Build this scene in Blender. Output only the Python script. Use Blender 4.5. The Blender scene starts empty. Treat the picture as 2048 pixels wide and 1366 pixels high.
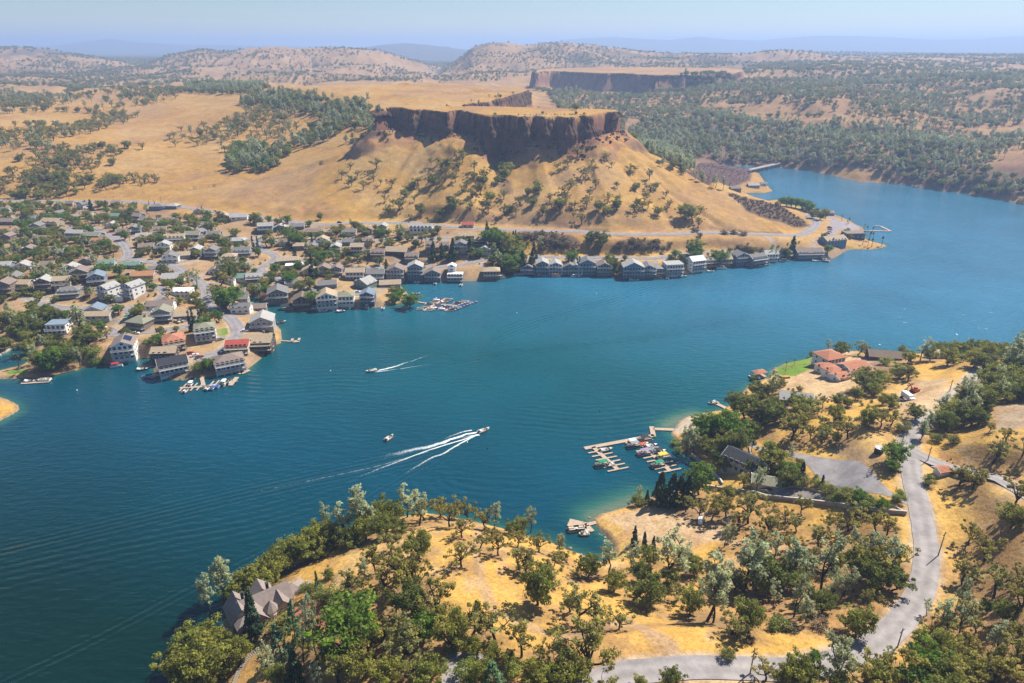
import bpy, bmesh, math, random
import numpy as np
from mathutils import Vector, Matrix

DEBUG = False
random.seed(7)
RNG = np.random.default_rng(11)
S = bpy.context.scene
COL = S.collection

# ------------------------------------------------------------------ camera, sky, sun, exposure
H = 165.0                      # camera height above the lake
PITCH = math.radians(23.5)
FOC = 1365.0                     # focal length in pixels of a 2048 px wide frame
cam_d = bpy.data.cameras.new('camera')
cam = bpy.data.objects.new('camera', cam_d)
COL.objects.link(cam)
cam.location = (0, 0, H)
cam.rotation_euler = (math.pi / 2 - PITCH, 0, 0)
cam_d.sensor_width = 36.0
cam_d.lens = FOC / 2048 * 36.0
cam_d.clip_start = 1.0
cam_d.clip_end = 60000
S.camera = cam

SUN_AZ = math.radians(54)      # to the right of the viewing direction
SUN_EL = math.radians(50)
W = bpy.data.worlds.new('World')
S.world = W
W.use_nodes = True
wn = W.node_tree.nodes
wl = W.node_tree.links
bg = wn['Background']
sky = wn.new('ShaderNodeTexSky')
sky.sky_type = 'NISHITA'
sky.sun_disc = False
sky.sun_elevation = SUN_EL
sky.sun_rotation = SUN_AZ
sky.altitude = 300
sky.air_density = 1.0
sky.dust_density = 0.0
sky.ozone_density = 5.0
wl.new(sky.outputs[0], bg.inputs[0])
bg.inputs[1].default_value = 0.056

sun_d = bpy.data.lights.new('sun', 'SUN')
sun_d.energy = 4.8
sun_d.angle = math.radians(0.5)
sun_d.color = (1.0, 0.93, 0.82)
sun = bpy.data.objects.new('sun', sun_d)
COL.objects.link(sun)
sd = Vector((math.sin(SUN_AZ) * math.cos(SUN_EL), math.cos(SUN_AZ) * math.cos(SUN_EL), math.sin(SUN_EL)))
sun.rotation_euler = (-sd).to_track_quat('-Z', 'Y').to_euler()
sun.location = (0, 0, 400)

S.view_settings.view_transform = 'Standard'
S.view_settings.look = 'None'
S.view_settings.exposure = 0.84
S.view_settings.gamma = 1.0
S.render.engine = 'CYCLES'
S.cycles.use_denoising = True
S.cycles.max_bounces = 6
S.cycles.volume_bounces = 1
S.cycles.diffuse_bounces = 3
S.cycles.glossy_bounces = 2
S.cycles.transmission_bounces = 3
S.cycles.transparent_max_bounces = 6
S.cycles.caustics_reflective = False
S.cycles.caustics_refractive = False
S.cycles.sample_clamp_indirect = 4.0

# ------------------------------------------------------------------ helpers: tagging, materials, meshes
def tag(o, label=None, cat=None, group=None, kind=None):
    if label: o['label'] = label
    if cat: o['category'] = cat
    if group: o['group'] = group
    if kind: o['kind'] = kind
    return o

def mesh_from(name, V, Fs, mats=None, mi=None, smooth=False):
    me = bpy.data.meshes.new(name)
    me.from_pydata([tuple(v) for v in V], [], [tuple(f) for f in Fs])
    for m in (mats or []):
        me.materials.append(m)
    if mi is not None:
        me.polygons.foreach_set('material_index', np.asarray(mi, dtype=np.int32))
    if smooth:
        me.polygons.foreach_set('use_smooth', np.ones(len(me.polygons), dtype=bool))
    me.update()
    return me

def quads_mesh(name, V, Q, mats=(), smooth=False):
    """fast mesh from an (n,3) array and an (m,4) index array"""
    V = np.asarray(V, dtype=np.float32); Q = np.asarray(Q, dtype=np.int32)
    me = bpy.data.meshes.new(name)
    me.vertices.add(len(V)); me.vertices.foreach_set('co', V.ravel())
    me.loops.add(Q.size); me.loops.foreach_set('vertex_index', Q.ravel())
    k = Q.shape[1]
    me.polygons.add(len(Q))
    me.polygons.foreach_set('loop_start', np.arange(0, Q.size, k, dtype=np.int32))
    me.polygons.foreach_set('loop_total', np.full(len(Q), k, dtype=np.int32))
    if smooth:
        me.polygons.foreach_set('use_smooth', np.ones(len(Q), dtype=bool))
    for m in mats: me.materials.append(m)
    me.update(calc_edges=True)
    return me

def link(name, me, parent=None):
    o = bpy.data.objects.new(name, me)
    COL.objects.link(o)
    if parent is not None: o.parent = parent
    return o

def empty(name, loc=(0, 0, 0), rz=0.0):
    o = bpy.data.objects.new(name, None)
    COL.objects.link(o)
    o.location = loc; o.rotation_euler = (0, 0, rz)
    return o

def new_mat(name):
    m = bpy.data.materials.new(name)
    m.use_nodes = True
    nt = m.node_tree
    return m, nt.nodes, nt.links, nt.nodes['Principled BSDF']

def ramp(nodes, stops, interp='LINEAR'):
    r = nodes.new('ShaderNodeValToRGB')
    r.color_ramp.interpolation = interp
    el = r.color_ramp.elements
    while len(el) < len(stops): el.new(0.5)
    for e, (p, c) in zip(el, stops):
        e.position = p
        e.color = (c[0], c[1], c[2], 1) if not isinstance(c, (int, float)) else (c, c, c, 1)
    return r

def simple_mat(name, col, rough=0.7, var=0.12, scale=0.6, spec=0.3, metal=0.0):
    """a paint / wood / stone: base colour with procedural mottling"""
    m, n, l, b = new_mat(name)
    tc = n.new('ShaderNodeTexCoord')
    nz = n.new('ShaderNodeTexNoise'); nz.inputs['Scale'].default_value = scale
    nz.inputs['Detail'].default_value = 4
    l.new(tc.outputs['Object'], nz.inputs['Vector'])
    c0 = [max(0, c * (1 - var)) for c in col]; c1 = [min(1, c * (1 + var)) for c in col]
    r = ramp(n, [(0.3, c0), (0.7, c1)])
    l.new(nz.outputs['Fac'], r.inputs[0]); l.new(r.outputs[0], b.inputs['Base Color'])
    b.inputs['Roughness'].default_value = rough
    b.inputs['Specular IOR Level'].default_value = spec
    b.inputs['Metallic'].default_value = metal
    return m

# ------------------------------------------------------------------ pixel rays and value noise
CP, SP = math.cos(PITCH), math.sin(PITCH)

def ray(px, py):
    """(theta, tan of depression) of the ray through photo pixel px,py"""
    px = np.asarray(px, dtype=float); py = np.asarray(py, dtype=float)
    u = px - 1024.0; v = py - 683.0
    fx = u; fy = FOC * CP - v * SP; fz = -FOC * SP - v * CP
    return np.arctan2(fx, fy), -fz / np.hypot(fx, fy)

def P(px, py, z):
    """world xy of pixel at known height z"""
    th, t = ray(px, py)
    r = (H - z) / np.maximum(t, 1e-4)
    return np.stack([r * np.sin(th), r * np.cos(th)], -1)

def proj(x, y, z):
    """photo pixel of a world point"""
    x = np.asarray(x, float); y = np.asarray(y, float); z = np.asarray(z, float) - H
    d = y * CP - z * SP; u = y * SP + z * CP
    return 1024 + FOC * x / d, 683 - FOC * u / d

def _hash(ix, iy, seed):
    h = (ix.astype(np.int64) * 374761393 + iy.astype(np.int64) * 668265263 + seed * 974711) & 0x7fffffff
    h = ((h ^ (h >> 13)) * 1274126177) & 0x7fffffff
    return ((h ^ (h >> 16)) & 0xffff) / 65535.0

def vnoise(x, y, seed=0):
    ix = np.floor(x); iy = np.floor(y); fx = x - ix; fy = y - iy
    fx = fx * fx * (3 - 2 * fx); fy = fy * fy * (3 - 2 * fy)
    a = _hash(ix, iy, seed); b = _hash(ix + 1, iy, seed); c = _hash(ix, iy + 1, seed); d = _hash(ix + 1, iy + 1, seed)
    return (a * (1 - fx) + b * fx) * (1 - fy) + (c * (1 - fx) + d * fx) * fy

def fbm(x, y, scale, octv=4, seed=0):
    s = 0; a = 1; t = 0
    for k in range(octv):
        s = s + a * vnoise(x / scale * 2 ** k + 13.7 * k, y / scale * 2 ** k + 7.1 * k, seed + k); t += a; a *= 0.5
    return s / t - 0.5

def pip(x, y, poly):
    """point in polygon, vectorised"""
    x = np.asarray(x); y = np.asarray(y); ins = np.zeros(x.shape, dtype=bool)
    n = len(poly)
    for i in range(n):
        x0, y0 = poly[i]; x1, y1 = poly[(i + 1) % n]
        if y0 == y1: continue
        c = ((y0 > y) != (y1 > y)) & (x < (x1 - x0) * (y - y0) / (y1 - y0) + x0)
        ins ^= c
    return ins

def seg_dist(x, y, poly, closed=True):
    """distance to a polyline, plus the fractional index of the nearest point"""
    best = np.full(np.shape(x), 1e18); bi = np.zeros(np.shape(x)); 
    n = len(poly); m = n if closed else n - 1
    for i in range(m):
        x0, y0 = poly[i]; x1, y1 = poly[(i + 1) % n]
        dx, dy = x1 - x0, y1 - y0; L = dx * dx + dy * dy + 1e-9
        t = np.clip(((x - x0) * dx + (y - y0) * dy) / L, 0, 1)
        d = (x - x0 - t * dx) ** 2 + (y - y0 - t * dy) ** 2
        w = d < best
        best = np.where(w, d, best); bi = np.where(w, i + t, bi)
    return np.sqrt(best), bi

def smooth(a, b, x):
    t = np.clip((x - a) / (b - a), 0, 1)
    return t * t * (3 - 2 * t)

def spline(pts, n):
    """Catmull-Rom resampling of an open polyline (k columns) to n points"""
    p = np.asarray(pts, dtype=float)
    p = np.vstack([2 * p[0] - p[1], p, 2 * p[-1] - p[-2]])
    L = np.concatenate([[0], np.cumsum(np.linalg.norm(np.diff(p[1:-1, :2], axis=0), axis=1))])
    s = np.linspace(0, L[-1], n)
    i = np.clip(np.searchsorted(L, s, side='right') - 1, 0, len(L) - 2)
    t = ((s - L[i]) / np.maximum(L[i + 1] - L[i], 1e-9))[:, None]
    a, b, c, d = p[i], p[i + 1], p[i + 2], p[i + 3]
    return 0.5 * (2 * b + (c - a) * t + (2 * a - 5 * b + 4 * c - d) * t ** 2 + (3 * b - a - 3 * c + d) * t ** 3)
# ------------------------------------------------------------------ terrain: outlines read off the photograph, heights in metres
LAKE = [(-900, 775), (-300, 765), (0, 757), (37, 757), (60, 759), (100, 752), (150, 741), (165, 735), (185, 732), (205, 726), (222, 727), (240, 722), (263, 715), (281, 706), (302, 703),
        (308, 715), (312, 738), (322, 746), (345, 748), (385, 743), (402, 742), (429, 733), (445, 740), (470, 744), (490, 742), (503, 728), (526, 696), (562, 685), (561, 660), (545, 643),
        (540, 633), (534, 622), (513, 611), (498, 606), (492, 598), (496, 590), (506, 591), (522, 597), (546, 606), (577, 607), (584, 618), (600, 622), (625, 620), (640, 622), (665, 618), (690, 612), (720, 610),
        (735, 610), (760, 609), (772, 610), (790, 611), (804, 607), (809, 599), (811, 590), (803, 576), (801, 568), (809, 562), (823, 562), (855, 563), (880, 562), (897, 562), (929, 562),
        (951, 561), (998, 560), (1012, 551), (1010, 546), (1042, 547), (1071, 548), (1120, 548), (1188, 548), (1217, 551), (1247, 555), (1286, 556), (1315, 555), (1352, 549), (1376, 547),
        (1399, 542), (1430, 535), (1465, 528), (1496, 530), (1509, 532), (1535, 527), (1547, 519), (1570, 520), (1589, 516), (1631, 517), (1655, 512), (1662, 506), (1675, 499), (1704, 498),
        (1740, 499), (1765, 495), (1774, 492), (1765, 488), (1747, 485), (1733, 480), (1722, 462), (1716, 452), (1697, 444), (1667, 437), (1658, 432), (1650, 425), (1623, 413), (1594, 405),
        (1557, 399), (1521, 403), (1487, 396), (1477, 389), (1496, 386), (1528, 386), (1546, 382), (1538, 376), (1526, 360), (1518, 347), (1505, 341), (1480, 336), (1440, 333), (1440, 330), (1500, 332), (1556, 335), (1587, 338),
        (1618, 341), (1667, 351), (1716, 363), (1789, 367), (1821, 371), (1850, 377), (1929, 387), (2048, 408), (2300, 440), (2900, 520),
        (2900, 740), (2300, 716), (2048, 711), (1950, 711), (1850, 711), (1790, 706), (1750, 703), (1700, 703), (1650, 706), (1628, 714), (1608, 720), (1569, 728), (1545, 740), (1547, 750), (1525, 760),
        (1497, 772), (1484, 787), (1458, 812), (1440, 822), (1400, 828), (1375, 833), (1359, 842), (1353, 851), (1345, 861), (1342, 868), (1355, 883), (1360, 903), (1381, 913), (1398, 927), (1416, 946), (1424, 958),
        (1377, 979), (1335, 988), (1300, 995), (1266, 1007), (1238, 1019), (1203, 1028), (1186, 1038), (1191, 1047), (1195, 1056), (1212, 1071), (1228, 1095), (1222, 1118), (1200, 1124), (1165, 1110), (1130, 1098), (1100, 1084),
        (1050, 1070), (1000, 1056), (950, 1044), (900, 1034), (850, 1026), (800, 1034), (750, 1050), (700, 1068), (650, 1096), (600, 1124), (560, 1154), (520, 1176), (484, 1200), (456, 1234),
        (436, 1270), (418, 1302), (400, 1340), (384, 1380), (365, 1450), (340, 1600), (300, 1900), (-700, 1900), (-1500, 1500)]
COVE = [(-160, 735), (-60, 722), (0, 711), (24, 698), (45, 692), (62, 690), (72, 694), (66, 706), (56, 724), (40, 733), (14, 738), (0, 741), (-60, 748), (-160, 752)]
SPIT = [(-200, 770), (-80, 778), (0, 794), (20, 802), (37, 811), (37, 821), (20, 831), (0, 841), (-80, 868), (-200, 880)]
lakeW = P(*np.array(LAKE).T, 0.0)
coveW = P(*np.array(COVE).T, 0.0)
spitW = P(*np.array(SPIT).T, 0.0)

def shore_sd(x, y):
    """signed distance to the waterline: + on land, - in the lake"""
    ins = (pip(x, y, lakeW) & ~pip(x, y, spitW)) | pip(x, y, coveW)
    d = np.minimum(np.minimum(seg_dist(x, y, lakeW)[0], seg_dist(x, y, coveW)[0]), seg_dist(x, y, spitW)[0])
    return np.where(ins, -d, d)

HP = [  # px, py, height
 # foreground hill
 (560, 1190, 6), (530, 1240, 7), (480, 1320, 6), (620, 1210, 12), (640, 1150, 10), (700, 1110, 10), (760, 1070, 9), (760, 1140, 16), (850, 1060, 11), (920, 1060, 13), (1000, 1090, 13),
 (900, 1120, 18), (960, 1170, 21), (1080, 1120, 14), (1150, 1150, 12), (1050, 1210, 22), (900, 1230, 24), (750, 1230, 20), (640, 1300, 16), (800, 1320, 24), (930, 1330, 27), (1100, 1280, 25),
 (1150, 1220, 20), (1230, 1200, 16), (1250, 1260, 22), (1200, 1340, 30), (1300, 1340, 31), (1500, 1325, 30), (1650, 1320, 29), (1720, 1300, 28.5), (1790, 1250, 27.5), (1840, 1180, 26.5),
 (1850, 1110, 26), (1835, 1040, 26), (1822, 960, 27), (1815, 890, 28), (1400, 1280, 26), (1550, 1270, 24), (1700, 1240, 22), (1300, 1140, 8), (1400, 1180, 13), (1550, 1180, 14), (1700, 1160, 18),
 (1780, 1110, 22), (1250, 1050, 3), (1350, 1045, 6), (1450, 1050, 9), (1600, 1040, 13), (1750, 1040, 20), (1350, 1110, 7), (1500, 1110, 11), (1650, 1100, 16),
 (1320, 1000, 2.5), (1400, 990, 4), (1470, 985, 7), (1560, 990, 12), (1700, 1005, 19), (1780, 1010, 23), (1460, 940, 5), (1520, 950, 9), (1560, 910, 12), (1520, 870, 11), (1650, 935, 16), (1720, 960, 20), (1780, 985, 24),
 (1640, 870, 18), (1720, 860, 22), (1760, 920, 24), (1560, 850, 12), (1480, 850, 8), (1420, 870, 5), (1400, 840, 1.5), (1540, 800, 8), (1600, 780, 8), (1650, 760, 7.5), (1600, 730, 4), (1660, 722, 6), (1690, 770, 11),
 (1750, 715, 7), (1750, 760, 13), (1760, 830, 20), (1850, 740, 13), (1850, 790, 19), (1830, 830, 24), (1900, 770, 20), (1950, 730, 18), (2048, 720, 20), (2048, 770, 30), (1920, 820, 28), (1960, 800, 30),
 (1900, 870, 30), (1960, 900, 34), (2048, 880, 40), (1870, 930, 29), (1960, 945, 32), (2020, 965, 33), (1900, 1000, 29), (1980, 1010, 34), (2048, 1020, 37), (1900, 1100, 29), (2000, 1100, 35), (1920, 1200, 30),
 (2020, 1200, 36), (1870, 1270, 28), (1960, 1300, 33), (2048, 1340, 39), (1800, 1330, 30), (1850, 1366, 32), (1500, 1366, 33), (1000, 1366, 29), (700, 1366, 20), (520, 1366, 8), (2200, 1100, 46), (2300, 900, 50), (2200, 1366, 48),
 (500, 1500, 8), (900, 1600, 30), (1400, 1600, 38), (2000, 1700, 44),
 # village
 (40, 745, 2), (120, 735, 2.5), (150, 700, 4), (60, 670, 6), (100, 640, 9), (30, 620, 10), (200, 700, 7), (240, 690, 7), (250, 655, 9), (200, 660, 10), (320, 690, 6), (370, 660, 8), (420, 690, 6), (400, 720, 4),
 (440, 650, 8), (470, 700, 4.5), (510, 660, 5), (480, 630, 6), (520, 635, 4), (300, 640, 10), (150, 620, 13), (230, 600, 14), (310, 600, 14), (400, 590, 11), (60, 560, 15), (180, 560, 16), (300, 550, 17), (380, 550, 14),
 (440, 560, 10), (480, 570, 7), (30, 500, 16), (120, 480, 18), (220, 480, 18), (320, 500, 18), (400, 500, 16), (480, 510, 13), (540, 520, 10), (560, 560, 7), (620, 560, 6), (560, 590, 4), (640, 595, 3.5), (700, 590, 4), (740, 595, 3), (780, 590, 2.5),
 (600, 530, 9), (680, 540, 7), (740, 550, 4), (800, 550, 3), (840, 535, 7), (700, 500, 12), (640, 490, 13), (780, 500, 12), (860, 500, 12), (920, 530, 8), (900, 480, 15), (960, 540, 5), (1000, 520, 8), (1000, 480, 16),
 (40, 440, 17), (150, 430, 18), (250, 440, 18), (350, 440, 18), (450, 450, 17), (550, 470, 16), (650, 470, 16), (750, 470, 16), (850, 470, 17),
 (0, 400, 20), (150, 400, 20), (250, 402, 20), (340, 410, 19.5), (430, 422, 19), (520, 433, 18.5), (620, 442, 18), (720, 446, 18), (820, 448, 18), (900, 452, 18.5), (960, 455, 19), (1050, 457, 19), (1150, 462, 19), (1280, 466, 18), (1400, 462, 17), (1500, 462, 15), (1580, 466, 12),
 (1050, 500, 12), (1150, 500, 12), (1250, 500, 12), (1340, 505, 10), (1060, 530, 5), (1150, 530, 5), (1250, 535, 5), (1340, 532, 5), (1420, 500, 10), (1500, 495, 9), (1560, 500, 5), (1620, 500, 4), (1640, 470, 6), (1630, 440, 6), (1620, 460, 8),
 (1680, 470, 3), (1720, 485, 2), (1680, 445, 3), (1650, 440, 4), (1600, 440, 9), (1600, 415, 4), (1550, 440, 16), (1540, 407, 6),
 # under the mesa (the slopes themselves come from COLS below)
 (1060, 285, 74), (1005, 290, 70), (740, 300, 60), (560, 300, 46), (680, 250, 70), (600, 250, 64), (720, 220, 84), (650, 210, 84), (560, 205, 82), (480, 210, 76), (620, 188, 96), (700, 190, 98), (540, 180, 94),
 (500, 340, 36), (400, 340, 34), (300, 340, 34), (200, 340, 36), (100, 340, 38), (0, 340, 40), (450, 290, 47), (350, 290, 46), (250, 290, 48), (150, 280, 52), (50, 280, 55), (400, 250, 58), (300, 240, 60), (200, 230, 62), (100, 230, 64), (0, 225, 66),
 (400, 205, 72), (250, 200, 68), (100, 195, 68), (450, 180, 86), (350, 178, 76), (200, 172, 66), (50, 170, 64), (400, 155, 72), (250, 150, 66), (80, 150, 66), (620, 160, 70), (740, 150, 68), (800, 160, 66), (870, 160, 40), (560, 140, 74), (400, 135, 74), (200, 130, 74), (60, 128, 80),
 (800, 178, 99), (900, 170, 100), (1000, 172, 100), (1070, 212, 78), (1090, 213, 66), (1130, 216, 50),
 # canyon and the country across the lake
 (1300, 300, 8), (1350, 310, 10), (1400, 330, 18), (1450, 335, 20), (1350, 330, 26), (1440, 360, 26), (1500, 364, 7), (1420, 320, 9), (1480, 322, 4), (1550, 320, 6), (1620, 325, 10), (1280, 270, 22), (1350, 270, 28), (1450, 290, 24), (1300, 240, 36), (1400, 240, 40), (1480, 230, 52), (1250, 230, 30),
 (1100, 185, 50), (1200, 190, 56), (1300, 195, 58), (1400, 190, 64), (1180, 215, 40), (1480, 180, 76), (1550, 292, 18), (1550, 250, 40), (1550, 200, 68), (1550, 160, 86),
 (1650, 310, 22), (1650, 270, 38), (1650, 220, 62), (1650, 180, 76), (1650, 145, 96), (1750, 330, 18), (1750, 300, 30), (1750, 250, 46), (1750, 200, 68), (1750, 160, 84), (1750, 130, 104), (1850, 350, 14), (1850, 310, 30), (1850, 260, 44), (1850, 205, 66), (1850, 160, 88),
 (1950, 370, 12), (1950, 330, 26), (1950, 280, 40), (1950, 220, 62), (1950, 180, 86), (1950, 140, 100), (2048, 388, 7), (2048, 330, 32), (2048, 270, 48), (2048, 200, 74), (2048, 150, 96), (2200, 350, 32), (2200, 250, 60), (2200, 160, 95), (2500, 300, 60), (2500, 200, 80),
 (1600, 125, 104), (1850, 125, 108), (2000, 122, 110), (2200, 122, 112), (1500, 122, 100), (1600, 113, 108), (1800, 112, 114), (2000, 111, 118), (1300, 125, 94), (1150, 128, 90), (1080, 150, 40), (1000, 150, 46), (900, 150, 40), (960, 135, 60), (880, 130, 40), (840, 120, 46),
 (700, 125, 66), (500, 122, 80), (300, 118, 80), (100, 112, 84), (-200, 340, 44), (-200, 240, 66), (-200, 160, 74), (-200, 420, 24), (-300, 600, 14), (-500, 300, 55), (-500, 150, 80), (-200, 120, 86),
]
COLS = [  # even slopes: foot pixel and height, head pixel and height, samples, sag
 (640, 446, 18, 640, 340, 44, 3, .05), (720, 448, 18, 760, 272, 73, 5, .10), (820, 450, 18, 850, 270, 76, 5, .10), (900, 454, 18.5, 905, 276, 78, 5, .10), (960, 457, 19, 960, 280, 77, 5, .10),
 (1030, 459, 19, 1040, 300, 68, 4, .14), (1090, 462, 19, 1110, 287, 75, 5, .10), (1168, 466, 19, 1180, 285, 75, 5, .08), (1240, 470, 18.5, 1227, 284, 73, 5, .08), (1320, 470, 18, 1280, 300, 64, 4, .08), (1411, 463, 17, 1350, 335, 47, 3, .06),
 (1484, 466, 16, 1430, 374, 32, 3, .05), (1545, 470, 14, 1500, 402, 21, 2, .03), (1592, 466, 12, 1570, 428, 12.5, 2, .0),
 (520, 434, 18.5, 560, 300, 47, 4, .05), (370, 416, 19.5, 420, 300, 45, 4, .05), (235, 404, 20, 260, 300, 46, 4, .03), (60, 402, 20, 60, 300, 50, 4, .03), (-120, 398, 20, -150, 300, 52, 4, .03)]
cp_ = []
for x0, y0, z0, x1, y1, z1, k, sag in COLS:
    a_ = P(x0, y0, z0); b_ = P(x1, y1, z1); L_ = np.linalg.norm(b_ - a_)
    for f in np.linspace(0, 1, k + 1):
        q = a_ + (b_ - a_) * f
        cp_.append((q[0], q[1], z0 + (z1 - z0) * f - sag * L_ * 0.6 * f * (1 - f)))
cp_ = np.array(cp_)
hp = np.array(HP, dtype=float)
hxy = P(hp[:, 0], hp[:, 1], hp[:, 2]); hz = hp[:, 2]
far = []
for th in np.linspace(-1.1, 1.1, 12):
    for r, z in ((9000, 60), (20000, 60)):
        far.append((r * math.sin(th), r * math.cos(th), z))
for th in (-1.0, 1.0):
    far += [(70 * math.sin(th), 70 * math.cos(th), 36 if th > 0 else -4)]
far += [(0, 60, 34), (40, 70, 38), (-60, 60, 20), (-75, 75, 6)]
far = np.array(far)
sh = np.vstack([lakeW[::2], coveW[::2], spitW[::2]])
ax = np.concatenate([hxy[:, 0], cp_[:, 0], far[:, 0], sh[:, 0]]); ay = np.concatenate([hxy[:, 1], cp_[:, 1], far[:, 1], sh[:, 1]])
az = np.concatenate([hz, cp_[:, 2], far[:, 2], np.full(len(sh), 0.6)])
keep = np.hypot(ax, ay) > 40
ax, ay, az = ax[keep], ay[keep], az[keep]
cu = np.stack([np.arctan2(ax, ay), np.log(np.hypot(ax, ay))], -1)

if DEBUG:
    dd = np.hypot(ax[:, None] - ax[None], ay[:, None] - ay[None]) + np.eye(len(ax)) * 1e9
    g_ = np.abs(az[:, None] - az[None]) / (dd + 2)
    for i, j in zip(*np.nonzero(np.triu(g_ > 0.75))):
        pr = proj(ax[[i, j]], ay[[i, j]], az[[i, j]])
        print('STEEP %.2f' % g_[i, j], [(round(float(pr[0][k])), round(float(pr[1][k])), round(float(az[[i, j]][k]), 1)) for k in (0, 1)], round(float(dd[i, j]), 1))

def kern(d): return np.sqrt(d * d + 0.012 ** 2)
D = np.linalg.norm(cu[:, None] - cu[None], axis=-1)
A = kern(D) + np.eye(len(cu)) * -0.02
n_ = len(cu)
M = np.zeros((n_ + 3, n_ + 3)); M[:n_, :n_] = A; M[:n_, n_] = 1; M[:n_, n_ + 1:] = cu; M[n_, :n_] = 1; M[n_ + 1:, :n_] = cu.T
sol = np.linalg.solve(M, np.concatenate([az, [0, 0, 0]]))

TH = np.linspace(-1.30, 1.30, 1160)
LR = np.concatenate([np.arange(math.log(22), math.log(1350), 0.0045), np.arange(math.log(1350), math.log(19000), 0.0105)])
RR = np.exp(LR)
# coarse evaluation, then bilinear
tc_ = np.linspace(TH[0], TH[-1], 340); lc_ = np.linspace(LR[0], LR[-1], 460)
G = np.zeros((len(lc_), len(tc_)))
for i, l_ in enumerate(lc_):
    d = np.sqrt((tc_[:, None] - cu[None, :, 0]) ** 2 + (l_ - cu[None, :, 1]) ** 2)
    G[i] = kern(d) @ sol[:n_] + sol[n_] + sol[n_ + 1] * tc_ + sol[n_ + 2] * l_
def bil(Gd, xs, ys, x, y):
    fx = np.clip((x - xs[0]) / (xs[-1] - xs[0]) * (len(xs) - 1), 0, len(xs) - 1.001); fy = np.clip((y - ys[0]) / (ys[-1] - ys[0]) * (len(ys) - 1), 0, len(ys) - 1.001)
    i = fx.astype(int); j = fy.astype(int); fx = fx - i; fy = fy - j
    return (Gd[j, i] * (1 - fx) + Gd[j, i + 1] * fx) * (1 - fy) + (Gd[j + 1, i] * (1 - fx) + Gd[j + 1, i + 1] * fx) * fy
TT, LL = np.meshgrid(TH, LR)
R2 = np.exp(LL)
X2 = R2 * np.sin(TT); Y2 = R2 * np.cos(TT)
Z2 = bil(G, tc_, lc_, TT, LL)

# ridges and hills on the skyline: crest pixel line at a known distance
def ridge(line, D0, w_front, w_back, base=None, rough=0.0, seed=3):
    """raise the ground to a crest whose outline is the pixel line, at forward distance D0"""
    line = np.array(line, float)
    th, t = ray(line[:, 0], line[:, 1])
    r = D0 / np.cos(th); z = H - r * t
    o = np.argsort(th)
    zt = np.interp(TT, th[o], z[o], left=-99, right=-99)
    s = Y2 - D0 + fbm(X2, Y2, D0 * 0.12, 3, seed) * D0 * 0.05
    w = np.where(s < 0, w_front, w_back)
    prof = np.exp(-(s / w) ** 2)
    gul = 1 - rough * np.clip(np.abs(fbm(X2, Y2, D0 * 0.07, 4, seed + 9)) * 3, 0, 1) * smooth(0, 0.8, np.abs(s) / w) * 0.9
    global Z2
    b = np.minimum(Z2, base)
    Z2 = np.where((zt > b) & (prof > 0.01), np.maximum(Z2, b + (zt - b) * prof * gul), Z2)

ridge([(-500, 92), (0, 95), (60, 97), (130, 105), (200, 116), (260, 128), (300, 150)], 3600, 650, 600, 60, 0.6, 5)
ridge([(300, 128), (380, 104), (450, 102), (500, 92), (540, 91), (580, 96), (620, 98), (680, 96), (720, 97), (760, 105), (800, 116), (850, 130), (880, 150)], 3400, 600, 500, 60, 0.6, 15)
ridge([(830, 190), (880, 145), (920, 118), (945, 97), (980, 88), (1010, 87), (1050, 92), (1090, 88), (1130, 87), (1180, 92), (1230, 99), (1290, 108), (1400, 110), (1480, 109), (1560, 104), (1620, 106), (1700, 116), (1760, 125)], 3300, 620, 560, 60, 0.6, 25)
ridge([(1560, 112), (1600, 106), (1700, 104), (1850, 105), (2048, 106), (2600, 107)], 5200, 700, 900, 70, 0.3, 35)
ridge([(700, 100), (760, 90), (810, 86), (860, 90), (920, 98), (980, 105)], 8000, 1200, 1200, 40, 0.5, 45)
ridge([(-600, 96), (0, 96), (100, 92), (180, 82), (225, 77), (270, 84), (330, 88), (420, 90), (560, 92), (700, 95), (900, 92)], 12500, 1800, 1800, 40, 0.4, 55)
ridge([(1000, 96), (1080, 86), (1140, 78), (1230, 74), (1290, 78), (1340, 80), (1400, 73), (1450, 79), (1520, 81), (1580, 75), (1650, 71), (1720, 72), (1790, 75), (1870, 79), (1950, 78), (2010, 73), (2060, 72), (2500, 74)], 12500, 2000, 1800, 40, 0.4, 65)

# fine relief
sd2 = shore_sd(X2, Y2)
near = smooth(10, 60, sd2)
Z2 += near * (fbm(X2, Y2, 70, 4, 1) * 5.0 * smooth(450, 800, R2) + fbm(X2, Y2, 22, 3, 2) * 1.6)
Z2 += smooth(1100, 1800, R2) * fbm(X2, Y2, 260, 5, 4) * 26 * smooth(4500, 3000, R2)

# mesas: flat tops whose rims are pixel lines at a known height
RIM1 = [(748, 221), (760, 219), (780, 215), (800, 216), (822, 221), (844, 219), (868, 222), (892, 225), (915, 222), (936, 225), (958, 229), (977, 233), (1000, 231), (1022, 232), (1045, 235), (1068, 232), (1090, 235), (1112, 233),
        (1135, 236), (1158, 233), (1178, 232), (1195, 228), (1213, 224), (1230, 224), (1242, 222)]
BACK1 = [(1238, 219), (1200, 217), (1130, 216), (1000, 213), (900, 212), (800, 211), (750, 214)]
RIM2 = [(930, 209), (950, 207), (985, 202), (1010, 196), (1030, 190), (1050, 184), (1060, 180)]
BACK2 = [(1060, 177), (1035, 173), (1000, 175), (960, 188), (930, 205)]
RIM3 = [(1082, 137.5), (1068, 139), (1064, 144), (1072, 145), (1100, 142), (1150, 144), (1200, 146), (1250, 147), (1300, 150), (1350, 150), (1400, 151), (1440, 150), (1470, 148), (1484, 143)]
BACK3 = [(1480, 138), (1460, 136), (1300, 134), (1150, 135)]
RIM4 = [(696, 283), (712, 274), (735, 270), (760, 266), (775, 262)]
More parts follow.
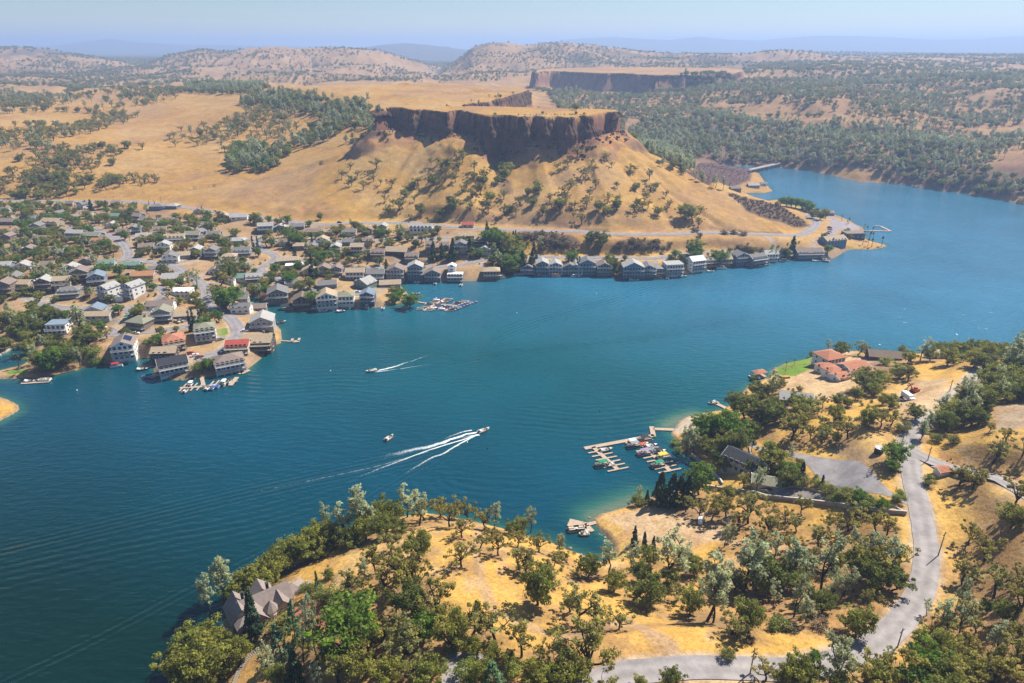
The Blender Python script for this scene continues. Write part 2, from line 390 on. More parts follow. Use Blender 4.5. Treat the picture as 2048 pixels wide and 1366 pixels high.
ZM = 100.0
def mesa(rim, back, zt, soft):
    global Z2
    poly = P(*np.array(rim + back, float).T, zt)
    ins = pip(X2, Y2, poly)
    d = seg_dist(X2, Y2, poly)[0]
    s = np.where(ins, d, -d)
    top = zt + fbm(X2, Y2, 60, 3, 8) * 1.6
    Z2 = Z2 + (top - Z2) * smooth(-soft, soft * 0.6 + 1.0, s) * (Z2 < zt + 30)
    return poly
mesa1 = mesa(RIM1, BACK1, ZM, 3.0)
mesa2 = mesa(RIM2, BACK2, ZM + 1, 8.0)
mesa3 = mesa(RIM3, BACK3, ZM, 14.0)

# talus heaped against the foot of the cliffs
for rim, zt, hh, out, sl in ((RIM1, ZM, 20, 5.0, 0.62), (RIM3, ZM, 34, 10.0, 0.6)):
    p = P(*np.array(rim[::5] + [rim[-1]], float).T, zt)
    d, bi = seg_dist(X2, Y2, p, False)
    i0 = np.clip(bi.astype(int), 0, len(p) - 2)
    front = ((p[i0 + 1, 0] - p[i0, 0]) * (Y2 - p[i0, 1]) - (p[i0 + 1, 1] - p[i0, 1]) * (X2 - p[i0, 0])) < 0
    okk = front & (d < 60) & (Z2 > 20)
    tal = zt - hh - np.maximum(d - out, 0) * sl - 0.03 * np.maximum(d - 14 - out, 0) ** 2 + fbm(X2, Y2, 14, 3, 77) * 2.4
    Z2 = np.where(okk & (d > out * .6), np.maximum(Z2, np.minimum(tal, zt - hh + 2)), Z2)
# rills running down the slopes under the main cliff
p = P(*np.array(RIM1[::5] + [RIM1[-1]], float).T, ZM)
d, bi = seg_dist(X2, Y2, p, False)
i0 = np.clip(bi.astype(int), 0, len(p) - 2)
front = ((p[i0 + 1, 0] - p[i0, 0]) * (Y2 - p[i0, 1]) - (p[i0 + 1, 1] - p[i0, 1]) * (X2 - p[i0, 0])) < 0
mc = p.mean(0) + np.array([0.0, 260.0]); sa = np.arctan2(X2 - mc[0], -(Y2 - mc[1])) * 300
rl = 1 - np.abs(fbm(sa, d * 0.22, 30, 3, 81)) * 5
Z2 = Z2 - np.where(front, np.clip(rl, 0, 1) * 3.2 * smooth(8, 40, d) * smooth(300, 150, d), 0)
Z2 = Z2 + np.where(front, fbm(X2, Y2, 7, 3, 83) * 2.6 * smooth(3, 9, d) * smooth(60, 30, d), 0)
# folded, gullied country across the lake and beyond
cw = smooth(880, 1250, R2) * smooth(5200, 3600, R2) * (Z2 > 4) * smooth(-0.35, -0.1, TT + smooth(1500, 2200, R2))
rg_ = np.abs(fbm(X2, Y2, 210, 4, 91)) * 2
Z2 = Z2 + cw * (0.16 - rg_) * 34 * np.clip((Z2 - 4) / 30, 0, 1) * (np.abs(Z2 - ZM) > 3)
# gully cut below the cliff
gul = np.array([P(990, 282, 75), P(1000, 300, 66), P(1003, 330, 54), P(1000, 350, 47), P(1015, 385, 38)])
dg, ig = seg_dist(X2, Y2, gul, False)
Z2 -= np.exp(-(dg / 13) ** 2) * 15 * np.interp(ig, [0, 0.5, 2.5, 4], [0.2, 1, 1, 0]) * (Z2 < ZM - 5)
# waterline
bank = 0.25 + np.maximum(sd2, 0) * 0.62
Z2 = np.where(sd2 > 0, np.clip(Z2, np.minimum(0.25 + sd2 * 0.12, 0.9), bank), -np.minimum(0.12 + -sd2 * 0.22, 9.0))

def gz(x, y):
    """ground height at world x,y (arrays or scalars)"""
    x = np.asarray(x, float); y = np.asarray(y, float)
    t = np.arctan2(x, y); l = np.log(np.maximum(np.hypot(x, y), 22.5))
    fi = np.clip((t - TH[0]) / (TH[1] - TH[0]), 0, len(TH) - 1.001)
    fj = np.clip(np.interp(l, LR, np.arange(len(LR))), 0, len(LR) - 1.001)
    i = fi.astype(int); j = fj.astype(int); fi = fi - i; fj = fj - j
    return (Z2[j, i] * (1 - fi) + Z2[j, i + 1] * fi) * (1 - fj) + (Z2[j + 1, i] * (1 - fi) + Z2[j + 1, i + 1] * fi) * fj

def at(px, py):
    """first ground point on the ray through a pixel: x, y, z (the lake counts as ground at 0)"""
    px = np.atleast_1d(np.asarray(px, float)); py = np.atleast_1d(np.asarray(py, float))
    th, t = ray(px, py)
    fi = np.clip((th - TH[0]) / (TH[1] - TH[0]), 0, len(TH) - 1.001)
    i = fi.astype(int); fi = fi - i
    out = np.zeros((len(px), 3))
    for k in range(len(px)):
        prof = np.maximum(Z2[:, i[k]] * (1 - fi[k]) + Z2[:, i[k] + 1] * fi[k], 0)
        g = (H - RR * t[k]) - prof
        w = np.nonzero(g <= 0)[0]
        if len(w) == 0: j = len(RR) - 1; r = RR[j]
        else:
            j = w[0]
            if j == 0: r = RR[0]
            else: r = RR[j - 1] + (RR[j] - RR[j - 1]) * g[j - 1] / (g[j - 1] - g[j] + 1e-9)
        out[k] = (r * math.sin(th[k]), r * math.cos(th[k]), max(0, H - r * t[k]))
    return out

def at1(px, py): return at([px], [py])[0]
def poly_at(pts): return at(*np.array(pts, float).T)[:, :2]
# ------------------------------------------------------------------ roads: centre lines, laid into the terrain
ROADS = [  # name, width, pixel centre line, surface
 ('road', 6.8, [(1130, 1392), (1230, 1352), (1300, 1339), (1400, 1330), (1500, 1331), (1600, 1334), (1690, 1315), (1750, 1290), (1792, 1255), (1826, 1213), (1847, 1165), (1854, 1110), (1847, 1060), (1836, 1010), (1826, 960), (1820, 915), (1817, 885), (1828, 858), (1852, 840)], 'asphalt_pale'),
 ('road', 5.8, [(1824, 896), (1858, 906), (1916, 925), (1960, 945), (1992, 958), (2022, 972), (2120, 1010)], 'asphalt_pale'),
 ('road', 5.0, [(1846, 846), (1880, 812), (1915, 782), (1945, 757), (1962, 738)], 'gravel'),
 ('road', 8.0, [(-120, 398), (60, 402), (150, 403), (235, 403), (300, 405), (370, 415), (430, 424), (500, 433), (560, 439), (640, 446), (720, 448), (820, 450), (900, 453), (960, 456), (1070, 459), (1168, 464), (1217, 467), (1266, 469), (1339, 466), (1411, 462), (1484, 466), (1545, 470), (1589, 471), (1614, 463), (1631, 451), (1632, 442), (1616, 433)], 'asphalt'),
 ('road', 7.5, [(255, 516), (300, 522), (340, 530), (366, 541), (395, 562), (412, 582), (413, 603), (430, 621), (455, 632), (471, 648), (475, 665), (464, 686), (443, 702), (414, 713), (392, 722)], 'asphalt'),
 ('road', 7.0, [(100, 455), (170, 451), (200, 463), (235, 478), (252, 495), (255, 512), (238, 522), (210, 526)], 'asphalt'),
 ('road', 6.5, [(78, 608), (122, 617), (171, 614), (215, 612), (256, 615), (300, 625)], 'asphalt'),
 ('road', 6.5, [(200, 669), (245, 668), (293, 667), (342, 659), (380, 649), (412, 633)], 'asphalt'),
 ('road', 6.0, [(228, 664), (236, 646), (254, 632), (262, 618)], 'asphalt'),
 ('road', 5.0, [(286, 566), (314, 572), (328, 584), (320, 597), (290, 606), (255, 610)], 'asphalt'),
 ('road', 6.5, [(516, 474), (518, 490), (530, 502), (552, 514), (541, 526), (522, 534), (524, 542), (548, 551), (572, 561), (601, 575), (645, 583), (700, 587), (748, 589)], 'asphalt'),
 ('road', 6.5, [(430, 470), (516, 478), (582, 481), (670, 481), (718, 482), (767, 481), (816, 479), (850, 476), (930, 473)], 'asphalt'),
 ('road', 6.0, [(553, 515), (620, 522), (680, 530), (740, 536), (800, 537), (870, 535), (922, 528), (978, 516)], 'asphalt'),
 ('road', 6.0, [(1060, 513), (1150, 513), (1230, 514), (1310, 516), (1370, 507), (1440, 500), (1470, 503), (1492, 512)], 'asphalt'),
 ('road', 6.5, [(1625, 497), (1645, 482), (1660, 468), (1664, 448), (1660, 436), (1635, 432), (1616, 433)], 'asphalt'),
 ('road', 6.5, [(0, 440), (60, 433), (130, 430), (200, 432), (290, 441), (380, 452), (430, 470)], 'asphalt'),
 ('road', 3.2, [(1490, 873), (1475, 858), (1455, 848)], 'asphalt_pale'),
 ('boat_ramp', 7.0, [(760, 585), (761, 596), (762, 611)], 'concrete'),
]
road_geo = []
for nm, w, pts, surf in ROADS:
    p = at(*np.array(pts, float).T)
    n = max(12, int(np.sum(np.linalg.norm(np.diff(p[:, :2], axis=0), axis=1)) / 3.0))
    c = spline(p, n)
    zz = gz(c[:, 0], c[:, 1])
    k = 14
    zz = np.convolve(np.pad(zz, k, mode='edge'), np.ones(2 * k + 1) / (2 * k + 1), mode='valid')
    for q in road_geo:      # meet the roads already laid at their own level
        dq, bq = seg_dist(c[:, 0], c[:, 1], q[2][:, :2], False)
        zq = np.interp(bq, np.arange(len(q[2])), q[2][:, 2]); wq = 1 - smooth(4, 26, dq); zz = zz + (zq - zz) * wq
    c[:, 2] = np.maximum(zz, 0.5) if nm == 'road' else np.linspace(1.6, -0.8, n)
    road_geo.append([nm, w, c, surf])

def flatten(poly_xy, z_at, reach, soft, closed):
    """press the terrain to z_at near an outline or centre line"""
    global Z2
    lo = poly_xy.min(0) - reach - soft - 3; hi = poly_xy.max(0) + reach + soft + 3
    sel = (X2 > lo[0]) & (X2 < hi[0]) & (Y2 > lo[1]) & (Y2 < hi[1]) & (R2 < 1400)
    if not sel.any(): return
    xs, ys = X2[sel], Y2[sel]
    d, bi = seg_dist(xs, ys, poly_xy, closed)
    if closed: d = np.where(pip(xs, ys, poly_xy), 0, d)
    w = 1 - smooth(reach, reach + soft, d)
    zt = z_at(bi, xs, ys)
    zs = Z2[sel]
    Z2[sel] = zs + (zt - zs) * w
LOTS = [  # paved areas as outlines
 ('driveway', [(1487, 865), (1509, 875), (1524, 892), (1561, 900), (1591, 907), (1649, 918), (1698, 927), (1718, 935), (1738, 955), (1758, 979), (1780, 1000), (1806, 1006), (1822, 1010), (1826, 1022), (1808, 1020), (1773, 1010), (1723, 998), (1698, 984), (1668, 978), (1631, 956), (1614, 934), (1589, 917), (1561, 910), (1524, 904), (1482, 876)], 'asphalt_pale', 'grey asphalt driveway widening into a parking area beside the winding road'),
 ('parking_lot', [(1630, 489), (1663, 466), (1660, 443), (1671, 439), (1692, 445), (1718, 454), (1719, 461), (1687, 463), (1673, 466), (1664, 474), (1642, 494)], 'asphalt_mauve', None),
 ('driveway', [(893, 1305), (955, 1306), (985, 1315), (950, 1325), (925, 1350), (915, 1385), (880, 1385), (885, 1345)], 'asphalt_pale', None),
 ('paving', [(600, 1205), (640, 1195), (670, 1208), (690, 1222), (676, 1240), (640, 1252), (600, 1246), (575, 1236)], 'brick_red', None),
 ('driveway', [(1536, 992), (1575, 975), (1600, 977), (1655, 991), (1650, 998), (1600, 1000), (1560, 1000)], 'concrete_dark', None),
]
lot_geo = []
for nm, pts, surf, lab in LOTS:
    p = at(*np.array(pts, float).T)
    ctr = p[:, :2].mean(0)
    A_ = np.c_[p[:, :2] - ctr, np.ones(len(p))]
    co, *_ = np.linalg.lstsq(A_, p[:, 2], rcond=None)
    fz = lambda x, y, co=co, ctr=ctr: (x - ctr[0]) * co[0] + (y - ctr[1]) * co[1] + co[2]
    lot_geo.append((nm, p[:, :2], fz, surf, lab))
    flatten(p[:, :2], lambda bi, xs, ys, fz=fz: fz(xs, ys) - 0.12, 1.0 + 0.004 * np.hypot(*ctr), 4.0, True)

for nm, w, c, surf in road_geo[::-1]:
    grid_step = 0.0045 * np.hypot(*c[:, :2].mean(0))
    flatten(c[:, :2], lambda bi, xs, ys, c=c: np.interp(bi, np.arange(len(c)), c[:, 2]) - 0.16, w / 2 + grid_step + 0.3, 11.0 if w < 6.2 else 20.0, False)


# ------------------------------------------------------------------ ground colours (what covers the ground, painted per vertex)
N2 = X2.shape
Cg = np.zeros(N2 + (3,))
n1 = fbm(X2, Y2, 45, 4, 21); n2 = fbm(X2, Y2, 9, 3, 22); n3 = fbm(X2, Y2, 240, 4, 23)
g_gold = np.array([0.53, 0.32, 0.078]); g_pale = np.array([0.56, 0.38, 0.15]); g_tan = np.array([0.40, 0.235, 0.09]); g_brown = np.array([0.23, 0.145, 0.08])
def mix(a, b, t): return a + (b - a) * np.clip(t, 0, 1)[..., None]
Cg[:] = g_gold
Cg = mix(Cg, g_pale, smooth(0.0, 0.35, n1) * 0.8)
Cg = mix(Cg, g_tan, smooth(0.02, 0.3, -n1 + n2 * 0.4) * 0.75)
Cg = mix(Cg, g_brown, smooth(0.12, 0.35, n2) * 0.35)
# slope: bare earth on steep ground
gx = np.gradient(Z2, axis=1) / (R2 * (TH[1] - TH[0])); gy = np.gradient(Z2, axis=0) / np.gradient(R2, axis=0)
steep = np.hypot(gx, gy)
Cg = mix(Cg, np.array([0.27, 0.165, 0.085]), smooth(0.55, 0.95, steep) * 0.7)

def paint(pts, col, amt=1.0, feather=4.0, rough=0.5, pix=True, closed=True, reach=0.0):
    """cover an outlined area with a ground colour; ragged edge by noise"""
    global Cg
    p = poly_at(pts) if pix else np.asarray(pts)
    lo = p.min(0) - feather * 3 - reach; hi = p.max(0) + feather * 3 + reach
    sel = (X2 > lo[0]) & (X2 < hi[0]) & (Y2 > lo[1]) & (Y2 < hi[1])
    if not sel.any(): return
    xs, ys = X2[sel], Y2[sel]
    d, _ = seg_dist(xs, ys, p, closed)
    if closed: s = np.where(pip(xs, ys, p), d, -d)
    else: s = reach - d
    s = s + fbm(xs, ys, feather * 3, 3, 31) * feather * 3 * rough
    Cg[sel] = mix(Cg[sel], np.array(col), smooth(-feather * 0.5, feather * 0.5, s) * amt)

DIRT = (0.40, 0.27, 0.155); DIRTP = (0.50, 0.36, 0.22); SCRUB = (0.115, 0.085, 0.055); LAWN = (0.13, 0.24, 0.03); VILL = (0.36, 0.25, 0.15)
RED = (0.33, 0.13, 0.075)
# village ground
paint([(-200, 420), (0, 405), (200, 407), (420, 430), (640, 450), (900, 458), (960, 470), (1030, 500), (1040, 550), (950, 566), (800, 602), (740, 612), (600, 626), (500, 612), (560, 690), (480, 745), (300, 740), (200, 725), (0, 760), (-200, 760)], VILL, 0.75, 8)
for lot in ([(195, 440), (300, 440), (330, 470), (230, 468)], [(525, 482), (580, 484), (585, 498), (560, 512), (535, 500)], [(465, 510), (540, 505), (550, 518), (520, 532), (465, 532)], [(290, 590), (330, 600), (300, 606)], [(330, 560), (400, 565), (405, 600), (370, 612), (330, 590)], [(0, 660), (70, 640), (140, 650), (110, 690), (20, 690)],
            [(190, 700), (215, 680), (255, 690), (225, 718), (185, 722)]):
    paint(lot, (0.47, 0.31, 0.15), 0.85, 2.5)
# tracks and bare earth
paint([(1200, 1035), (1300, 1010), (1420, 1020), (1450, 1070), (1380, 1100), (1290, 1085), (1215, 1050)], DIRTP, 0.85, 4)
paint([(1560, 770), (1700, 700), (1770, 725), (1740, 760), (1690, 790), (1600, 810)], DIRTP, 0.8, 4)
paint([(1690, 790), (1760, 740), (1800, 750), (1760, 790)], (0.16, 0.10, 0.07), 0.7, 3)
paint([(1700, 735), (1770, 720), (1800, 735), (1740, 765)], (0.20, 0.125, 0.085), 0.8, 3)
paint([(1780, 800), (1830, 760), (1890, 755), (1900, 780), (1860, 830), (1800, 845)], (0.47, 0.33, 0.19), 0.9, 4)
paint([(1880, 800), (1930, 770), (1960, 740), (1990, 730), (1960, 775), (1900, 820)], (0.36, 0.30, 0.24), 0.8, 3)
paint([(1640, 880), (1700, 870), (1760, 940), (1740, 960), (1690, 915)], (0.31, 0.21, 0.12), 0.8, 5)
paint([(1970, 800), (2048, 790), (2100, 850), (1980, 870)], (0.30, 0.235, 0.18), 0.8, 6)
paint([(1380, 1190), (1640, 1170), (1780, 1090), (1790, 1180), (1700, 1260), (1560, 1270), (1420, 1250)], (0.30, 0.17, 0.08), 0.65, 7)
paint([(960, 1050), (950, 1100), (962, 1160), (985, 1220), (1040, 1245), (1100, 1270), (1180, 1275), (1230, 1245), (1290, 1260), (1340, 1285), (1350, 1310)], DIRT, 0.75, 1.6, 0.3, closed=False, reach=1.6)
paint([(1000, 1150), (1010, 1100), (985, 1060)], DIRT, 0.5, 1.6, 0.3, closed=False, reach=1.2)
paint([(1340, 1315), (1250, 1240), (1200, 1255)], DIRT, 0.7, 2, 0.3, closed=False, reach=2.4)
paint([(1420, 1075), (1500, 1090), (1600, 1100), (1800, 1090)], DIRTP, 0.6, 2, 0.3, closed=False, reach=2.0)
paint([(1880, 900), (1960, 930), (2048, 950), (2048, 975), (1960, 950), (1880, 915)], (0.25, 0.13, 0.065), 0.75, 3)
paint([(1862, 1000), (1875, 1060), (1885, 1120), (1886, 1160)], (0.17, 0.11, 0.06), 0.8, 0.8, 0.4, closed=False, reach=0.5)
paint([(1960, 1215), (2048, 1205), (2048, 1290), (2000, 1290)], DIRTP, 0.7, 4)
paint([(640, 455), (800, 453), (960, 462), (1100, 466), (1260, 474), (1400, 470)], (0.30, 0.19, 0.10), 0.7, 3, 0.5, closed=False, reach=3.0)
paint([(900, 446), (1020, 446), (1130, 452), (1210, 462)], (0.14, 0.10, 0.07), 0.75, 3, 0.6, closed=False, reach=3)
paint([(1420, 455), (1490, 462), (1560, 466)], (0.17, 0.12, 0.075), 0.8, 3, 0.6, closed=False, reach=3)
for nm, w, c, surf in road_geo:
    if nm == 'road': paint(c[::3, :2], (0.46, 0.36, 0.25), 0.7, 1.2 if np.hypot(*c[:, :2].mean(0)) < 420 else 2.5, 0.5, pix=False, closed=False, reach=w / 2 + (1.3 if surf == 'asphalt_pale' else 1.6))
nf = fbm(X2, Y2, 6, 4, 51); nearw = smooth(480, 330, R2)
Cg = mix(Cg, np.array([0.36, 0.21, 0.09]), smooth(0.08, 0.30, nf + n1 * 0.5) * nearw * 0.55)
Cg = mix(Cg, np.array([0.50, 0.36, 0.21]), smooth(0.10, 0.30, -nf + n2 * 0.5) * nearw * 0.5)
for tr in ([(150, 320), (260, 330), (420, 345), (560, 372), (640, 402)], [(300, 405), (380, 380), (460, 362), (600, 340)], [(1000, 442), (1100, 438), (1250, 442), (1400, 440)], [(1000, 420), (1120, 400), (1260, 415), (1350, 430)], [(250, 280), (350, 300), (430, 320)], [(700, 400), (800, 385), (880, 395), (960, 380)], [(560, 185), (700, 178), (850, 182), (960, 172)], [(1100, 360), (1180, 345), (1270, 360)]):
    paint(tr, (0.36, 0.24, 0.14), 0.6, 1.2, 0.5, closed=False, reach=1.0)
n5 = fbm(X2, Y2, 120, 5, 61); n6 = fbm(X2, Y2, 18, 4, 62)
midw = smooth(380, 560, R2)
Cg = mix(Cg, np.array([0.36, 0.235, 0.13]), smooth(0.04, 0.24, n5 + n6 * 0.35) * midw * 0.45)
Cg = mix(Cg, np.array([0.55, 0.38, 0.15]), smooth(0.04, 0.24, -n5 + n6 * 0.5) * midw * 0.5)
# chaparral and dark brush
for b in ([(1025, 466), (1090, 462), (1150, 476), (1165, 494), (1110, 502), (1080, 490), (1030, 478)], [(1225, 490), (1260, 475), (1320, 482), (1325, 500), (1240, 505)],
          [(1455, 385), (1500, 398), (1560, 412), (1610, 440), (1622, 452), (1590, 455), (1540, 440), (1490, 420)]):
    paint(b, SCRUB, 0.9, 5, 0.5)
paint([(1372, 345), (1400, 325), (1440, 318), (1490, 328), (1505, 345), (1500, 362), (1470, 372), (1420, 372)], (0.125, 0.085, 0.07), 0.95, 4, 0.3)
paint([(1325, 312), (1370, 305), (1410, 318), (1380, 330), (1340, 325)], (0.5, 0.34, 0.15), 0.8, 4)
paint([(1790, 285), (1850, 280), (1920, 305), (1900, 318), (1830, 325), (1780, 318)], (0.11, 0.08, 0.065), 0.9, 6)
# wooded country beyond: darker, duller floor
paint([(1060, 300), (1080, 190), (1200, 200), (1480, 150), (1600, 140), (2300, 140), (2900, 300), (2900, 520), (2048, 405), (1820, 370), (1600, 338), (1420, 328), (1300, 300)], (0.30, 0.19, 0.115), 0.45, 20)
paint([(1270, 290), (1400, 250), (1600, 290), (1800, 330), (2300, 340), (2900, 400), (2900, 520), (2048, 405), (1820, 370), (1600, 338), (1420, 328)], (0.15, 0.10, 0.07), 0.6, 20)
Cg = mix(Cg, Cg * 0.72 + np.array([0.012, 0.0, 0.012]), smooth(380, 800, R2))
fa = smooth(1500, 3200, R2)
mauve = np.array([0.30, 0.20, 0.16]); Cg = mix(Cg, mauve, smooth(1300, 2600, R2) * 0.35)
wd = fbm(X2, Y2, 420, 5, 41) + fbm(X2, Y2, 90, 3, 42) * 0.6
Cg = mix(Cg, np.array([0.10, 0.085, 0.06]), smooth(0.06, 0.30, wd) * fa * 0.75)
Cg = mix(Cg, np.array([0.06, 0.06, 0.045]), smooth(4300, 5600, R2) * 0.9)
# lawns, beaches, shore
for q in ([(1552, 735), (1590, 720), (1632, 716), (1628, 735), (1590, 752), (1556, 750)], [(432, 660), (455, 655), (456, 668), (436, 678)], [(12, 742), (54, 738), (50, 746), (15, 750)], [(140, 720), (158, 712), (160, 726), (142, 732)], [(1700, 500), (1712, 491), (1700, 494)],
          [(1620, 424), (1560, 402), (1600, 404)], [(605, 1300), (622, 1302), (626, 1325), (612, 1330)], [(1700, 712), (1720, 706), (1722, 714)], [(1425, 952), (1436, 955), (1432, 962)]):
    paint(q, LAWN, 0.95, 0.8, 0.2)
paint([(1335, 865), (1345, 845), (1400, 826), (1420, 830), (1400, 850), (1365, 868)], (0.46, 0.38, 0.29), 0.95, 1.2, 0.3)
sdv = shore_sd(X2, Y2)
Cg = mix(Cg, np.array([0.26, 0.19, 0.125]), (1 - smooth(0.4, 2.2, sdv + n2 * 2)) * 0.85)
# rock at the cliffs
for rim, z in ((RIM1, ZM), (RIM2, ZM), (RIM3, ZM)):
    p = P(*np.array(rim, float).T, z)
    d, _ = seg_dist(X2, Y2, p, False)
    below = (Z2 < z - 2)
    Cg = mix(Cg, np.array([0.105, 0.065, 0.05]), (1 - smooth(6, 13, d + n2 * 18)) * below)
    Cg = mix(Cg, np.array(RED), (1 - smooth(10, 30, d + n1 * 44)) * below * 0.35)
dgl = seg_dist(X2, Y2, gul, False)[0]
Cg = mix(Cg, np.array([0.13, 0.085, 0.06]), (1 - smooth(2.5, 9, dgl + n2 * 10)) * 0.75)
paint([(696, 286), (715, 274), (760, 264), (775, 262), (772, 272), (730, 284)], (0.10, 0.065, 0.05), 0.9, 3)
paint([(520, 190), (560, 190), (640, 196), (640, 212), (560, 208), (500, 200)], (0.2, 0.09, 0.06), 0.6, 8)

# ------------------------------------------------------------------ materials of the setting
def ground_material():
    m, n, l, b = new_mat('ground')
    at_ = n.new('ShaderNodeAttribute'); at_.attribute_name = 'cover'
    geo = n.new('ShaderNodeNewGeometry')
    outs = []
    for sc, dt in ((0.9, 5), (0.16, 5), (0.045, 4)):
        z = n.new('ShaderNodeTexNoise'); z.inputs['Scale'].default_value = sc; z.inputs['Detail'].default_value = dt; z.inputs['Roughness'].default_value = 0.65
        l.new(geo.outputs['Position'], z.inputs['Vector']); outs.append(z)
    r1 = ramp(n, [(0.28, 0.62), (0.5, 1.0), (0.72, 1.22)])
    r2 = ramp(n, [(0.3, 0.78), (0.7, 1.16)])
    l.new(outs[0].outputs['Fac'], r1.inputs[0]); l.new(outs[1].outputs['Fac'], r2.inputs[0])
    m1 = n.new('ShaderNodeMix'); m1.data_type = 'RGBA'; m1.blend_type = 'MULTIPLY'; m1.inputs[0].default_value = 1
    m2 = n.new('ShaderNodeMix'); m2.data_type = 'RGBA'; m2.blend_type = 'MULTIPLY'; m2.inputs[0].default_value = 1
    l.new(at_.outputs['Color'], m1.inputs[6]); l.new(r1.outputs[0], m1.inputs[7])
    l.new(m1.outputs[2], m2.inputs[6]); l.new(r2.outputs[0], m2.inputs[7])
    # hue drift between straw and reddish earth
    hs = n.new('ShaderNodeHueSaturation'); mr = n.new('ShaderNodeMapRange')
    mr.inputs[3].default_value = 0.488; mr.inputs[4].default_value = 0.508
    l.new(outs[2].outputs['Fac'], mr.inputs[0]); l.new(mr.outputs[0], hs.inputs['Hue']); l.new(m2.outputs[2], hs.inputs['Color'])
    l.new(hs.outputs[0], b.inputs['Base Color'])
    b.inputs['Roughness'].default_value = 0.95; b.inputs['Specular IOR Level'].default_value = 0.08
    bp = n.new('ShaderNodeBump'); bp.inputs['Strength'].default_value = 0.55; bp.inputs['Distance'].default_value = 0.6
    l.new(outs[0].outputs['Fac'], bp.inputs['Height']); l.new(bp.outputs[0], b.inputs['Normal'])
    return m

WAKES = {}
def water_material():
    m, n, l, b = new_mat('lake_water')
    geo = n.new('ShaderNodeNewGeometry')
    sh = n.new('ShaderNodeAttribute'); sh.attribute_name = 'shallow'
    sep = n.new('ShaderNodeSeparateXYZ'); l.new(geo.outputs['Position'], sep.inputs[0])
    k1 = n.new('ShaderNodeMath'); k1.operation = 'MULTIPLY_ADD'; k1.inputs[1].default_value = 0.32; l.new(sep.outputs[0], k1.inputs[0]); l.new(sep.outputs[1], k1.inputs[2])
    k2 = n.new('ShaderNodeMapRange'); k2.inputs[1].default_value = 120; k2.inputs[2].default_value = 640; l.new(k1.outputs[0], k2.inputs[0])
    # sky reflection painted into the water colour: dark green near, pale blue far right
    deep_reflc = ramp(n, [(0.0, (0.0, 0.017, 0.013)), (0.2, (0.0, 0.048, 0.080)), (0.45, (0.0, 0.070, 0.088)), (0.75, (0.022, 0.130, 0.21)), (1.0, (0.028, 0.135, 0.22))])
    l.new(k2.outputs[0], deep_reflc.inputs[0])
    bedc = ramp(n, [(0.3, (0.01, 0.075, 0.06)), (0.75, (0.035, 0.125, 0.085)), (1.0, (0.13, 0.155, 0.095))])
    l.new(sh.outputs['Fac'], bedc.inputs[0])
    deep = n.new('ShaderNodeMix'); deep.data_type = 'RGBA'; l.new(sh.outputs['Fac'], deep.inputs[0]); l.new(deep_reflc.outputs[0], deep.inputs[6]); l.new(bedc.outputs[0], deep.inputs[7])
    nz = n.new('ShaderNodeTexNoise'); nz.inputs['Scale'].default_value = 0.012; nz.inputs['Detail'].default_value = 3
    l.new(geo.outputs['Position'], nz.inputs['Vector'])
    hs = n.new('ShaderNodeHueSaturation'); mr = n.new('ShaderNodeMapRange'); mr.inputs[1].default_value = 0.3; mr.inputs[2].default_value = 0.7; mr.inputs[3].default_value = 0.85; mr.inputs[4].default_value = 1.18
    l.new(nz.outputs['Fac'], mr.inputs[0]); l.new(mr.outputs[0], hs.inputs['Value']); l.new(deep.outputs[2], hs.inputs['Color'])
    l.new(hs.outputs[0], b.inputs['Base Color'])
    b.inputs['Roughness'].default_value = 0.1; b.inputs['IOR'].default_value = 1.4; b.inputs['Specular IOR Level'].default_value = 0.5
    # wind ripples (stretched noise), chop, and boat wakes
    def math_(op, a, c=None, v=None):
        k = n.new('ShaderNodeMath'); k.operation = op
        if hasattr(a, 'is_output'): l.new(a, k.inputs[0])
        else: k.inputs[0].default_value = a
        if c is not None:
            if hasattr(c, 'is_output'): l.new(c, k.inputs[1])
            else: k.inputs[1].default_value = c
        return k.outputs[0]
    hsum = None
    for sc, amp, rot, st, dt in ((0.16, 0.55, 0.35, 2.6, 2), (0.5, 0.16, -0.2, 2.0, 3), (1.6, 0.04, 0.2, 1.4, 2)):
        mp = n.new('ShaderNodeMapping'); mp.inputs['Rotation'].default_value = (0, 0, rot); mp.inputs['Scale'].default_value = (1, st, 1)
        t = n.new('ShaderNodeTexNoise'); t.inputs['Scale'].default_value = sc; t.inputs['Detail'].default_value = dt
        l.new(geo.outputs['Position'], mp.inputs[0]); l.new(mp.outputs[0], t.inputs['Vector'])
        o = math_('MULTIPLY', t.outputs['Fac'], amp)
        hsum = o if hsum is None else math_('ADD', hsum, o)
    for k, (wl_, amp, wid) in WAKES.items():
        a = n.new('ShaderNodeAttribute'); a.attribute_name = k      # R: signed distance, G: strength
        sx = n.new('ShaderNodeSeparateXYZ'); l.new(a.outputs['Vector'], sx.inputs[0])
        ph = math_('MULTIPLY', sx.outputs[0], 2 * math.pi / wl_)
        sn = math_('SINE', ph)
        g = math_('DIVIDE', sx.outputs[0], wid); g = math_('MULTIPLY', g, g); g = math_('MULTIPLY', g, -1.0); g = math_('EXPONENT', g)
        o = math_('MULTIPLY', sn, g); o = math_('MULTIPLY', o, sx.outputs[1]); o = math_('MULTIPLY', o, amp)
        hsum = math_('ADD', hsum, o)
    bp = n.new('ShaderNodeBump'); bp.inputs['Strength'].default_value = 1.0; bp.inputs['Distance'].default_value = 1.0
    l.new(hsum, bp.inputs['Height']); l.new(bp.outputs[0], b.inputs['Normal'])
    return m

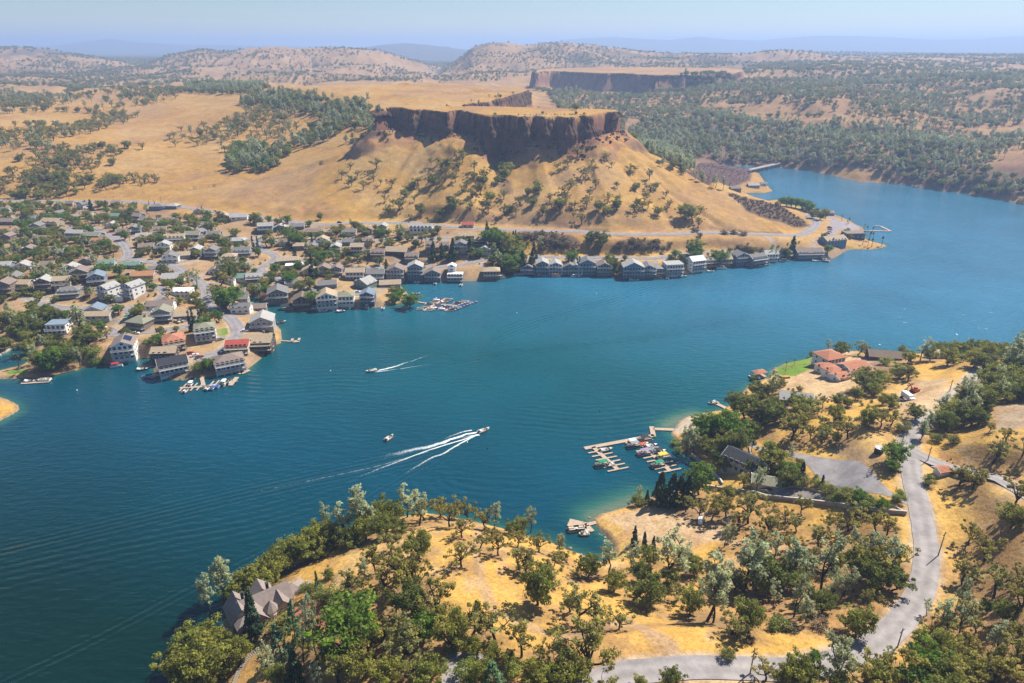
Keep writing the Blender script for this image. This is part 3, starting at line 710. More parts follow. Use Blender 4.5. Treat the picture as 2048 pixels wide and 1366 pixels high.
# ------------------------------------------------------------------ ground sheet
def grid_faces(mask_v):
    nr, nt = mask_v.shape
    idx = np.arange(nr * nt).reshape(nr, nt)
    Q = np.stack([idx[:-1, :-1], idx[:-1, 1:], idx[1:, 1:], idx[1:, :-1]], -1)
    mk = mask_v[:-1, :-1] | mask_v[:-1, 1:] | mask_v[1:, 1:] | mask_v[1:, :-1]
    return Q[mk]
def compact(V, Q, *attrs):
    u, inv = np.unique(Q.ravel(), return_inverse=True)
    return (V[u], inv.reshape(Q.shape)) + tuple(a[u] for a in attrs)

M_ground = ground_material()
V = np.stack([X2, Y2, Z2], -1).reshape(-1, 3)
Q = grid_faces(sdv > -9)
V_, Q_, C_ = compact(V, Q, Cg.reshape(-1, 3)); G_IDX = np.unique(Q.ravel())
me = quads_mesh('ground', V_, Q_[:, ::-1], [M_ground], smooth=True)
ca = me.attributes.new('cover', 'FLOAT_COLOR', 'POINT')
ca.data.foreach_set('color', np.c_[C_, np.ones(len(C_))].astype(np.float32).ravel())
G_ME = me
tag(link('ground', me), 'dry golden grassland, tablelands and hills round the lake', kind='structure')

# ------------------------------------------------------------------ lake
WK = [  # name, pixel line from the boat backwards, wavelength, amplitude, width, strength along the line
 ('wake_a', [(960, 866), (860, 905), (760, 931), (600, 965), (400, 1010), (200, 1058), (0, 1105), (-150, 1140)], 2.8, 0.15, 7.0, [1, 1, 1, 1, .9, .8, .7, .5]),
 ('wake_b', [(960, 868), (880, 915), (780, 970), (680, 1030), (560, 1090), (400, 1170), (200, 1275), (0, 1370)], 2.8, 0.14, 3.6, [.6, .8, .8, .9, .9, .9, .8, .7]),
 ('wake_c', [(742, 742), (820, 722), (900, 702), (1000, 668), (1100, 634), (1200, 606), (1290, 578), (1400, 548)], 3.6, 0.17, 8.0, [.2, .7, .9, 1, 1, 1, 1, .6]),
 ('wake_d', [(742, 744), (860, 733), (980, 712), (1100, 697), (1200, 686), (1320, 672), (1450, 645), (1600, 618)], 4.0, 0.15, 7.0, [.2, .7, .9, 1, 1, .8, .7, .2]),
 ('wake_e', [(420, 770), (480, 773), (560, 776), (680, 768), (760, 775)], 4.6, 0.14, 15.0, [.2, 1, 1, .8, .1]),
 ('wake_f', [(1000, 830), (1080, 838), (1180, 846), (1280, 838), (1330, 830)], 4.2, 0.13, 14.0, [.1, 1, 1, 1, .2]),
 ('wake_g', [(950, 900), (900, 960), (1050, 980), (1150, 960)], 4.6, 0.09, 14.0, [.3, 1, .8, .1]),
 ('wake_h', [(700, 985), (520, 1040), (300, 1080), (60, 1130), (-80, 1160)], 3.8, 0.10, 14.0, [.3, 1, 1, 1, .5]),
]
iw = np.arange(0, len(LR), 2); it = np.arange(0, len(TH), 2)
Xw = X2[np.ix_(iw, it)]; Yw = Y2[np.ix_(iw, it)]; sw = sdv[np.ix_(iw, it)]
Vw = np.stack([Xw, Yw, np.zeros_like(Xw)], -1).reshape(-1, 3)
Qw = grid_faces((sw < 10) & (R2[np.ix_(iw, it)] < 2600))
shal = np.clip(1 - (-sw) / 9.0, 0, 1) ** 1.2 * 0.75
# wide sandy shallows at the coves on the near shore
for pts, rch, amt in (([(1190, 1034), (1240, 1014), (1285, 998)], 19, 0.95), ([(1335, 850), (1360, 838), (1390, 830)], 15, 0.95), ([(180, 730), (220, 728), (270, 715)], 9, .7), ([(395, 748), (430, 740)], 9, .7), ([(0, 845), (38, 825)], 9, .8), ([(720, 615), (800, 610)], 9, .6)):
    p = P(*np.array(pts, float).T, 0.0)
    d = seg_dist(Xw, Yw, p, False)[0]
    shal = np.maximum(shal, amt * (1 - smooth(0, rch, d)))
attrs = {}
for nm, pts, wl_, amp, wid, stg in WK:
    p = P(*np.array(pts, float).T, 0.0)
    c = spline(np.c_[p, np.array(stg)], 60)
    d, bi = seg_dist(Xw, Yw, c[:, :2], False)
    i0 = np.clip(bi.astype(int), 0, len(c) - 2)
    dx = c[i0 + 1, 0] - c[i0, 0]; dy = c[i0 + 1, 1] - c[i0, 1]
    sg = np.sign(dx * (Yw - c[i0, 1]) - dy * (Xw - c[i0, 0]))
    st = np.interp(bi, np.arange(len(c)), c[:, 2]) * ((bi > 0.001) & (bi < len(c) - 1.001))
    attrs[nm] = np.stack([d * sg, st, np.zeros_like(d)], -1).reshape(-1, 3)
    WAKES[nm] = (wl_, amp, wid)
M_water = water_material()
names = list(attrs)
res = compact(Vw, Qw, shal.reshape(-1), *[attrs[k] for k in names])
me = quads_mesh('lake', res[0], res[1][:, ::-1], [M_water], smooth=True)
a = me.attributes.new('shallow', 'FLOAT', 'POINT'); a.data.foreach_set('value', res[2].astype(np.float32))
for k, v in zip(names, res[3:]):
    a = me.attributes.new(k, 'FLOAT_VECTOR', 'POINT'); a.data.foreach_set('vector', v.astype(np.float32).ravel())
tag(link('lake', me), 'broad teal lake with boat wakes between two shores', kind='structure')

# ------------------------------------------------------------------ haze
m = bpy.data.materials.new('haze'); m.use_nodes = True
nt = m.node_tree
for nd in list(nt.nodes):
    if nd.type == 'BSDF_PRINCIPLED': nt.nodes.remove(nd)
pv = nt.nodes.new('ShaderNodeVolumePrincipled')
pv.inputs['Color'].default_value = (0.44, 0.62, 0.98, 1)
pv.inputs['Density'].default_value = 0.00017
pv.inputs['Anisotropy'].default_value = 0.2
nt.links.new(pv.outputs[0], nt.nodes['Material Output'].inputs['Volume'])
bm = bmesh.new(); bmesh.ops.create_cube(bm, size=1)
me = bpy.data.meshes.new('haze'); bm.to_mesh(me); bm.free(); me.materials.append(m)
hz_o = link('haze', me)
zt_ = float(Z2.max()) + 12
hz_o.scale = (44000, 44000, zt_ + 10.5); hz_o.location = (0, 0, (zt_ - 10.5) / 2)
tag(hz_o, 'thin blue summer haze over the whole valley', kind='stuff')
# ------------------------------------------------------------------ road surfaces
def surf_mat(name, col, var=0.26, streak=True):
    m, n, l, b = new_mat(name)
    geo = n.new('ShaderNodeNewGeometry')
    z1 = n.new('ShaderNodeTexNoise'); z1.inputs['Scale'].default_value = 0.22; z1.inputs['Detail'].default_value = 6; z1.inputs['Roughness'].default_value = 0.7
    l.new(geo.outputs['Position'], z1.inputs['Vector'])
    r = ramp(n, [(0.3, [c * (1 - var) for c in col]), (0.7, [c * (1 + var) for c in col])])
    l.new(z1.outputs['Fac'], r.inputs[0]); l.new(r.outputs[0], b.inputs['Base Color'])
    if streak:      # tyre-worn wheel tracks along the road
        a = n.new('ShaderNodeAttribute'); a.attribute_name = 'across'
        w = n.new('ShaderNodeMath'); w.operation = 'SINE'
        k = n.new('ShaderNodeMath'); k.operation = 'MULTIPLY'; k.inputs[1].default_value = 12.6
        l.new(a.outputs['Fac'], k.inputs[0]); l.new(k.outputs[0], w.inputs[0])
        r2 = ramp(n, [(0.0, 0.90), (1.0, 1.08)]); mr = n.new('ShaderNodeMapRange'); mr.inputs[1].default_value = -1
        l.new(w.outputs[0], mr.inputs[0]); l.new(mr.outputs[0], r2.inputs[0])
        mx = n.new('ShaderNodeMix'); mx.data_type = 'RGBA'; mx.blend_type = 'MULTIPLY'; mx.inputs[0].default_value = 1
        l.new(r.outputs[0], mx.inputs[6]); l.new(r2.outputs[0], mx.inputs[7]); l.new(mx.outputs[2], b.inputs['Base Color'])
    b.inputs['Roughness'].default_value = 0.9; b.inputs['Specular IOR Level'].default_value = 0.15
    return m
SURF = {'asphalt': surf_mat('asphalt', (0.25, 0.23, 0.235)), 'asphalt_pale': surf_mat('worn_asphalt', (0.29, 0.265, 0.26)), 'gravel': surf_mat('gravel', (0.36, 0.31, 0.26), 0.25), 'concrete': surf_mat('concrete', (0.34, 0.31, 0.29)),
        'asphalt_mauve': surf_mat('lot_asphalt', (0.27, 0.235, 0.25), streak=False), 'brick_red': surf_mat('red_paving', (0.40, 0.15, 0.09), 0.25, False), 'concrete_dark': surf_mat('old_concrete', (0.22, 0.19, 0.18), streak=False),
        'shoulder': surf_mat('gravel_shoulder', (0.40, 0.31, 0.21), 0.2, False)}
RL = ['pale asphalt road winding up past the coves on the near shore', 'asphalt side road forking right beside the small red roofed shed', 'gravel track climbing to the building site',
      'two lane highway along the foot of the golden slope']
k_ = 0
for nm, w, c, surf in road_geo:
    t = np.gradient(c[:, :2], axis=0); t /= np.linalg.norm(t, axis=1)[:, None] + 1e-9
    nrm = np.c_[-t[:, 1], t[:, 0]]
    offs = np.array([-0.5, -0.25, 0, 0.25, 0.5]) * w
    wob = (np.random.default_rng(3).random(len(c)) - 0.5) * 0.25
    V = []; ac = []
    for j, o in enumerate(offs):
        oo = o + (wob if j in (0, 4) else 0)
        V.append(np.c_[c[:, :2] + nrm * (np.zeros(len(c)) + oo)[:, None], c[:, 2] + 0.02 + 0.06 * (1 - abs(o) / w * 2)]); ac.append(np.full(len(c), j / 4))
    n = len(c); V = np.vstack(V); ac = np.concatenate(ac)
    Q = [(j * n + i, j * n + i + 1, (j + 1) * n + i + 1, (j + 1) * n + i) for j in range(4) for i in range(n - 1)]
    me = quads_mesh(nm, V, np.array(Q), [SURF[surf]], smooth=True)
    a = me.attributes.new('across', 'FLOAT', 'POINT'); a.data.foreach_set('value', ac.astype(np.float32))
    o = link(nm, me)
    lab = RL[k_] if k_ < len(RL) else None
    if nm == 'boat_ramp': lab = 'concrete boat ramp running down into the water beside the village dock'
    tag(o, lab, kind='structure'); k_ += 1
for nm, p, fz, surf, lab in lot_geo:
    bm = bmesh.new()
    vs = [bm.verts.new((x, y, fz(x, y) + 0.03)) for x, y in p]
    f = bm.faces.new(vs); bm.normal_update()
    if f.normal.z < 0: f.normal_flip()
    bmesh.ops.triangulate(bm, faces=bm.faces[:])
    for it in range(5):
        es = [e for e in bm.edges if e.calc_length() > 2.5]
        if es: bmesh.ops.subdivide_edges(bm, edges=es, cuts=1); bmesh.ops.triangulate(bm, faces=[f for f in bm.faces if len(f.verts) > 3])
    ge = gz([v.co.x for v in bm.verts], [v.co.y for v in bm.verts])
    for v, q in zip(bm.verts, ge): v.co.z = q + 0.09
    me = bpy.data.meshes.new(nm); bm.to_mesh(me); bm.free(); me.materials.append(SURF[surf])
    tag(link(nm, me), lab, kind='structure')

# ------------------------------------------------------------------ basalt cliffs
def cliff_material():
    m, n, l, b = new_mat('basalt')
    geo = n.new('ShaderNodeNewGeometry')
    mp = n.new('ShaderNodeMapping'); mp.inputs['Scale'].default_value = (1, 1, 0.22)
    z1 = n.new('ShaderNodeTexNoise'); z1.inputs['Scale'].default_value = 0.35; z1.inputs['Detail'].default_value = 6; z1.inputs['Roughness'].default_value = 0.7
    z2 = n.new('ShaderNodeTexNoise'); z2.inputs['Scale'].default_value = 0.05; z2.inputs['Detail'].default_value = 4
    l.new(geo.outputs['Position'], mp.inputs[0]); l.new(mp.outputs[0], z1.inputs['Vector']); l.new(geo.outputs['Position'], z2.inputs['Vector'])
    r = ramp(n, [(0.28, (0.028, 0.019, 0.016)), (0.5, (0.082, 0.050, 0.034)), (0.72, (0.19, 0.115, 0.072))])
    r2 = ramp(n, [(0.5, 0.0), (0.75, 0.7)])
    mx = n.new('ShaderNodeMix'); mx.data_type = 'RGBA'; mx.inputs[7].default_value = (0.15, 0.07, 0.05, 1)
    l.new(z1.outputs['Fac'], r.inputs[0]); l.new(z2.outputs['Fac'], r2.inputs[0]); l.new(r2.outputs[0], mx.inputs[0]); l.new(r.outputs[0], mx.inputs[6])
    l.new(mx.outputs[2], b.inputs['Base Color']); b.inputs['Roughness'].default_value = 0.95; b.inputs['Specular IOR Level'].default_value = 0.1
    bp = n.new('ShaderNodeBump'); bp.inputs['Distance'].default_value = 1.2; bp.inputs['Strength'].default_value = 0.7
    l.new(z1.outputs['Fac'], bp.inputs['Height']); l.new(bp.outputs[0], b.inputs['Normal'])
    return m
M_rock = cliff_material()
def cliff(rim, zt, step, rows, drop, bulge, lab, ends=0.15):
    p = P(*np.array(rim, float).T, zt)
    Lm = np.sum(np.linalg.norm(np.diff(p, axis=0), axis=1))
    n = int(Lm / step)
    c = spline(p, n)
    t = np.gradient(c, axis=0); t /= np.linalg.norm(t, axis=1)[:, None] + 1e-9
    nrm = np.c_[t[:, 1], -t[:, 0]]                      # towards the camera side
    s = np.arange(n) * step
    rg = np.random.default_rng(int(Lm))
    # columns: cells of uneven width, each standing proud or back and breaking off at its own height
    edges = np.cumsum(2.2 + 3.2 * rg.random(int(Lm / 2.4) + 8)); cell = np.searchsorted(edges, s)
    cd = rg.normal(size=cell.max() + 2)[cell] * 1.0; ch = rg.random(cell.max() + 2)[cell]
    ce = edges[np.clip(cell, 0, len(edges) - 1)]; cw = ce - np.where(cell > 0, edges[np.maximum(cell - 1, 0)], 0); u = (ce - s) / np.maximum(cw, .5)
    rnd = np.sqrt(np.clip(1 - (2 * u - 1) ** 2, 0, 1)) * 1.1
    but = fbm(s, s * 0 + 3, 42, 4, 6) * 2.2                                     # buttresses and bays
    notch = smooth(0.10, 0.22, fbm(s, s * 0 + 31, 16, 3, 16))                   # gullies that cut the rim
    crest = fbm(s, s * 0 + 9, 11, 3, 7) * 4.0 - 0.4 + (ch - .5) * 1.2 - notch * drop * 0.35
    e = np.maximum(smooth(0, ends, np.arange(n) / n) * smooth(0, ends * 0.5, 1 - np.arange(n) / n), 0.3)
    V = []
    for k in range(rows + 1):
        f = k / rows
        ledge = 1.6 * smooth(0.0, 0.08, f - 0.30 - 0.25 * ch) + 1.8 * smooth(0.0, 0.08, f - 0.66 - .2 * fbm(s, s * 0 + 5, 20, 2, 19))
        out = -2.2 + bulge * but + cd + rnd * (1 - notch) + ledge + f * 2.0 - notch * 3.0 * (1 - f) + fbm(s, s * 0 + f * 23, 5, 3, 9) * 2.2
        out = np.where(f == 0, out * 0.4 - 1.8, out)
        z = zt + crest * (1 - f) - drop * e * f + (fbm(s, s * 0 + f * 40, 5, 2, 12) * 1.6 if 0 < k < rows else 0)
        V.append(np.c_[c + nrm * out[:, None], z])
    V.insert(0, np.c_[c - nrm * 8.0, np.full(n, zt - 1.2)])          # tuck the crest back under the turf
    V = np.array(V); R_ = V.shape[0]
    idx = np.arange(R_ * n).reshape(R_, n)
    Q = np.stack([idx[:-1, :-1], idx[1:, :-1], idx[1:, 1:], idx[:-1, 1:]], -1).reshape(-1, 4)
    tag(link('cliff', quads_mesh('cliff', V.reshape(-1, 3), Q, [M_rock], smooth=False)), lab, kind='structure')
    # fallen blocks on the talus
    if step < 1.5 and drop > 10:
        bm = bmesh.new()
        for k in range(420):
            i = int(rg.integers(n)); o = 4 + 16 * rg.random() ** 1.6; q = c[i] + nrm[i] * o; r = .5 + 1.6 * rg.random() ** 2.5
            m4 = Matrix.Translation((q[0], q[1], float(gz(q[0], q[1])) + r * .2)) @ Matrix.Rotation(rg.random() * 6, 4, 'Z') @ Matrix.Rotation(rg.random(), 4, 'X') @ Matrix.Diagonal((r, r * (.6 + .5 * rg.random()), r * .7, 1))
            bmesh.ops.create_cube(bm, size=1.6, matrix=m4)
        me = bpy.data.meshes.new('fallen_rock'); bm.to_mesh(me); bm.free(); me.materials.append(M_rock)
        tag(link('fallen_rock', me), 'broken basalt blocks strewn under the mesa cliff', kind='stuff')
cliff(RIM1, ZM, 0.8, 14, 20, 1.6, 'dark columned basalt cliff of the flat topped mesa above the golden slope')
cliff(RIM2, ZM + 1, 1.6, 8, 18, 1.5, 'reddish cliff at the end of the second tableland behind the mesa')
cliff(RIM3, ZM, 2.5, 9, 38, 3.0, 'long blue shaded cliff of the farther tableland', 0.05)
# ------------------------------------------------------------------ tree models
def leaf_material(name, cols, trans=0.5):
    m, n, l, b = new_mat(name)
    oi = n.new('ShaderNodeObjectInfo')
    r = ramp(n, [(i / (len(cols) - 1), c) for i, c in enumerate(cols)])
    l.new(oi.outputs['Random'], r.inputs[0])
    a = n.new('ShaderNodeAttribute'); a.attribute_name = 'tone'
    mr = n.new('ShaderNodeMapRange'); mr.inputs[3].default_value = 0.52; mr.inputs[4].default_value = 1.55
    l.new(a.outputs['Fac'], mr.inputs[0])
    hs = n.new('ShaderNodeHueSaturation'); l.new(r.outputs[0], hs.inputs['Color']); l.new(mr.outputs[0], hs.inputs['Value'])
    l.new(hs.outputs[0], b.inputs['Base Color'])
    b.inputs['Roughness'].default_value = 0.6; b.inputs['Specular IOR Level'].default_value = 0.25
    t = n.new('ShaderNodeBsdfTranslucent'); mx = n.new('ShaderNodeMixShader'); mx.inputs[0].default_value = trans
    l.new(hs.outputs[0], t.inputs['Color']); l.new(b.outputs[0], mx.inputs[1]); l.new(t.outputs[0], mx.inputs[2])
    l.new(mx.outputs[0], n['Material Output'].inputs['Surface'])
    return m
LEAF = {
 'blue_oak': leaf_material('oak_leaves', [(0.256, 0.230, 0.054), (0.365, 0.320, 0.070), (0.314, 0.314, 0.109)]),
 'live_oak': leaf_material('live_oak_leaves', [(0.147, 0.179, 0.033), (0.243, 0.262, 0.046), (0.333, 0.326, 0.058)]),
 'gray_pine': leaf_material('grey_pine_needles', [(0.370, 0.392, 0.202), (0.482, 0.510, 0.291), (0.392, 0.448, 0.263)]),
 'leafy_tree': leaf_material('bright_leaves', [(0.125, 0.235, 0.016), (0.17, 0.265, 0.026), (0.16, 0.25, 0.035)]),
 'conifer': leaf_material('dark_needles', [(0.034, 0.068, 0.025), (0.055, 0.095, 0.03), (0.048, 0.08, 0.038)], 0.15),
 'cypress': leaf_material('cypress_leaves', [(0.03, 0.052, 0.022), (0.045, 0.07, 0.025)], 0.1),
 'cedar': leaf_material('cedar_needles', [(0.16, 0.25, 0.13), (0.13, 0.23, 0.07)], 0.25),
 'palm_tree': leaf_material('palm_fronds', [(0.09, 0.13, 0.03), (0.13, 0.16, 0.045)], 0.2),
 'shrub': leaf_material('shrub_leaves', [(0.256, 0.243, 0.070), (0.192, 0.256, 0.045), (0.346, 0.358, 0.070)]),
 'brush': leaf_material('brush_leaves', [(0.13, 0.095, 0.045), (0.19, 0.12, 0.06), (0.11, 0.10, 0.04)], 0.25),
}
M_bark = simple_mat('bark', (0.085, 0.062, 0.048), 0.95, 0.3, 2.0, 0.1)
M_barkd = simple_mat('dark_bark', (0.05, 0.04, 0.035), 0.95, 0.3, 2.0, 0.1)

def tube(path, rad, seg=5):
    path = np.asarray(path, float); n = len(path)
    t = np.gradient(path, axis=0); t /= np.linalg.norm(t, axis=1)[:, None] + 1e-9
    ref = np.array([0.3, 0.9, 0.1]); u = np.cross(t, ref); u /= np.linalg.norm(u, axis=1)[:, None] + 1e-9; v = np.cross(t, u)
    a = np.arange(seg) / seg * 2 * math.pi
    V = path[:, None] + (u[:, None] * np.cos(a)[None, :, None] + v[:, None] * np.sin(a)[None, :, None]) * np.asarray(rad)[:, None, None]
    idx = np.arange(n * seg).reshape(n, seg)
    Q = np.stack([idx[:-1], np.roll(idx[:-1], -1, 1), np.roll(idx[1:], -1, 1), idx[1:]], -1).reshape(-1, 4)
    return V.reshape(-1, 3), Q

def join(parts):
    V = []; Q = []; o = 0
    for v, q in parts:
        V.append(v); Q.append(q + o); o += len(v)
    return np.vstack(V), np.vstack(Q)

def leaves(centres, radii, n_each, size, rng, flat=0.0, squash=0.8, tone_by_h=False):
    """leaf-sized quads gathered in clumps"""
    c = np.repeat(np.asarray(centres), n_each, 0); R = np.repeat(np.asarray(radii), n_each)
    d = rng.normal(size=c.shape); d /= np.linalg.norm(d, axis=1)[:, None]
    rr = rng.random(len(c)) ** 0.45
    p = c + d * (R * rr)[:, None] * np.array([1, 1, squash])
    nrm = d * 0.9 + rng.normal(size=c.shape) * 0.65 + np.array([0, 0, 0.35 + flat])
    nrm /= np.linalg.norm(nrm, axis=1)[:, None]
    u = np.cross(nrm, rng.normal(size=c.shape)); u /= np.linalg.norm(u, axis=1)[:, None]; v = np.cross(nrm, u)
    s = size * (0.6 + 0.8 * rng.random(len(c)))[:, None]; as_ = (0.55 + 0.35 * rng.random(len(c)))[:, None]
    V = np.stack([p - u * s, p - v * s * as_, p + u * s, p + v * s * as_], 1)
    V += (rng.random(V.shape) - 0.5) * size * 0.5
    tone = np.repeat(rng.random(len(centres)), n_each) * 0.65 + rng.random(len(c)) * 0.35
    return V.reshape(-1, 3), np.arange(len(c) * 4).reshape(-1, 4), np.repeat(tone, 4)

def crown_mesh(name, L, mat):
    V, Q, T = L
    me = quads_mesh(name, V, Q, [mat])
    a = me.attributes.new('tone', 'FLOAT', 'POINT'); a.data.foreach_set('value', T.astype(np.float32))
    return me

def limb(p0, p1, rng, bend=0.12, n=5):
    p0 = np.asarray(p0, float); p1 = np.asarray(p1, float); L = np.linalg.norm(p1 - p0)
    f = np.linspace(0, 1, n)[:, None]
    mid = rng.normal(size=3) * L * bend
    return p0 + (p1 - p0) * f + mid * (np.sin(f * math.pi)) + np.array([0, 0, L * 0.06]) * np.sin(f * math.pi)

def oak(seed, dense=False):
    """unit height 1, origin at the foot"""
    rng = np.random.default_rng(seed)
    parts = []; tips = []
    lean = rng.normal(size=2) * 0.06
    th = 0.20 + 0.08 * rng.random() if not dense else 0.14
    fork = np.array([lean[0], lean[1], th])
    parts.append(tube(limb((0, 0, -0.06), fork, rng, 0.05), np.linspace(0.042, 0.030, 5)))
    nb = 6 if not dense else 8
    for i in range(nb):
        a = i / nb * 2 * math.pi + rng.normal() * 0.35
        w = (0.20 + 0.32 * rng.random()); 
        if i % 3 == 0: w *= 0.45
        e = np.array([fork[0] + math.cos(a) * w, fork[1] + math.sin(a) * w, 0.50 + 0.36 * rng.random() - w * 0.25])
        lp = limb(fork, e, rng, 0.13, 6)
        parts.append(tube(lp, np.linspace(0.024, 0.008, 6), 4))
        for k in range(4 if not dense else 5):
            s = lp[2 + (k % 4)]
            tp = s + np.array([rng.normal() * 0.15, rng.normal() * 0.15, 0.07 + 0.14 * rng.random()])
            tp[2] = min(tp[2], 0.93)
            parts.append(tube(limb(s, tp, rng, 0.15, 4), np.linspace(0.010, 0.004, 4), 3)); tips.append(tp)
        tips.append(lp[-1])
    tips = np.array(tips)
    if dense:
        g = rng.normal(size=(30, 3)); g /= np.linalg.norm(g, axis=1)[:, None]
        tips = np.vstack([tips, g * np.array([0.40, 0.40, 0.36]) * (0.75 + 0.25 * rng.random((30, 1))) + np.array([0, 0, 0.55])])
        tips = tips[tips[:, 2] > 0.2] + rng.normal(size=(int((tips[:, 2] > 0.2).sum()), 3)) * np.array([0.05, 0.05, 0.04])
    rad = (0.085 if not dense else 0.115) * (0.55 + 0.9 * rng.random(len(tips)))
    L = leaves(tips, rad, 44 if not dense else 58, 0.028 if not dense else 0.026, rng, squash=0.72)
    return L, join(parts)

def pine(seed):
    rng = np.random.default_rng(seed)
    parts = []; tips = []; rad = []
    f = np.array([rng.normal() * 0.03, rng.normal() * 0.03, 0.28])
    parts.append(tube(limb((0, 0, -0.04), f, rng, 0.03), np.linspace(0.022, 0.016, 5)))
    for i in range(2 + seed % 3):
        a = rng.random() * 6.28; w = 0.05 + 0.12 * rng.random()
        e = f + np.array([math.cos(a) * w, math.sin(a) * w, 0.50 + 0.18 * rng.random()])
        lp = limb(f, e, rng, 0.05, 9); parts.append(tube(lp, np.linspace(0.014, 0.004, 9), 4)); tips.append(e); rad.append(0.06)
        for k in range(13):
            s = lp[1 + k % 8]; h = (s[2] - 0.2) / 0.8
            a2 = rng.random() * 6.28; w2 = (0.19 * (1 - h) + 0.05) * (0.5 + 0.6 * rng.random())
            tp = s + np.array([math.cos(a2) * w2, math.sin(a2) * w2, 0.04 + 0.06 * rng.random()])
            parts.append(tube(limb(s, tp, rng, 0.1, 3), np.linspace(0.006, 0.003, 3), 3)); tips.append(tp); rad.append(0.042 + 0.035 * rng.random())
    L = leaves(np.array(tips), np.array(rad), 34, 0.019, rng, squash=0.95)
    return L, join(parts)

def cone_tree(seed, w=0.19, low=0.06, n=120, size=0.03, droop=0.25, rad=0.055, pw=0.9):
    rng = np.random.default_rng(seed)
    h = low + (0.99 - low) * rng.random(n) ** 1.25
    env = w * (1 - (h - low) / (1 - low)) ** pw + 0.012
    a = rng.random(n) * 6.28; q = env * (0.45 + 0.55 * rng.random(n) ** 0.5)
    c = np.stack([np.cos(a) * q, np.sin(a) * q, h - q * droop], -1)
    L = leaves(c, rad * (0.35 + 0.65 * env / w), 16, size, rng, squash=0.6)
    return L, tube([(0, 0, -0.04), (0, 0, 0.5), (0, 0, 0.97)], [0.018, 0.011, 0.003])

def palm(seed):
    rng = np.random.default_rng(seed)
    lean = rng.normal(size=2) * 0.03
    top = np.array([lean[0], lean[1], 0.82])
    tr = tube(limb((0, 0, -0.04), top, rng, 0.02, 6), np.linspace(0.026, 0.018, 6), 6)
    V = []; n = 0
    for i in range(46):
        a = rng.random() * 6.28; el = -0.9 + 2.2 * rng.random()
        d = np.array([math.cos(a) * math.cos(el), math.sin(a) * math.cos(el), math.sin(el)])
        L_ = 0.14 + 0.06 * rng.random()
        side = np.cross(d, [0, 0, 1]); side /= np.linalg.norm(side) + 1e-6
        p0 = top; p1 = top + d * L_ * 0.6; p2 = top + d * L_ + np.array([0, 0, -0.035])
        w = 0.032
        V += [p0, p1 - side * w, p2, p1 + side * w]; n += 1
    V = np.array(V)
    return (V, np.arange(len(V)).reshape(-1, 4), np.repeat(rng.random(n), 4)), tr

def bush(seed, n=26, size=0.10):
    rng = np.random.default_rng(seed)
    g = rng.normal(size=(n, 3)); g /= np.linalg.norm(g, axis=1)[:, None]
    c = g * np.array([0.46, 0.46, 0.36]) * (0.5 + 0.5 * rng.random((n, 1))) + np.array([0, 0, 0.46])
    L = leaves(c, 0.22 * (0.7 + 0.6 * rng.random(n)), 70, size * 0.33, rng, squash=0.8)
    st = [tube(limb((0, 0, -0.08), (math.cos(a) * 0.2, math.sin(a) * 0.2, 0.5), rng, 0.1, 3), [0.03, 0.02, 0.01], 3) for a in (0.3, 2.2, 4.4)]
    return L, join(st)

MODELS = {}
def reg(kind, items, bark, tn='trunk'):
    MODELS[kind] = [(crown_mesh(kind + '_crown', L, LEAF[kind]), quads_mesh(kind + '_' + tn, T[0], T[1], [bark], True)) for L, T in items]
reg('blue_oak', [oak(s) for s in (1, 2, 3, 4, 5, 6, 7, 8)], M_barkd)
reg('live_oak', [oak(s, True) for s in (11, 12, 13, 14, 15, 16, 17)], M_bark)
reg('gray_pine', [pine(s) for s in (21, 22, 23, 24, 25)], M_barkd)
reg('leafy_tree', [oak(s, True) for s in (31, 32, 33)], M_bark)
reg('conifer', [cone_tree(s, 0.19) for s in (41, 42, 43)], M_bark)
reg('cypress', [cone_tree(s, 0.075, 0.03, 110, 0.02, 0.0, 0.035, 0.55) for s in (51, 52)], M_bark)
reg('cedar', [cone_tree(s, 0.24, 0.08, 90, 0.028, 0.35, 0.06) for s in (61, 62)], M_bark)
reg('palm_tree', [palm(s) for s in (71, 72)], M_bark)
reg('shrub', [bush(s) for s in (81, 82, 83)], M_bark, 'stem')
reg('brush', [bush(s, 16, 0.11) for s in (91, 92)], M_barkd, 'stem')
KIND_OBJ = {'blue_oak': 'oak_tree', 'live_oak': 'live_oak_tree', 'gray_pine': 'pine_tree', 'leafy_tree': 'leafy_tree', 'conifer': 'conifer_tree', 'cypress': 'cypress_tree', 'cedar': 'cedar_tree', 'palm_tree': 'palm_tree', 'shrub': 'shrub', 'brush': 'brush_shrub'}

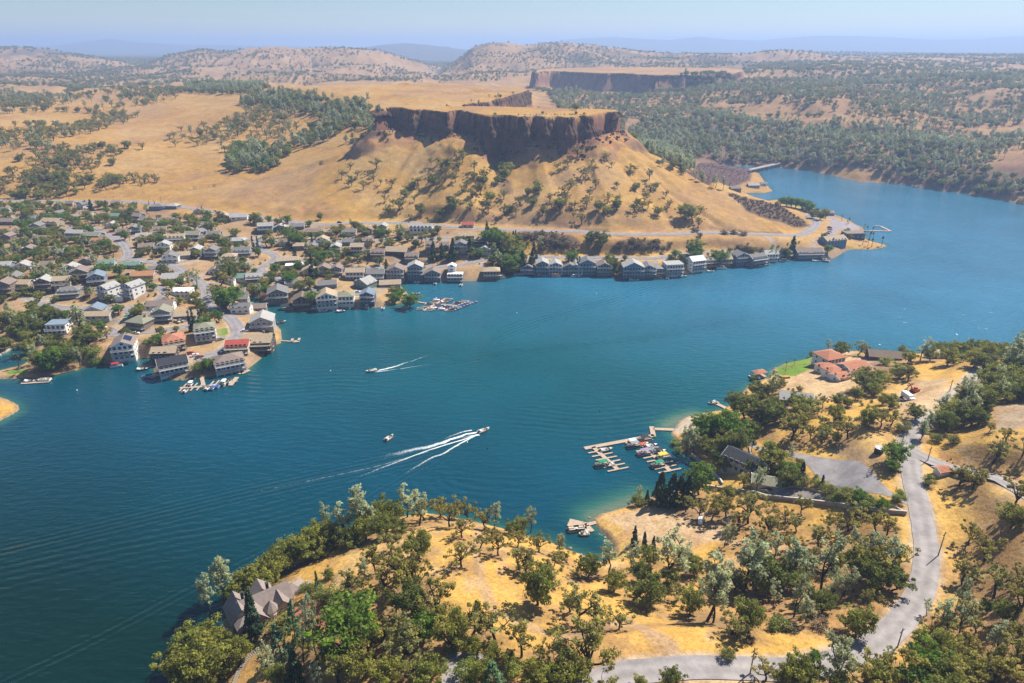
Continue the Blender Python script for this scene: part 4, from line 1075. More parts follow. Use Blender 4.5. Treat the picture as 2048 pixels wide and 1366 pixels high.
# ------------------------------------------------------------------ where trees stand
TREES = []      # kind, x, y, z, height, width factor, zone phrase
def put(kind, px, pyb, pyt, zone, wf=1.0):
    x, y, z = at1(px, pyb)
    d = math.hypot(x, y)
    # height from the pixel row of the top, straight above the foot
    th, t = ray(px, pyt)
    yy = y * CP - (z - H) * SP
    u = (683 - pyt) / FOC
    # solve (y*SP + (z+h-H)*CP) = u * (y*CP - (z+h-H)*SP)
    hz_ = (u * y * CP - y * SP) / (CP + u * SP) + H - z
    hz_ = min(max(hz_, 0.8), 26)
    TREES.append((kind, x, y, z, hz_, wf, zone))
KC = {'bo': 'blue_oak', 'lo': 'live_oak', 'gp': 'gray_pine', 'lt': 'leafy_tree', 'co': 'conifer', 'cy': 'cypress', 'ce': 'cedar', 'pa': 'palm_tree', 'sh': 'shrub', 'br': 'brush'}
NEAR = '''
gp 447 1196 1107 .8; gp 424 1228 1147 .8; gp 545 1128 1097 1; lo 385 1335 1262 1.1; lo 412 1352 1275 1.2; lo 440 1356 1285 1.1; lo 398 1306 1250 1.1; lo 428 1284 1250 1; lo 470 1212 1172 1.2; lo 490 1196 1152 1.2
lo 515 1184 1128 1; lo 540 1166 1112 1.1; lo 560 1150 1100 1.2; lo 580 1136 1085 1.2; lo 603 1124 1070 1.2; lo 625 1112 1060 1.2; lo 648 1100 1045 1; lo 668 1088 1040 1.1; lo 505 1215 1180 1.2; lo 530 1190 1150 1.2; lo 370 1372 1300 1.1; lo 405 1378 1310 1.2; lo 440 1322 1262 1.1
co 512 1281 1190 .85; lo 485 1322 1275 1; ce 563 1316 1243 .9; ce 592 1290 1192 .55; gp 609 1330 1192 .36; gp 637 1330 1200 .45; lt 702 1304 1222 1.25; lt 711 1228 1185 .9; sh 628 1188 1165 1.4; ce 640 1192 1142 .6; sh 658 1202 1177 1.8; sh 684 1216 1190 1.8; sh 610 1180 1168 1.4; sh 560 1262 1235 1.6; sh 590 1250 1238 2
gp 729 1158 1120 1.1; bo 752 1148 1100 1; bo 772 1187 1130 1; bo 820 1183 1108 .9; bo 792 1228 1180 1; bo 768 1302 1235 1; bo 812 1312 1245 1; bo 744 1312 1262 1; bo 678 1366 1305 1.1; gp 634 1378 1328 1.1; co 590 1372 1300 1.1; gp 536 1362 1298 .9; lo 660 1322 1290 1.2; lo 720 1352 1300 1.1; bo 700 1190 1140 1; bo 735 1210 1165 1; lo 560 1372 1330 1; lo 780 1370 1315 1.1; bo 840 1350 1295 1; lo 860 1380 1325 1.1; bo 800 1275 1230 1; lo 620 1300 1265 1; lo 740 1262 1225 1.1
gp 690 1082 1000 1; gp 715 1072 978 1.1; gp 740 1066 1000 .9; lo 700 1092 1050 1.2; lo 730 1080 1035 1.2; lo 762 1056 1005 1.1; gp 815 1034 962 1; gp 838 1052 980 1.2; lo 790 1048 1000 1.1; lo 770 1075 1030 1; gp 655 1062 1005 .8; lo 800 1072 1040 1.1; bo 850 1040 990 1; bo 781 1104 1060 1
bo 881 1033 988 1.1; bo 900 1054 1000 .9; bo 942 1044 1001 1.1; bo 970 1060 1013 .9; gp 991 1062 1005 .9; gp 1061 1066 1012 .9; bo 925 1075 1040 1.2; bo 961 1096 1060 1; bo 982 1077 1045 1; lo 1024 1070 1042 1.2; lo 1042 1062 1036 1.2; bo 997 1111 1068 1; bo 1036 1094 1060 1; bo 1078 1105 1066 1.1; gp 1116 1112 1068 1; bo 1137 1127 1096 1.3; lo 1175 1154 1110 1.1; bo 1158 1158 1132 1
bo 924 1134 1090 1.2; bo 1034 1140 1094 1; bo 1052 1147 1100 1; bo 1096 1159 1115 1.3; lo 1076 1212 1138 .95; lo 840 1114 1062 1.1; bo 796 1155 1092 1; bo 826 1182 1118 1.1; bo 871 1230 1154 1; lo 826 1230 1165 1.1; lt 849 1277 1228 1; bo 811 1304 1245 1; lo 905 1298 1222 .9; bo 942 1277 1212 1.1; bo 992 1283 1219 1.1; bo 1043 1316 1257 1; bo 1078 1316 1278 1; lo 946 1310 1275 1.1; lo 982 1320 1287 1.1; lo 1018 1328 1302 1.1
bo 1122 1313 1251 1; bo 1176 1342 1248 1.1; bo 1164 1253 1180 1; bo 1190 1259 1216 1.2; bo 1238 1259 1221 1.1; bo 1140 1224 1180 1.1; gp 1217 1150 1077 1; gp 1260 1146 1083 1; lo 1227 1182 1144 1.1; ce 988 1374 1318 1.3; lo 1068 1376 1326 1.2; lo 1137 1372 1312 1.2; sh 937 1352 1326 1.7; lo 964 1366 1322 1; sh 1030 1345 1325 1.6; lo 1105 1378 1335 1; sh 905 1300 1285 1.6
gp 1340 1158 1058 1.25; gp 1414 1240 1119 1; gp 1425 1246 1149 .9; gp 1449 1094 1050 1; gp 1486 1180 1083 1.3; gp 1584 1158 1078 1.1; gp 1640 1192 1064 .9; gp 1546 1215 1159 .8; gp 1587 1235 1149 .8; gp 1612 1246 1190 .9; gp 1660 1206 1147 1; co 1269 1088 1049 .8; co 1289 1098 1063 .8; co 1306 1100 1070 .8
lo 1283 1164 1124 1.1; lo 1336 1174 1138 1.1; lo 1379 1230 1182 1; lo 1530 1184 1111 1; lo 1510 1187 1141 1; lo 1470 1179 1144 1.2; lo 1498 1264 1202 .9; bo 1462 1266 1218 1.1; lo 1303 1210 1157 1.2; bo 1265 1199 1167 1.2; bo 1356 1199 1159 1.1; bo 1331 1199 1174 1; sh 1556 1258 1233 1.4; sh 1452 1317 1294 1; bo 1530 1362 1317 1; lo 1585 1374 1314 1; gp 1673 1368 1281 1.1; lt 1628 1328 1302 .9; lo 1608 1372 1322 1; lo 1342 1374 1340 1.1; lo 1278 1378 1354 1.1; bo 1322 1376 1346 1; gp 1227 1378 1346 1.1; lo 1560 1376 1340 1; bo 1405 1190 1150 1; lo 1440 1182 1150 1.2; lo 1390 1150 1115 1.2; lo 1365 1130 1098 1.2; lo 1295 1130 1095 1.1; bo 1620 1215 1170 1; br 1580 1260 1246 2; br 1640 1255 1240 2.2; br 1500 1285 1275 2; lo 1600 1180 1140 1; lo 1560 1170 1130 1; lo 1645 1225 1180 1; br 1620 1140 1122 1.6
gp 1372 912 855 1; co 1319 1007 943 1.15; co 1338 1009 946 1.15; co 1357 1009 951 1.15; co 1376 1008 948 1.2; lt 1398 990 930 .9; gp 1278 1000 970 .9; sh 1276 1010 988 1.1; co 1294 1006 980 1; gp 1388 905 860 1; lt 1402 884 852 1.1; lt 1394 860 834 1.1; lt 1448 866 824 1.3; lt 1424 872 838 1.2; lt 1470 880 840 1.2; lo 1456 908 858 1; lo 1416 910 876 1.2; lo 1436 924 892 1.2; lo 1478 900 860 1.2; lt 1410 866 830 1.2; sh 1350 890 878 1.4; sh 1356 905 892 1.2
lo 1544 942 893 1.1; lo 1522 958 928 1; lo 1462 930 900 1; lo 1449 942 906 1; lo 1500 945 918 .9; gp 1583 920 887 .9; co 1604 960 922 1; lt 1579 960 924 1; lo 1571 976 933 1; sh 1594 972 948 1.5; co 1644 974 949 .9; sh 1656 990 964 1.3; sh 1691 997 975 1.4; lt 1716 1010 979 1; sh 1736 1018 993 1.4; lt 1761 1022 996 1; sh 1666 1006 990 1.5; gp 1512 986 936 .8; bo 1487 978 946 1; lo 1460 996 970 1; sh 1795 1003 979 1.1; lt 1786 926 885 1.1; lt 1781 943 918 1.1; sh 1680 1005 990 1.5; sh 1706 1012 995 1.5; sh 1540 900 880 1.3; pa 1503 905 880 1; sh 1632 972 955 1.3
bo 1372 1024 993 1.1; bo 1400 1036 996 .9; bo 1422 1041 994 .9; bo 1432 1022 980 .9; bo 1452 1034 988 .9; bo 1497 1046 985 1; bo 1479 1061 1022 1; bo 1534 1074 1019 1.1; bo 1571 1041 1010 1.1; bo 1594 1062 1028 1.1; bo 1604 1032 990 .8; bo 1703 1036 998 1.1; bo 1696 1062 1022 1.2; bo 1753 1066 1018 1.1; bo 1773 1069 1032 1.1; gp 1708 1102 1058 1; gp 1773 1152 1072 1; bo 1758 1156 1082 1; lo 1779 1182 1134 1; lo 1718 1162 1098 1; gp 1686 1192 1128 1.2; lo 1661 1138 1098 1; bo 1614 1142 1098 1; gp 1735 1130 1065 1.1; lo 1740 1180 1120 1; bo 1800 1140 1085 .9; bo 1545 1018 1003 1; bo 1640 1095 1050 1; bo 1580 1110 1065 1; bo 1520 1100 1060 1; gp 1545 1120 1060 1; bo 1660 1060 1020 .9
gp 1655 704 677 1; lo 1679 710 684 1.4; bo 1715 710 677 1; sh 1622 715 700 .8; gp 1537 789 745 1.1; lo 1509 790 762 1.4; bo 1559 785 756 1; lo 1470 826 785 1.1; lo 1490 837 788 1.1; lo 1533 847 797 1.1; lo 1549 832 795 1.1; lo 1588 818 784 1.1; lo 1618 830 795 1.3; lo 1600 840 806 1.2; bo 1644 817 786 .9; lo 1677 812 786 1.2; lo 1695 814 796 1.2; lo 1667 844 806 1; bo 1695 876 832 1; bo 1582 883 827 1; bo 1606 864 824 1; bo 1640 856 830 1; bo 1651 884 857 1; lo 1670 886 861 .9; lo 1731 780 739 1.5; lo 1758 773 738 1.3; lo 1796 757 728 1.6; bo 1815 761 730 1.2; sh 1766 729 712 1.3; lo 1778 818 786 1; lo 1736 852 810 1; bo 1760 854 817 1; bo 1782 850 818 1; sh 1725 850 828 1.1; sh 1804 864 840 1.2; lo 1829 838 809 1.3; gp 1841 880 842 .9; sh 1505 760 748 1; pa 1572 734 722 1; pa 1588 730 717 1; pa 1570 748 738 1; lo 1712 800 776 1.2; lo 1748 792 765 1.2; lo 1560 845 812 1.1; lo 1510 850 815 1.1; lo 1505 875 842 1.1; bo 1620 880 850 .8
gp 1840 722 673 1.1; lo 1814 726 699 1.2; lo 1803 706 690 1.3; lo 1878 713 690 1.2; lo 1893 730 692 1.1; lo 1924 717 684 1.2; lo 1948 714 679 1.2; lo 1946 734 699 1.3; lo 1978 720 685 1.3; lo 1998 718 683 1.1; lo 2022 722 687 1.2; lo 2042 726 688 1.2; lo 2011 757 722 1.3; lo 1990 765 722 1.1; lo 2033 752 717 1.3; lo 2042 772 737 1.3; lo 2020 780 747 1.4; lo 2009 798 771 1.4; lo 1985 802 765 1.1; gp 1954 785 756 1; lo 1963 816 774 1.2; lo 1930 805 782 1.2; gp 1924 792 752 .7; gp 1884 830 788 1; lo 1913 842 802 1.4; lo 1941 851 809 1.2; lo 1959 852 822 1.2; lo 1891 864 824 1.2; gp 1858 858 821 1; gp 1842 878 839 1; bo 1976 866 844 1; sh 1904 886 866 1.1; sh 1871 882 864 1.2; bo 1985 927 879 1; bo 2011 888 857 1.2; bo 2044 912 870 1; bo 1919 964 929 1.2; bo 1952 967 936 1; lo 1860 722 694 1.2; lo 1968 742 706 1.2; lo 1975 780 740 1.2; gp 1955 762 735 1
bo 1917 972 930 1.1; bo 1946 980 940 1; bo 2028 1012 947 .9; lo 2021 1056 1005 1.1; bo 1935 1090 1046 .9; bo 1970 1121 1063 .9; bo 1925 1171 1124 .9; bo 1939 1169 1128 .9; bo 1987 1196 1134 .9; bo 2004 1163 1134 1; gp 1911 1224 1157 .6; gp 1881 1258 1196 1.1; gp 1854 1231 1199 1; gp 1918 1268 1189 .9; bo 1946 1241 1209 1; sh 1973 1216 1200 1.6; lo 2007 1244 1203 1; bo 2031 1230 1155 .9; bo 2041 1162 1124 1; gp 1988 1310 1244 1.1; bo 1932 1306 1271 1; lo 1878 1320 1267 1.2; bo 1963 1350 1288 1.1; bo 2024 1340 1278 1.1; lt 1848 1360 1302 1.1; lo 1884 1374 1322 1.1; bo 1802 1372 1288 .8; gp 1772 1334 1291 .9; bo 1744 1348 1298 .9; bo 1717 1374 1308 1; sh 1857 970 948 1.1; bo 1737 1220 1182 1; lo 1714 1272 1219 1.1; lo 1840 1290 1262 1.2; lo 1935 1372 1320 1.1; bo 1985 1374 1320 1; bo 2050 1300 1245 1; lo 1670 1378 1340 1; lo 1760 1382 1330 1; lt 1820 1384 1330 1; bo 2055 1380 1320 1; sh 2000 1225 1212 2; sh 1985 1212 1203 2
gp 395 575 536 1.2; gp 447 558 516 1; lo 462 560 520 1; lt 452 618 572 1.1; gp 432 602 575 1.1; lt 468 605 570 1; cy 383 662 620 1; cy 391 662 618 1; cy 400 650 618 1; lt 237 628 609 1.3; lo 280 625 605 1.1; gp 167 684 612 1; lo 172 692 648 1.1; gp 92 699 667 1; lo 120 708 668 1.1; lo 152 712 678 1.2; lo 60 710 678 1.1; gp 72 728 690 1; lt 110 738 695 1.2; lo 130 730 690 1.2; lo 85 738 700 1.2; gp 160 735 695 .8; sh 195 728 712 1.6; sh 185 712 690 1.6; pa 38 735 705 1; lt 100 742 715 1.3
gp 20 632 605 1; lo 20 655 620 1.1; lo 50 660 625 1.1; lo 80 665 635 1.1; lo 110 640 612 1.1; lo 60 690 655 1.1; lo 30 675 648 1; lt 65 640 620 1; lo 10 700 672 1.1; lt 320 690 668 1.2; sh 298 690 675 1.5; lt 415 650 632 1; sh 470 715 700 1.4; lt 418 742 715 1; sh 400 740 722 1.5; gp 100 565 530 1.2; gp 130 568 528 1.2; gp 155 560 530 1.2; gp 75 560 525 1.1; gp 190 540 505 1.1; lt 205 555 525 1.1; lt 240 552 528 1.2; lt 285 550 528 1.1; lo 325 545 525 1.1; lt 250 480 460 1; gp 60 500 470 1; gp 35 520 480 1; lt 45 460 440 1.3; lo 60 440 415 1.2
cy 184 420 400 1.2; co 184 425 398 1.2; lo 270 415 403 1.6; cy 310 410 400 1; cy 298 410 400 1; lo 215 445 425 1.2; lo 255 450 420 1; lo 390 460 435 1.2; lo 420 465 440 1.2; lo 470 475 455 1.2; lo 510 448 424 1.1; lo 640 440 424 1; cy 508 502 472 1.2; cy 515 502 472 1.2; cy 624 560 508 1.2; cy 634 556 520 1.1; cy 625 490 465 1.2; lt 600 490 465 .8; lt 590 492 462 .8; co 590 520 495 1.1; lt 643 526 500 1.2; lt 612 498 488 1; lt 665 510 497 1.2; lo 648 540 520 1; lt 670 505 490 1.2; co 774 540 518 1.1; gp 806 480 448 1.2; gp 795 470 452 1.1; co 866 520 480 1; co 905 520 475 1; co 940 512 472 1; co 885 515 485 1; lt 960 515 495 1.1; lt 820 615 585 1.2; lt 790 606 585 1.2; lt 800 596 575 1.2; lo 785 590 572 1.2; lt 625 610 580 1.2; pa 668 605 585 1.2; pa 690 600 580 1.2; lt 580 568 545 1.3; lt 598 540 520 1; lt 575 560 540 1; lo 620 580 555 1.2; lo 600 585 560 1.2; gp 520 595 568 1.2; lt 535 590 570 1.2; lo 505 590 565 1.1; lt 550 548 525 1; pa 600 580 560 1; pa 606 580 560 1
lt 980 490 455 1; lt 1000 495 462 1; lo 1015 505 465 1.1; lo 1035 520 490 1; gp 995 535 500 1.1; lt 1010 540 510 1; lt 1028 545 505 1.1; co 1048 545 500 .9; co 1060 540 495 .8; co 1070 520 482 .8; lo 1012 548 520 1.1; lo 1025 550 525 1.2; gp 1082 500 472 1; lo 1185 488 460 1.2; lo 1205 492 462 1; lo 1195 500 480 1.3; cy 1135 545 515 1; cy 1153 545 515 1; cy 1160 545 512 1; lt 1145 525 500 1.2; lo 1220 535 505 1; lo 1215 550 525 1.1; lo 1225 545 515 1.1; lo 1230 550 530 1.2; lo 1385 510 475 1.2; lt 1390 520 490 1.1; lt 1440 530 498 1.1; lo 1430 525 500 1; lo 1452 528 505 1; co 1583 510 470 1.1; lo 1570 520 495 1.1; sh 1495 520 505 1.4; lt 1540 518 495 1.1; sh 1470 530 515 1.4; lt 1655 506 488 1; lo 1372 440 405 1.2; lo 1385 440 415 1.2; lt 1648 480 465 .9
lt 1562 412 395 1; lt 1572 413 392 1; lt 1582 414 393 1.1; lt 1592 416 395 1.1; lt 1602 418 397 1.1; lt 1612 420 400 1; lt 1620 424 404 1; lo 1553 414 402 1; lo 1625 436 418 1.1; lo 1640 440 420 1.1; lo 1650 436 416 1; lo 1632 432 415 1
pa 1683 443 428 1; pa 1697 448 434 1; pa 1694 450 440 1; pa 1728 458 447 1; pa 1735 465 451 1; pa 1743 468 452 1; pa 1727 475 460 1; pa 1738 482 462 1; pa 1745 480 463 1; pa 1735 492 475 1; pa 1725 490 473 1; pa 1743 494 475 1; pa 1763 492 471 1; pa 1664 490 474 1; pa 1690 480 468 1; sh 1695 462 455 1.5; sh 1690 468 458 1.5; lo 1700 478 468 1; lo 1710 472 463 1
br 1035 480 464 2; br 1050 474 462 2; br 1065 478 465 2; br 1080 472 460 2; br 1095 486 472 2; br 1110 490 476 2; br 1130 494 480 2; br 1145 498 484 2; br 1090 498 484 2; br 1110 478 466 2; br 1125 484 472 2; br 1230 500 488 2; br 1245 492 480 2; br 1260 500 488 2; br 1275 490 478 2; br 1290 500 488 2; br 1305 496 484 2; br 1315 488 476 2; br 1265 484 474 2; br 1325 500 490 2; br 1390 464 454 2; br 1400 473 464 1.6; br 1340 490 482 1.6; br 1450 468 458 2; br 1470 468 458 2; br 1485 470 460 2; br 1490 502 490 2; br 1505 504 492 2; br 1520 504 492 2; br 1480 498 488 2; br 720 545 530 2; br 700 540 528 2; br 740 550 536 2; br 755 548 536 2; br 690 530 520 2; br 800 480 470 2; br 840 535 520 2
'''
def zone_of(px, py):
    best = None
    for nm, pts in ZONES:
        if pip(np.array(px), np.array(py), pts): return nm
    return 'on the dry hills'
ZONES = [
 ('in the wooded country across the far arm of the lake', [(1250, 100), (2200, 100), (2200, 440), (1620, 345), (1500, 338), (1440, 385), (1340, 330), (1262, 285)]),
 ('on the wooded point round the large brown roofed lake house', [(330, 1070), (700, 1070), (770, 1180), (700, 1400), (300, 1400)]),
 ('along the shore crest of the near headland', [(600, 1000), (900, 960), (1200, 1060), (1190, 1130), (1100, 1110), (960, 1070), (860, 1060), (720, 1110)]),
 ('by the bare track on top of the near headland', [(700, 1050), (960, 1060), (1200, 1120), (1240, 1290), (1220, 1400), (700, 1400)]),
 ('on the slope beside the lower bend of the asphalt road', [(1200, 1235), (1700, 1255), (1850, 1270), (2100, 1280), (2100, 1400), (1200, 1400)]),
 ('in the wooded gully below the winding road', [(1180, 1060), (1500, 1060), (1830, 1060), (1840, 1240), (1700, 1270), (1200, 1260)]),
 ('in the dry field below the long retaining wall', [(1200, 1000), (1440, 975), (1830, 1010), (1830, 1075), (1180, 1075)]),
 ('round the dark roofed house by the small marina', [(1250, 960), (1340, 840), (1480, 815), (1500, 870), (1620, 900), (1800, 1000), (1800, 1025), (1440, 985), (1320, 1012)]),
 ('round the white villa with the red tile roofs', [(1440, 840), (1480, 740), (1640, 660), (1720, 660), (1700, 770), (1600, 830)]),
 ('on the grassy rise above the paved parking area', [(1490, 870), (1440, 830), (1600, 800), (1850, 780), (1830, 930), (1780, 960), (1600, 905)]),
 ('in the dense grove at the right edge beyond the gravel track', [(1690, 660), (2100, 660), (2100, 830), (1900, 900), (1830, 870), (1820, 780), (1700, 760)]),
 ('on the golden hillside right of the winding road', [(1820, 830), (2100, 780), (2100, 1400), (1830, 1300)]),
 ('on the point by the resort parking lot and pool', [(1540, 380), (1800, 380), (1800, 510), (1610, 510)]),
 ('on the bank behind the row of waterfront houses', [(960, 445), (1620, 445), (1600, 540), (960, 560)]),
 ('among the village houses round the boat dock', [(480, 440), (1000, 440), (1000, 620), (480, 640)]),
 ('at the lakeside end of the village by the long pier', [(-50, 600), (560, 600), (560, 780), (-50, 780)]),
 ('among the houses on the upper side of the village', [(-50, 395), (560, 395), (560, 600), (-50, 600)]),
 ('on the slope right below the mesa cliff', [(960, 250), (1450, 250), (1620, 450), (960, 455)]),
 ('on the slope left below the mesa cliff', [(620, 230), (960, 250), (960, 455), (620, 450)]),
 ('on the broad golden hillside left of the mesa', [(-300, 180), (640, 150), (640, 430), (-300, 410)]),
]
for ln in NEAR.replace('\n', ';').split(';'):
    t = ln.split()
    if len(t) < 4: continue
    px, pb, pt = float(t[1]), float(t[2]), float(t[3])
    put(KC[t[0]], px, pb, pt, zone_of(px, pb - 2), (float(t[4]) if len(t) > 4 else 1.0) * {'lo': 0.84, 'bo': 0.9}.get(t[0], 1))

# ------------------------------------------------------------------ scattered woods, zone by zone (outlines on the ground)
OBST = []        # (x, y, radius) kept clear: houses, roads, docks
for nm, w, c, surf in road_geo:
    for q in c[::2]: OBST.append((q[0], q[1], w / 2 + 2.2))
for nm, p, fz, surf, lab in lot_geo:
    pass
def scatter(pts, kinds, spacing, hr, clump=0.0, cs=60.0, jit=1.0, seed=1, maxn=99999, world=None, avoid=False):
    rng = np.random.default_rng(seed)
    p = poly_at(pts) if world is None else world
    lo, hi = p.min(0), p.max(0)
    gxn = np.arange(lo[0], hi[0], spacing); gyn = np.arange(lo[1], hi[1], spacing)
    gx_, gy_ = np.meshgrid(gxn, gyn); gx_ = gx_.ravel() + (rng.random(gx_.size) - .5) * spacing * jit; gy_ = gy_.ravel() + (rng.random(gx_.size) - .5) * spacing * jit
    ok = pip(gx_, gy_, p)
    if clump > 0:
        ok &= (fbm(gx_, gy_, cs, 3, seed) + 0.5) > clump + 0.12 * (rng.random(gx_.size) - .5)
    gx_, gy_ = gx_[ok], gy_[ok]
    sd_ = shore_sd(gx_, gy_) if len(gx_) < 40000 and gy_.size and gy_.min() < 1300 else np.full(len(gx_), 99)
    z = gz(gx_, gy_)
    ks, ws = zip(*kinds); ch = rng.choice(len(ks), len(gx_), p=np.array(ws) / sum(ws))
    n = 0
    ob = np.array(OBST) if avoid and OBST else None
    for i in range(len(gx_)):
        if sd_[i] < 2.0 or n >= maxn: continue
        if ob is not None and (np.hypot(ob[:, 0] - gx_[i], ob[:, 1] - gy_[i]) < ob[:, 2]).any(): continue
        k = ks[ch[i]]
        h0, h1 = hr.get(k, (6, 10))
        yield_ = (KC[k], gx_[i], gy_[i], z[i], h0 + (h1 - h0) * rng.random() ** 1.3, 0.85 + 0.4 * rng.random(), None)
        TREES.append(yield_); n += 1
HR = {'bo': (6.0, 11), 'lo': (5.5, 10), 'gp': (9, 17), 'lt': (4.5, 8.5), 'co': (6, 12), 'cy': (6, 11), 'sh': (1.2, 2.6), 'br': (1.5, 3), 'ce': (6, 11), 'pa': (5, 8)}
def woods():
    H2 = dict(HR, bo=(7, 12), lo=(7, 11))
    # slopes under the mesa
    scatter([(670, 440), (690, 360), (730, 330), (850, 320), (850, 400), (940, 430), (950, 448), (800, 445)], [('bo', 8), ('lo', 1)], 13, H2, 0.50, 50, seed=101)
    scatter([(855, 330), (920, 300), (990, 360), (1000, 400), (960, 446), (880, 440)], [('bo', 5), ('lo', 3)], 12, H2, 0.46, 45, seed=102)
    scatter([(960, 447), (980, 385), (1060, 380), (1150, 395), (1260, 400), (1330, 420), (1340, 452), (1150, 450)], [('bo', 6), ('lo', 2)], 12.5, H2, 0.46, 50, seed=103)
    scatter([(1080, 380), (1100, 320), (1180, 310), (1250, 330), (1330, 380), (1360, 420), (1200, 400)], [('bo', 5), ('lo', 1)], 17, H2, 0.50, 50, seed=104)
    scatter([(1340, 420), (1400, 430), (1400, 455), (1340, 452)], [('bo', 3), ('lo', 2)], 16, H2, 0.4, 40, seed=105)
    scatter([(990, 300), (1010, 300), (1030, 350), (1000, 385), (985, 350)], [('lo', 3), ('br', 3)], 8, H2, 0.3, 30, seed=106)
    scatter([(790, 262), (960, 280), (1220, 290), (1240, 280), (1000, 268)], [('br', 5), ('sh', 2), ('lo', 1)], 4.6, dict(HR, lo=(2.5, 4), br=(.8, 2), sh=(.8, 1.6)), 0.40, 30, seed=107)
    scatter([(690, 288), (715, 240), (765, 226), (792, 262), (775, 284)], [('gp', 2), ('lo', 3), ('br', 3)], 7, dict(HR, gp=(6, 11), lo=(3, 7)), 0.32, 30, seed=109)
    # cliff top
    scatter([(770, 218), (800, 213), (1060, 214), (1230, 219), (1000, 217), (860, 215)], [('lo', 2), ('sh', 2), ('gp', 1)], 11, dict(HR, lo=(2.5, 5), gp=(4, 8)), 0.46, 50, seed=108)
    # left hillside, bands of oak
    scatter([(-250, 225), (150, 222), (330, 235), (430, 232), (560, 215), (640, 215), (560, 250), (430, 290), (300, 300), (150, 330), (-250, 350)], [('bo', 7), ('lo', 2), ('gp', 1)], 11.5, H2, 0.47, 75, seed=111)
    scatter([(-250, 350), (140, 320), (240, 330), (130, 370), (150, 395), (-250, 396)], [('bo', 7), ('lo', 2)], 10.5, H2, 0.42, 70, seed=112)
    scatter([(190, 378), (215, 355), (310, 358), (325, 368), (230, 382)], [('bo', 3), ('lo', 1)], 9, H2, 0.3, 40, seed=113)
    scatter([(40, 392), (60, 350), (180, 352), (195, 380), (120, 396)], [('bo', 3), ('lo', 2)], 11, H2, 0.3, 60, seed=114)
    scatter([(455, 345), (470, 300), (500, 292), (545, 305), (560, 335), (520, 348)], [('lo', 3), ('gp', 2), ('lt', 1)], 8, dict(H2, gp=(12, 18), lt=(9, 13)), 0.25, 40, seed=115)
    scatter([(560, 330), (590, 300), (640, 290), (700, 255), (760, 225), (740, 215), (680, 235), (600, 270), (530, 300)], [('gp', 3), ('lo', 3)], 9, H2, 0.34, 50, seed=116)
    scatter([(430, 300), (500, 270), (580, 245), (600, 260), (520, 290), (440, 310)], [('bo', 3), ('gp', 1)], 11, H2, 0.42, 50, seed=117)
    scatter([(480, 212), (500, 190), (560, 186), (640, 196), (740, 208), (750, 222), (680, 232), (640, 240), (600, 222), (540, 215)], [('lo', 4), ('gp', 2)], 8.5, H2, 0.30, 40, seed=118)
    scatter([(640, 365), (660, 345), (730, 345), (720, 365)], [('bo', 3)], 20, H2, 0.4, 40, seed=119)
    scatter([(350, 186), (370, 170), (500, 167), (540, 176), (520, 186), (420, 188)], [('gp', 3), ('lo', 4)], 11, H2, 0.22, 60, seed=120)
    scatter([(-300, 222), (-300, 175), (200, 170), (360, 180), (350, 205), (200, 222)], [('lo', 3), ('bo', 4), ('gp', 2)], 14, H2, 0.40, 120, seed=121)
    scatter([(-400, 175), (-300, 120), (60, 118), (300, 118), (560, 125), (760, 128), (860, 150), (850, 165), (700, 165), (400, 162), (300, 172)], [('lo', 3), ('bo', 4), ('gp', 1)], 21, dict(H2, bo=(7, 12), lo=(7, 11)), 0.45, 260, seed=122)
    # canyon and far shore
    H3 = dict(HR, bo=(7, 12), lo=(7, 11), gp=(10, 17))
    scatter([(1252, 262), (1300, 235), (1480, 235), (1600, 250), (1850, 265), (2300, 270), (2600, 330), (2700, 470), (2048, 402), (1820, 368), (1600, 336), (1500, 328), (1400, 318), (1290, 300)], [('gp', 5), ('lo', 5), ('bo', 2)], 8.8, H3, 0.24, 90, seed=131)
    scatter([(1330, 335), (1370, 305), (1300, 296), (1260, 280), (1330, 300)], [('gp', 3), ('lo', 3)], 9, H3, 0.25, 60, seed=132)
    scatter([(1350, 322), (1372, 345), (1420, 372), (1460, 385), (1430, 380), (1345, 335)], [('gp', 3), ('lo', 2)], 9, H3, 0.2, 60, seed=133)
    scatter([(1100, 185), (1300, 190), (1480, 165), (1620, 150), (2300, 150), (2500, 270), (1850, 265), (1480, 235), (1260, 240), (1150, 225)], [('gp', 2), ('lo', 5), ('bo', 5)], 12.5, H3, 0.36, 150, seed=134)
    scatter([(1490, 150), (1480, 133), (1600, 120), (1800, 118), (2400, 118), (2400, 150), (1620, 150)], [('lo', 5), ('bo', 4)], 21, dict(H3, bo=(7, 12), lo=(7, 12)), 0.47, 300, seed=135)
    scatter([(1070, 182), (1080, 172), (1300, 178), (1480, 165), (1470, 180), (1300, 195), (1120, 192)], [('lo', 3), ('br', 2)], 12, H3, 0.35, 60, seed=136)
    scatter([(860, 160), (900, 125), (960, 98), (1100, 98), (1250, 108), (1450, 118), (1450, 133), (1200, 131), (1080, 135), (1040, 165), (960, 164)], [('lo', 3), ('bo', 5)], 20, dict(H3, bo=(6, 10), lo=(6, 10)), 0.42, 160, seed=137)
    scatter([(1310, 332), (1400, 328), (1372, 345)], [('gp', 3)], 10, H3, 0.2, 60, seed=138)
    # hills on the left skyline and the far plain
    def wring(th0, th1, r0, r1):
        a = np.linspace(th0, th1, 12)
        return np.vstack([np.c_[np.sin(a) * r0, np.cos(a) * r0], np.c_[np.sin(a[::-1]) * r1, np.cos(a[::-1]) * r1]])
    scatter(None, [('lo', 3), ('bo', 4)], 27, dict(H3, bo=(6, 11), lo=(6, 11)), 0.45, 260, seed=141, world=wring(-0.74, 0.74, 2500, 3700))
    scatter(None, [('lo', 1)], 34, dict(H3, lo=(8, 13)), 0.40, 700, seed=142, world=wring(-0.72, 0.72, 3700, 5600))
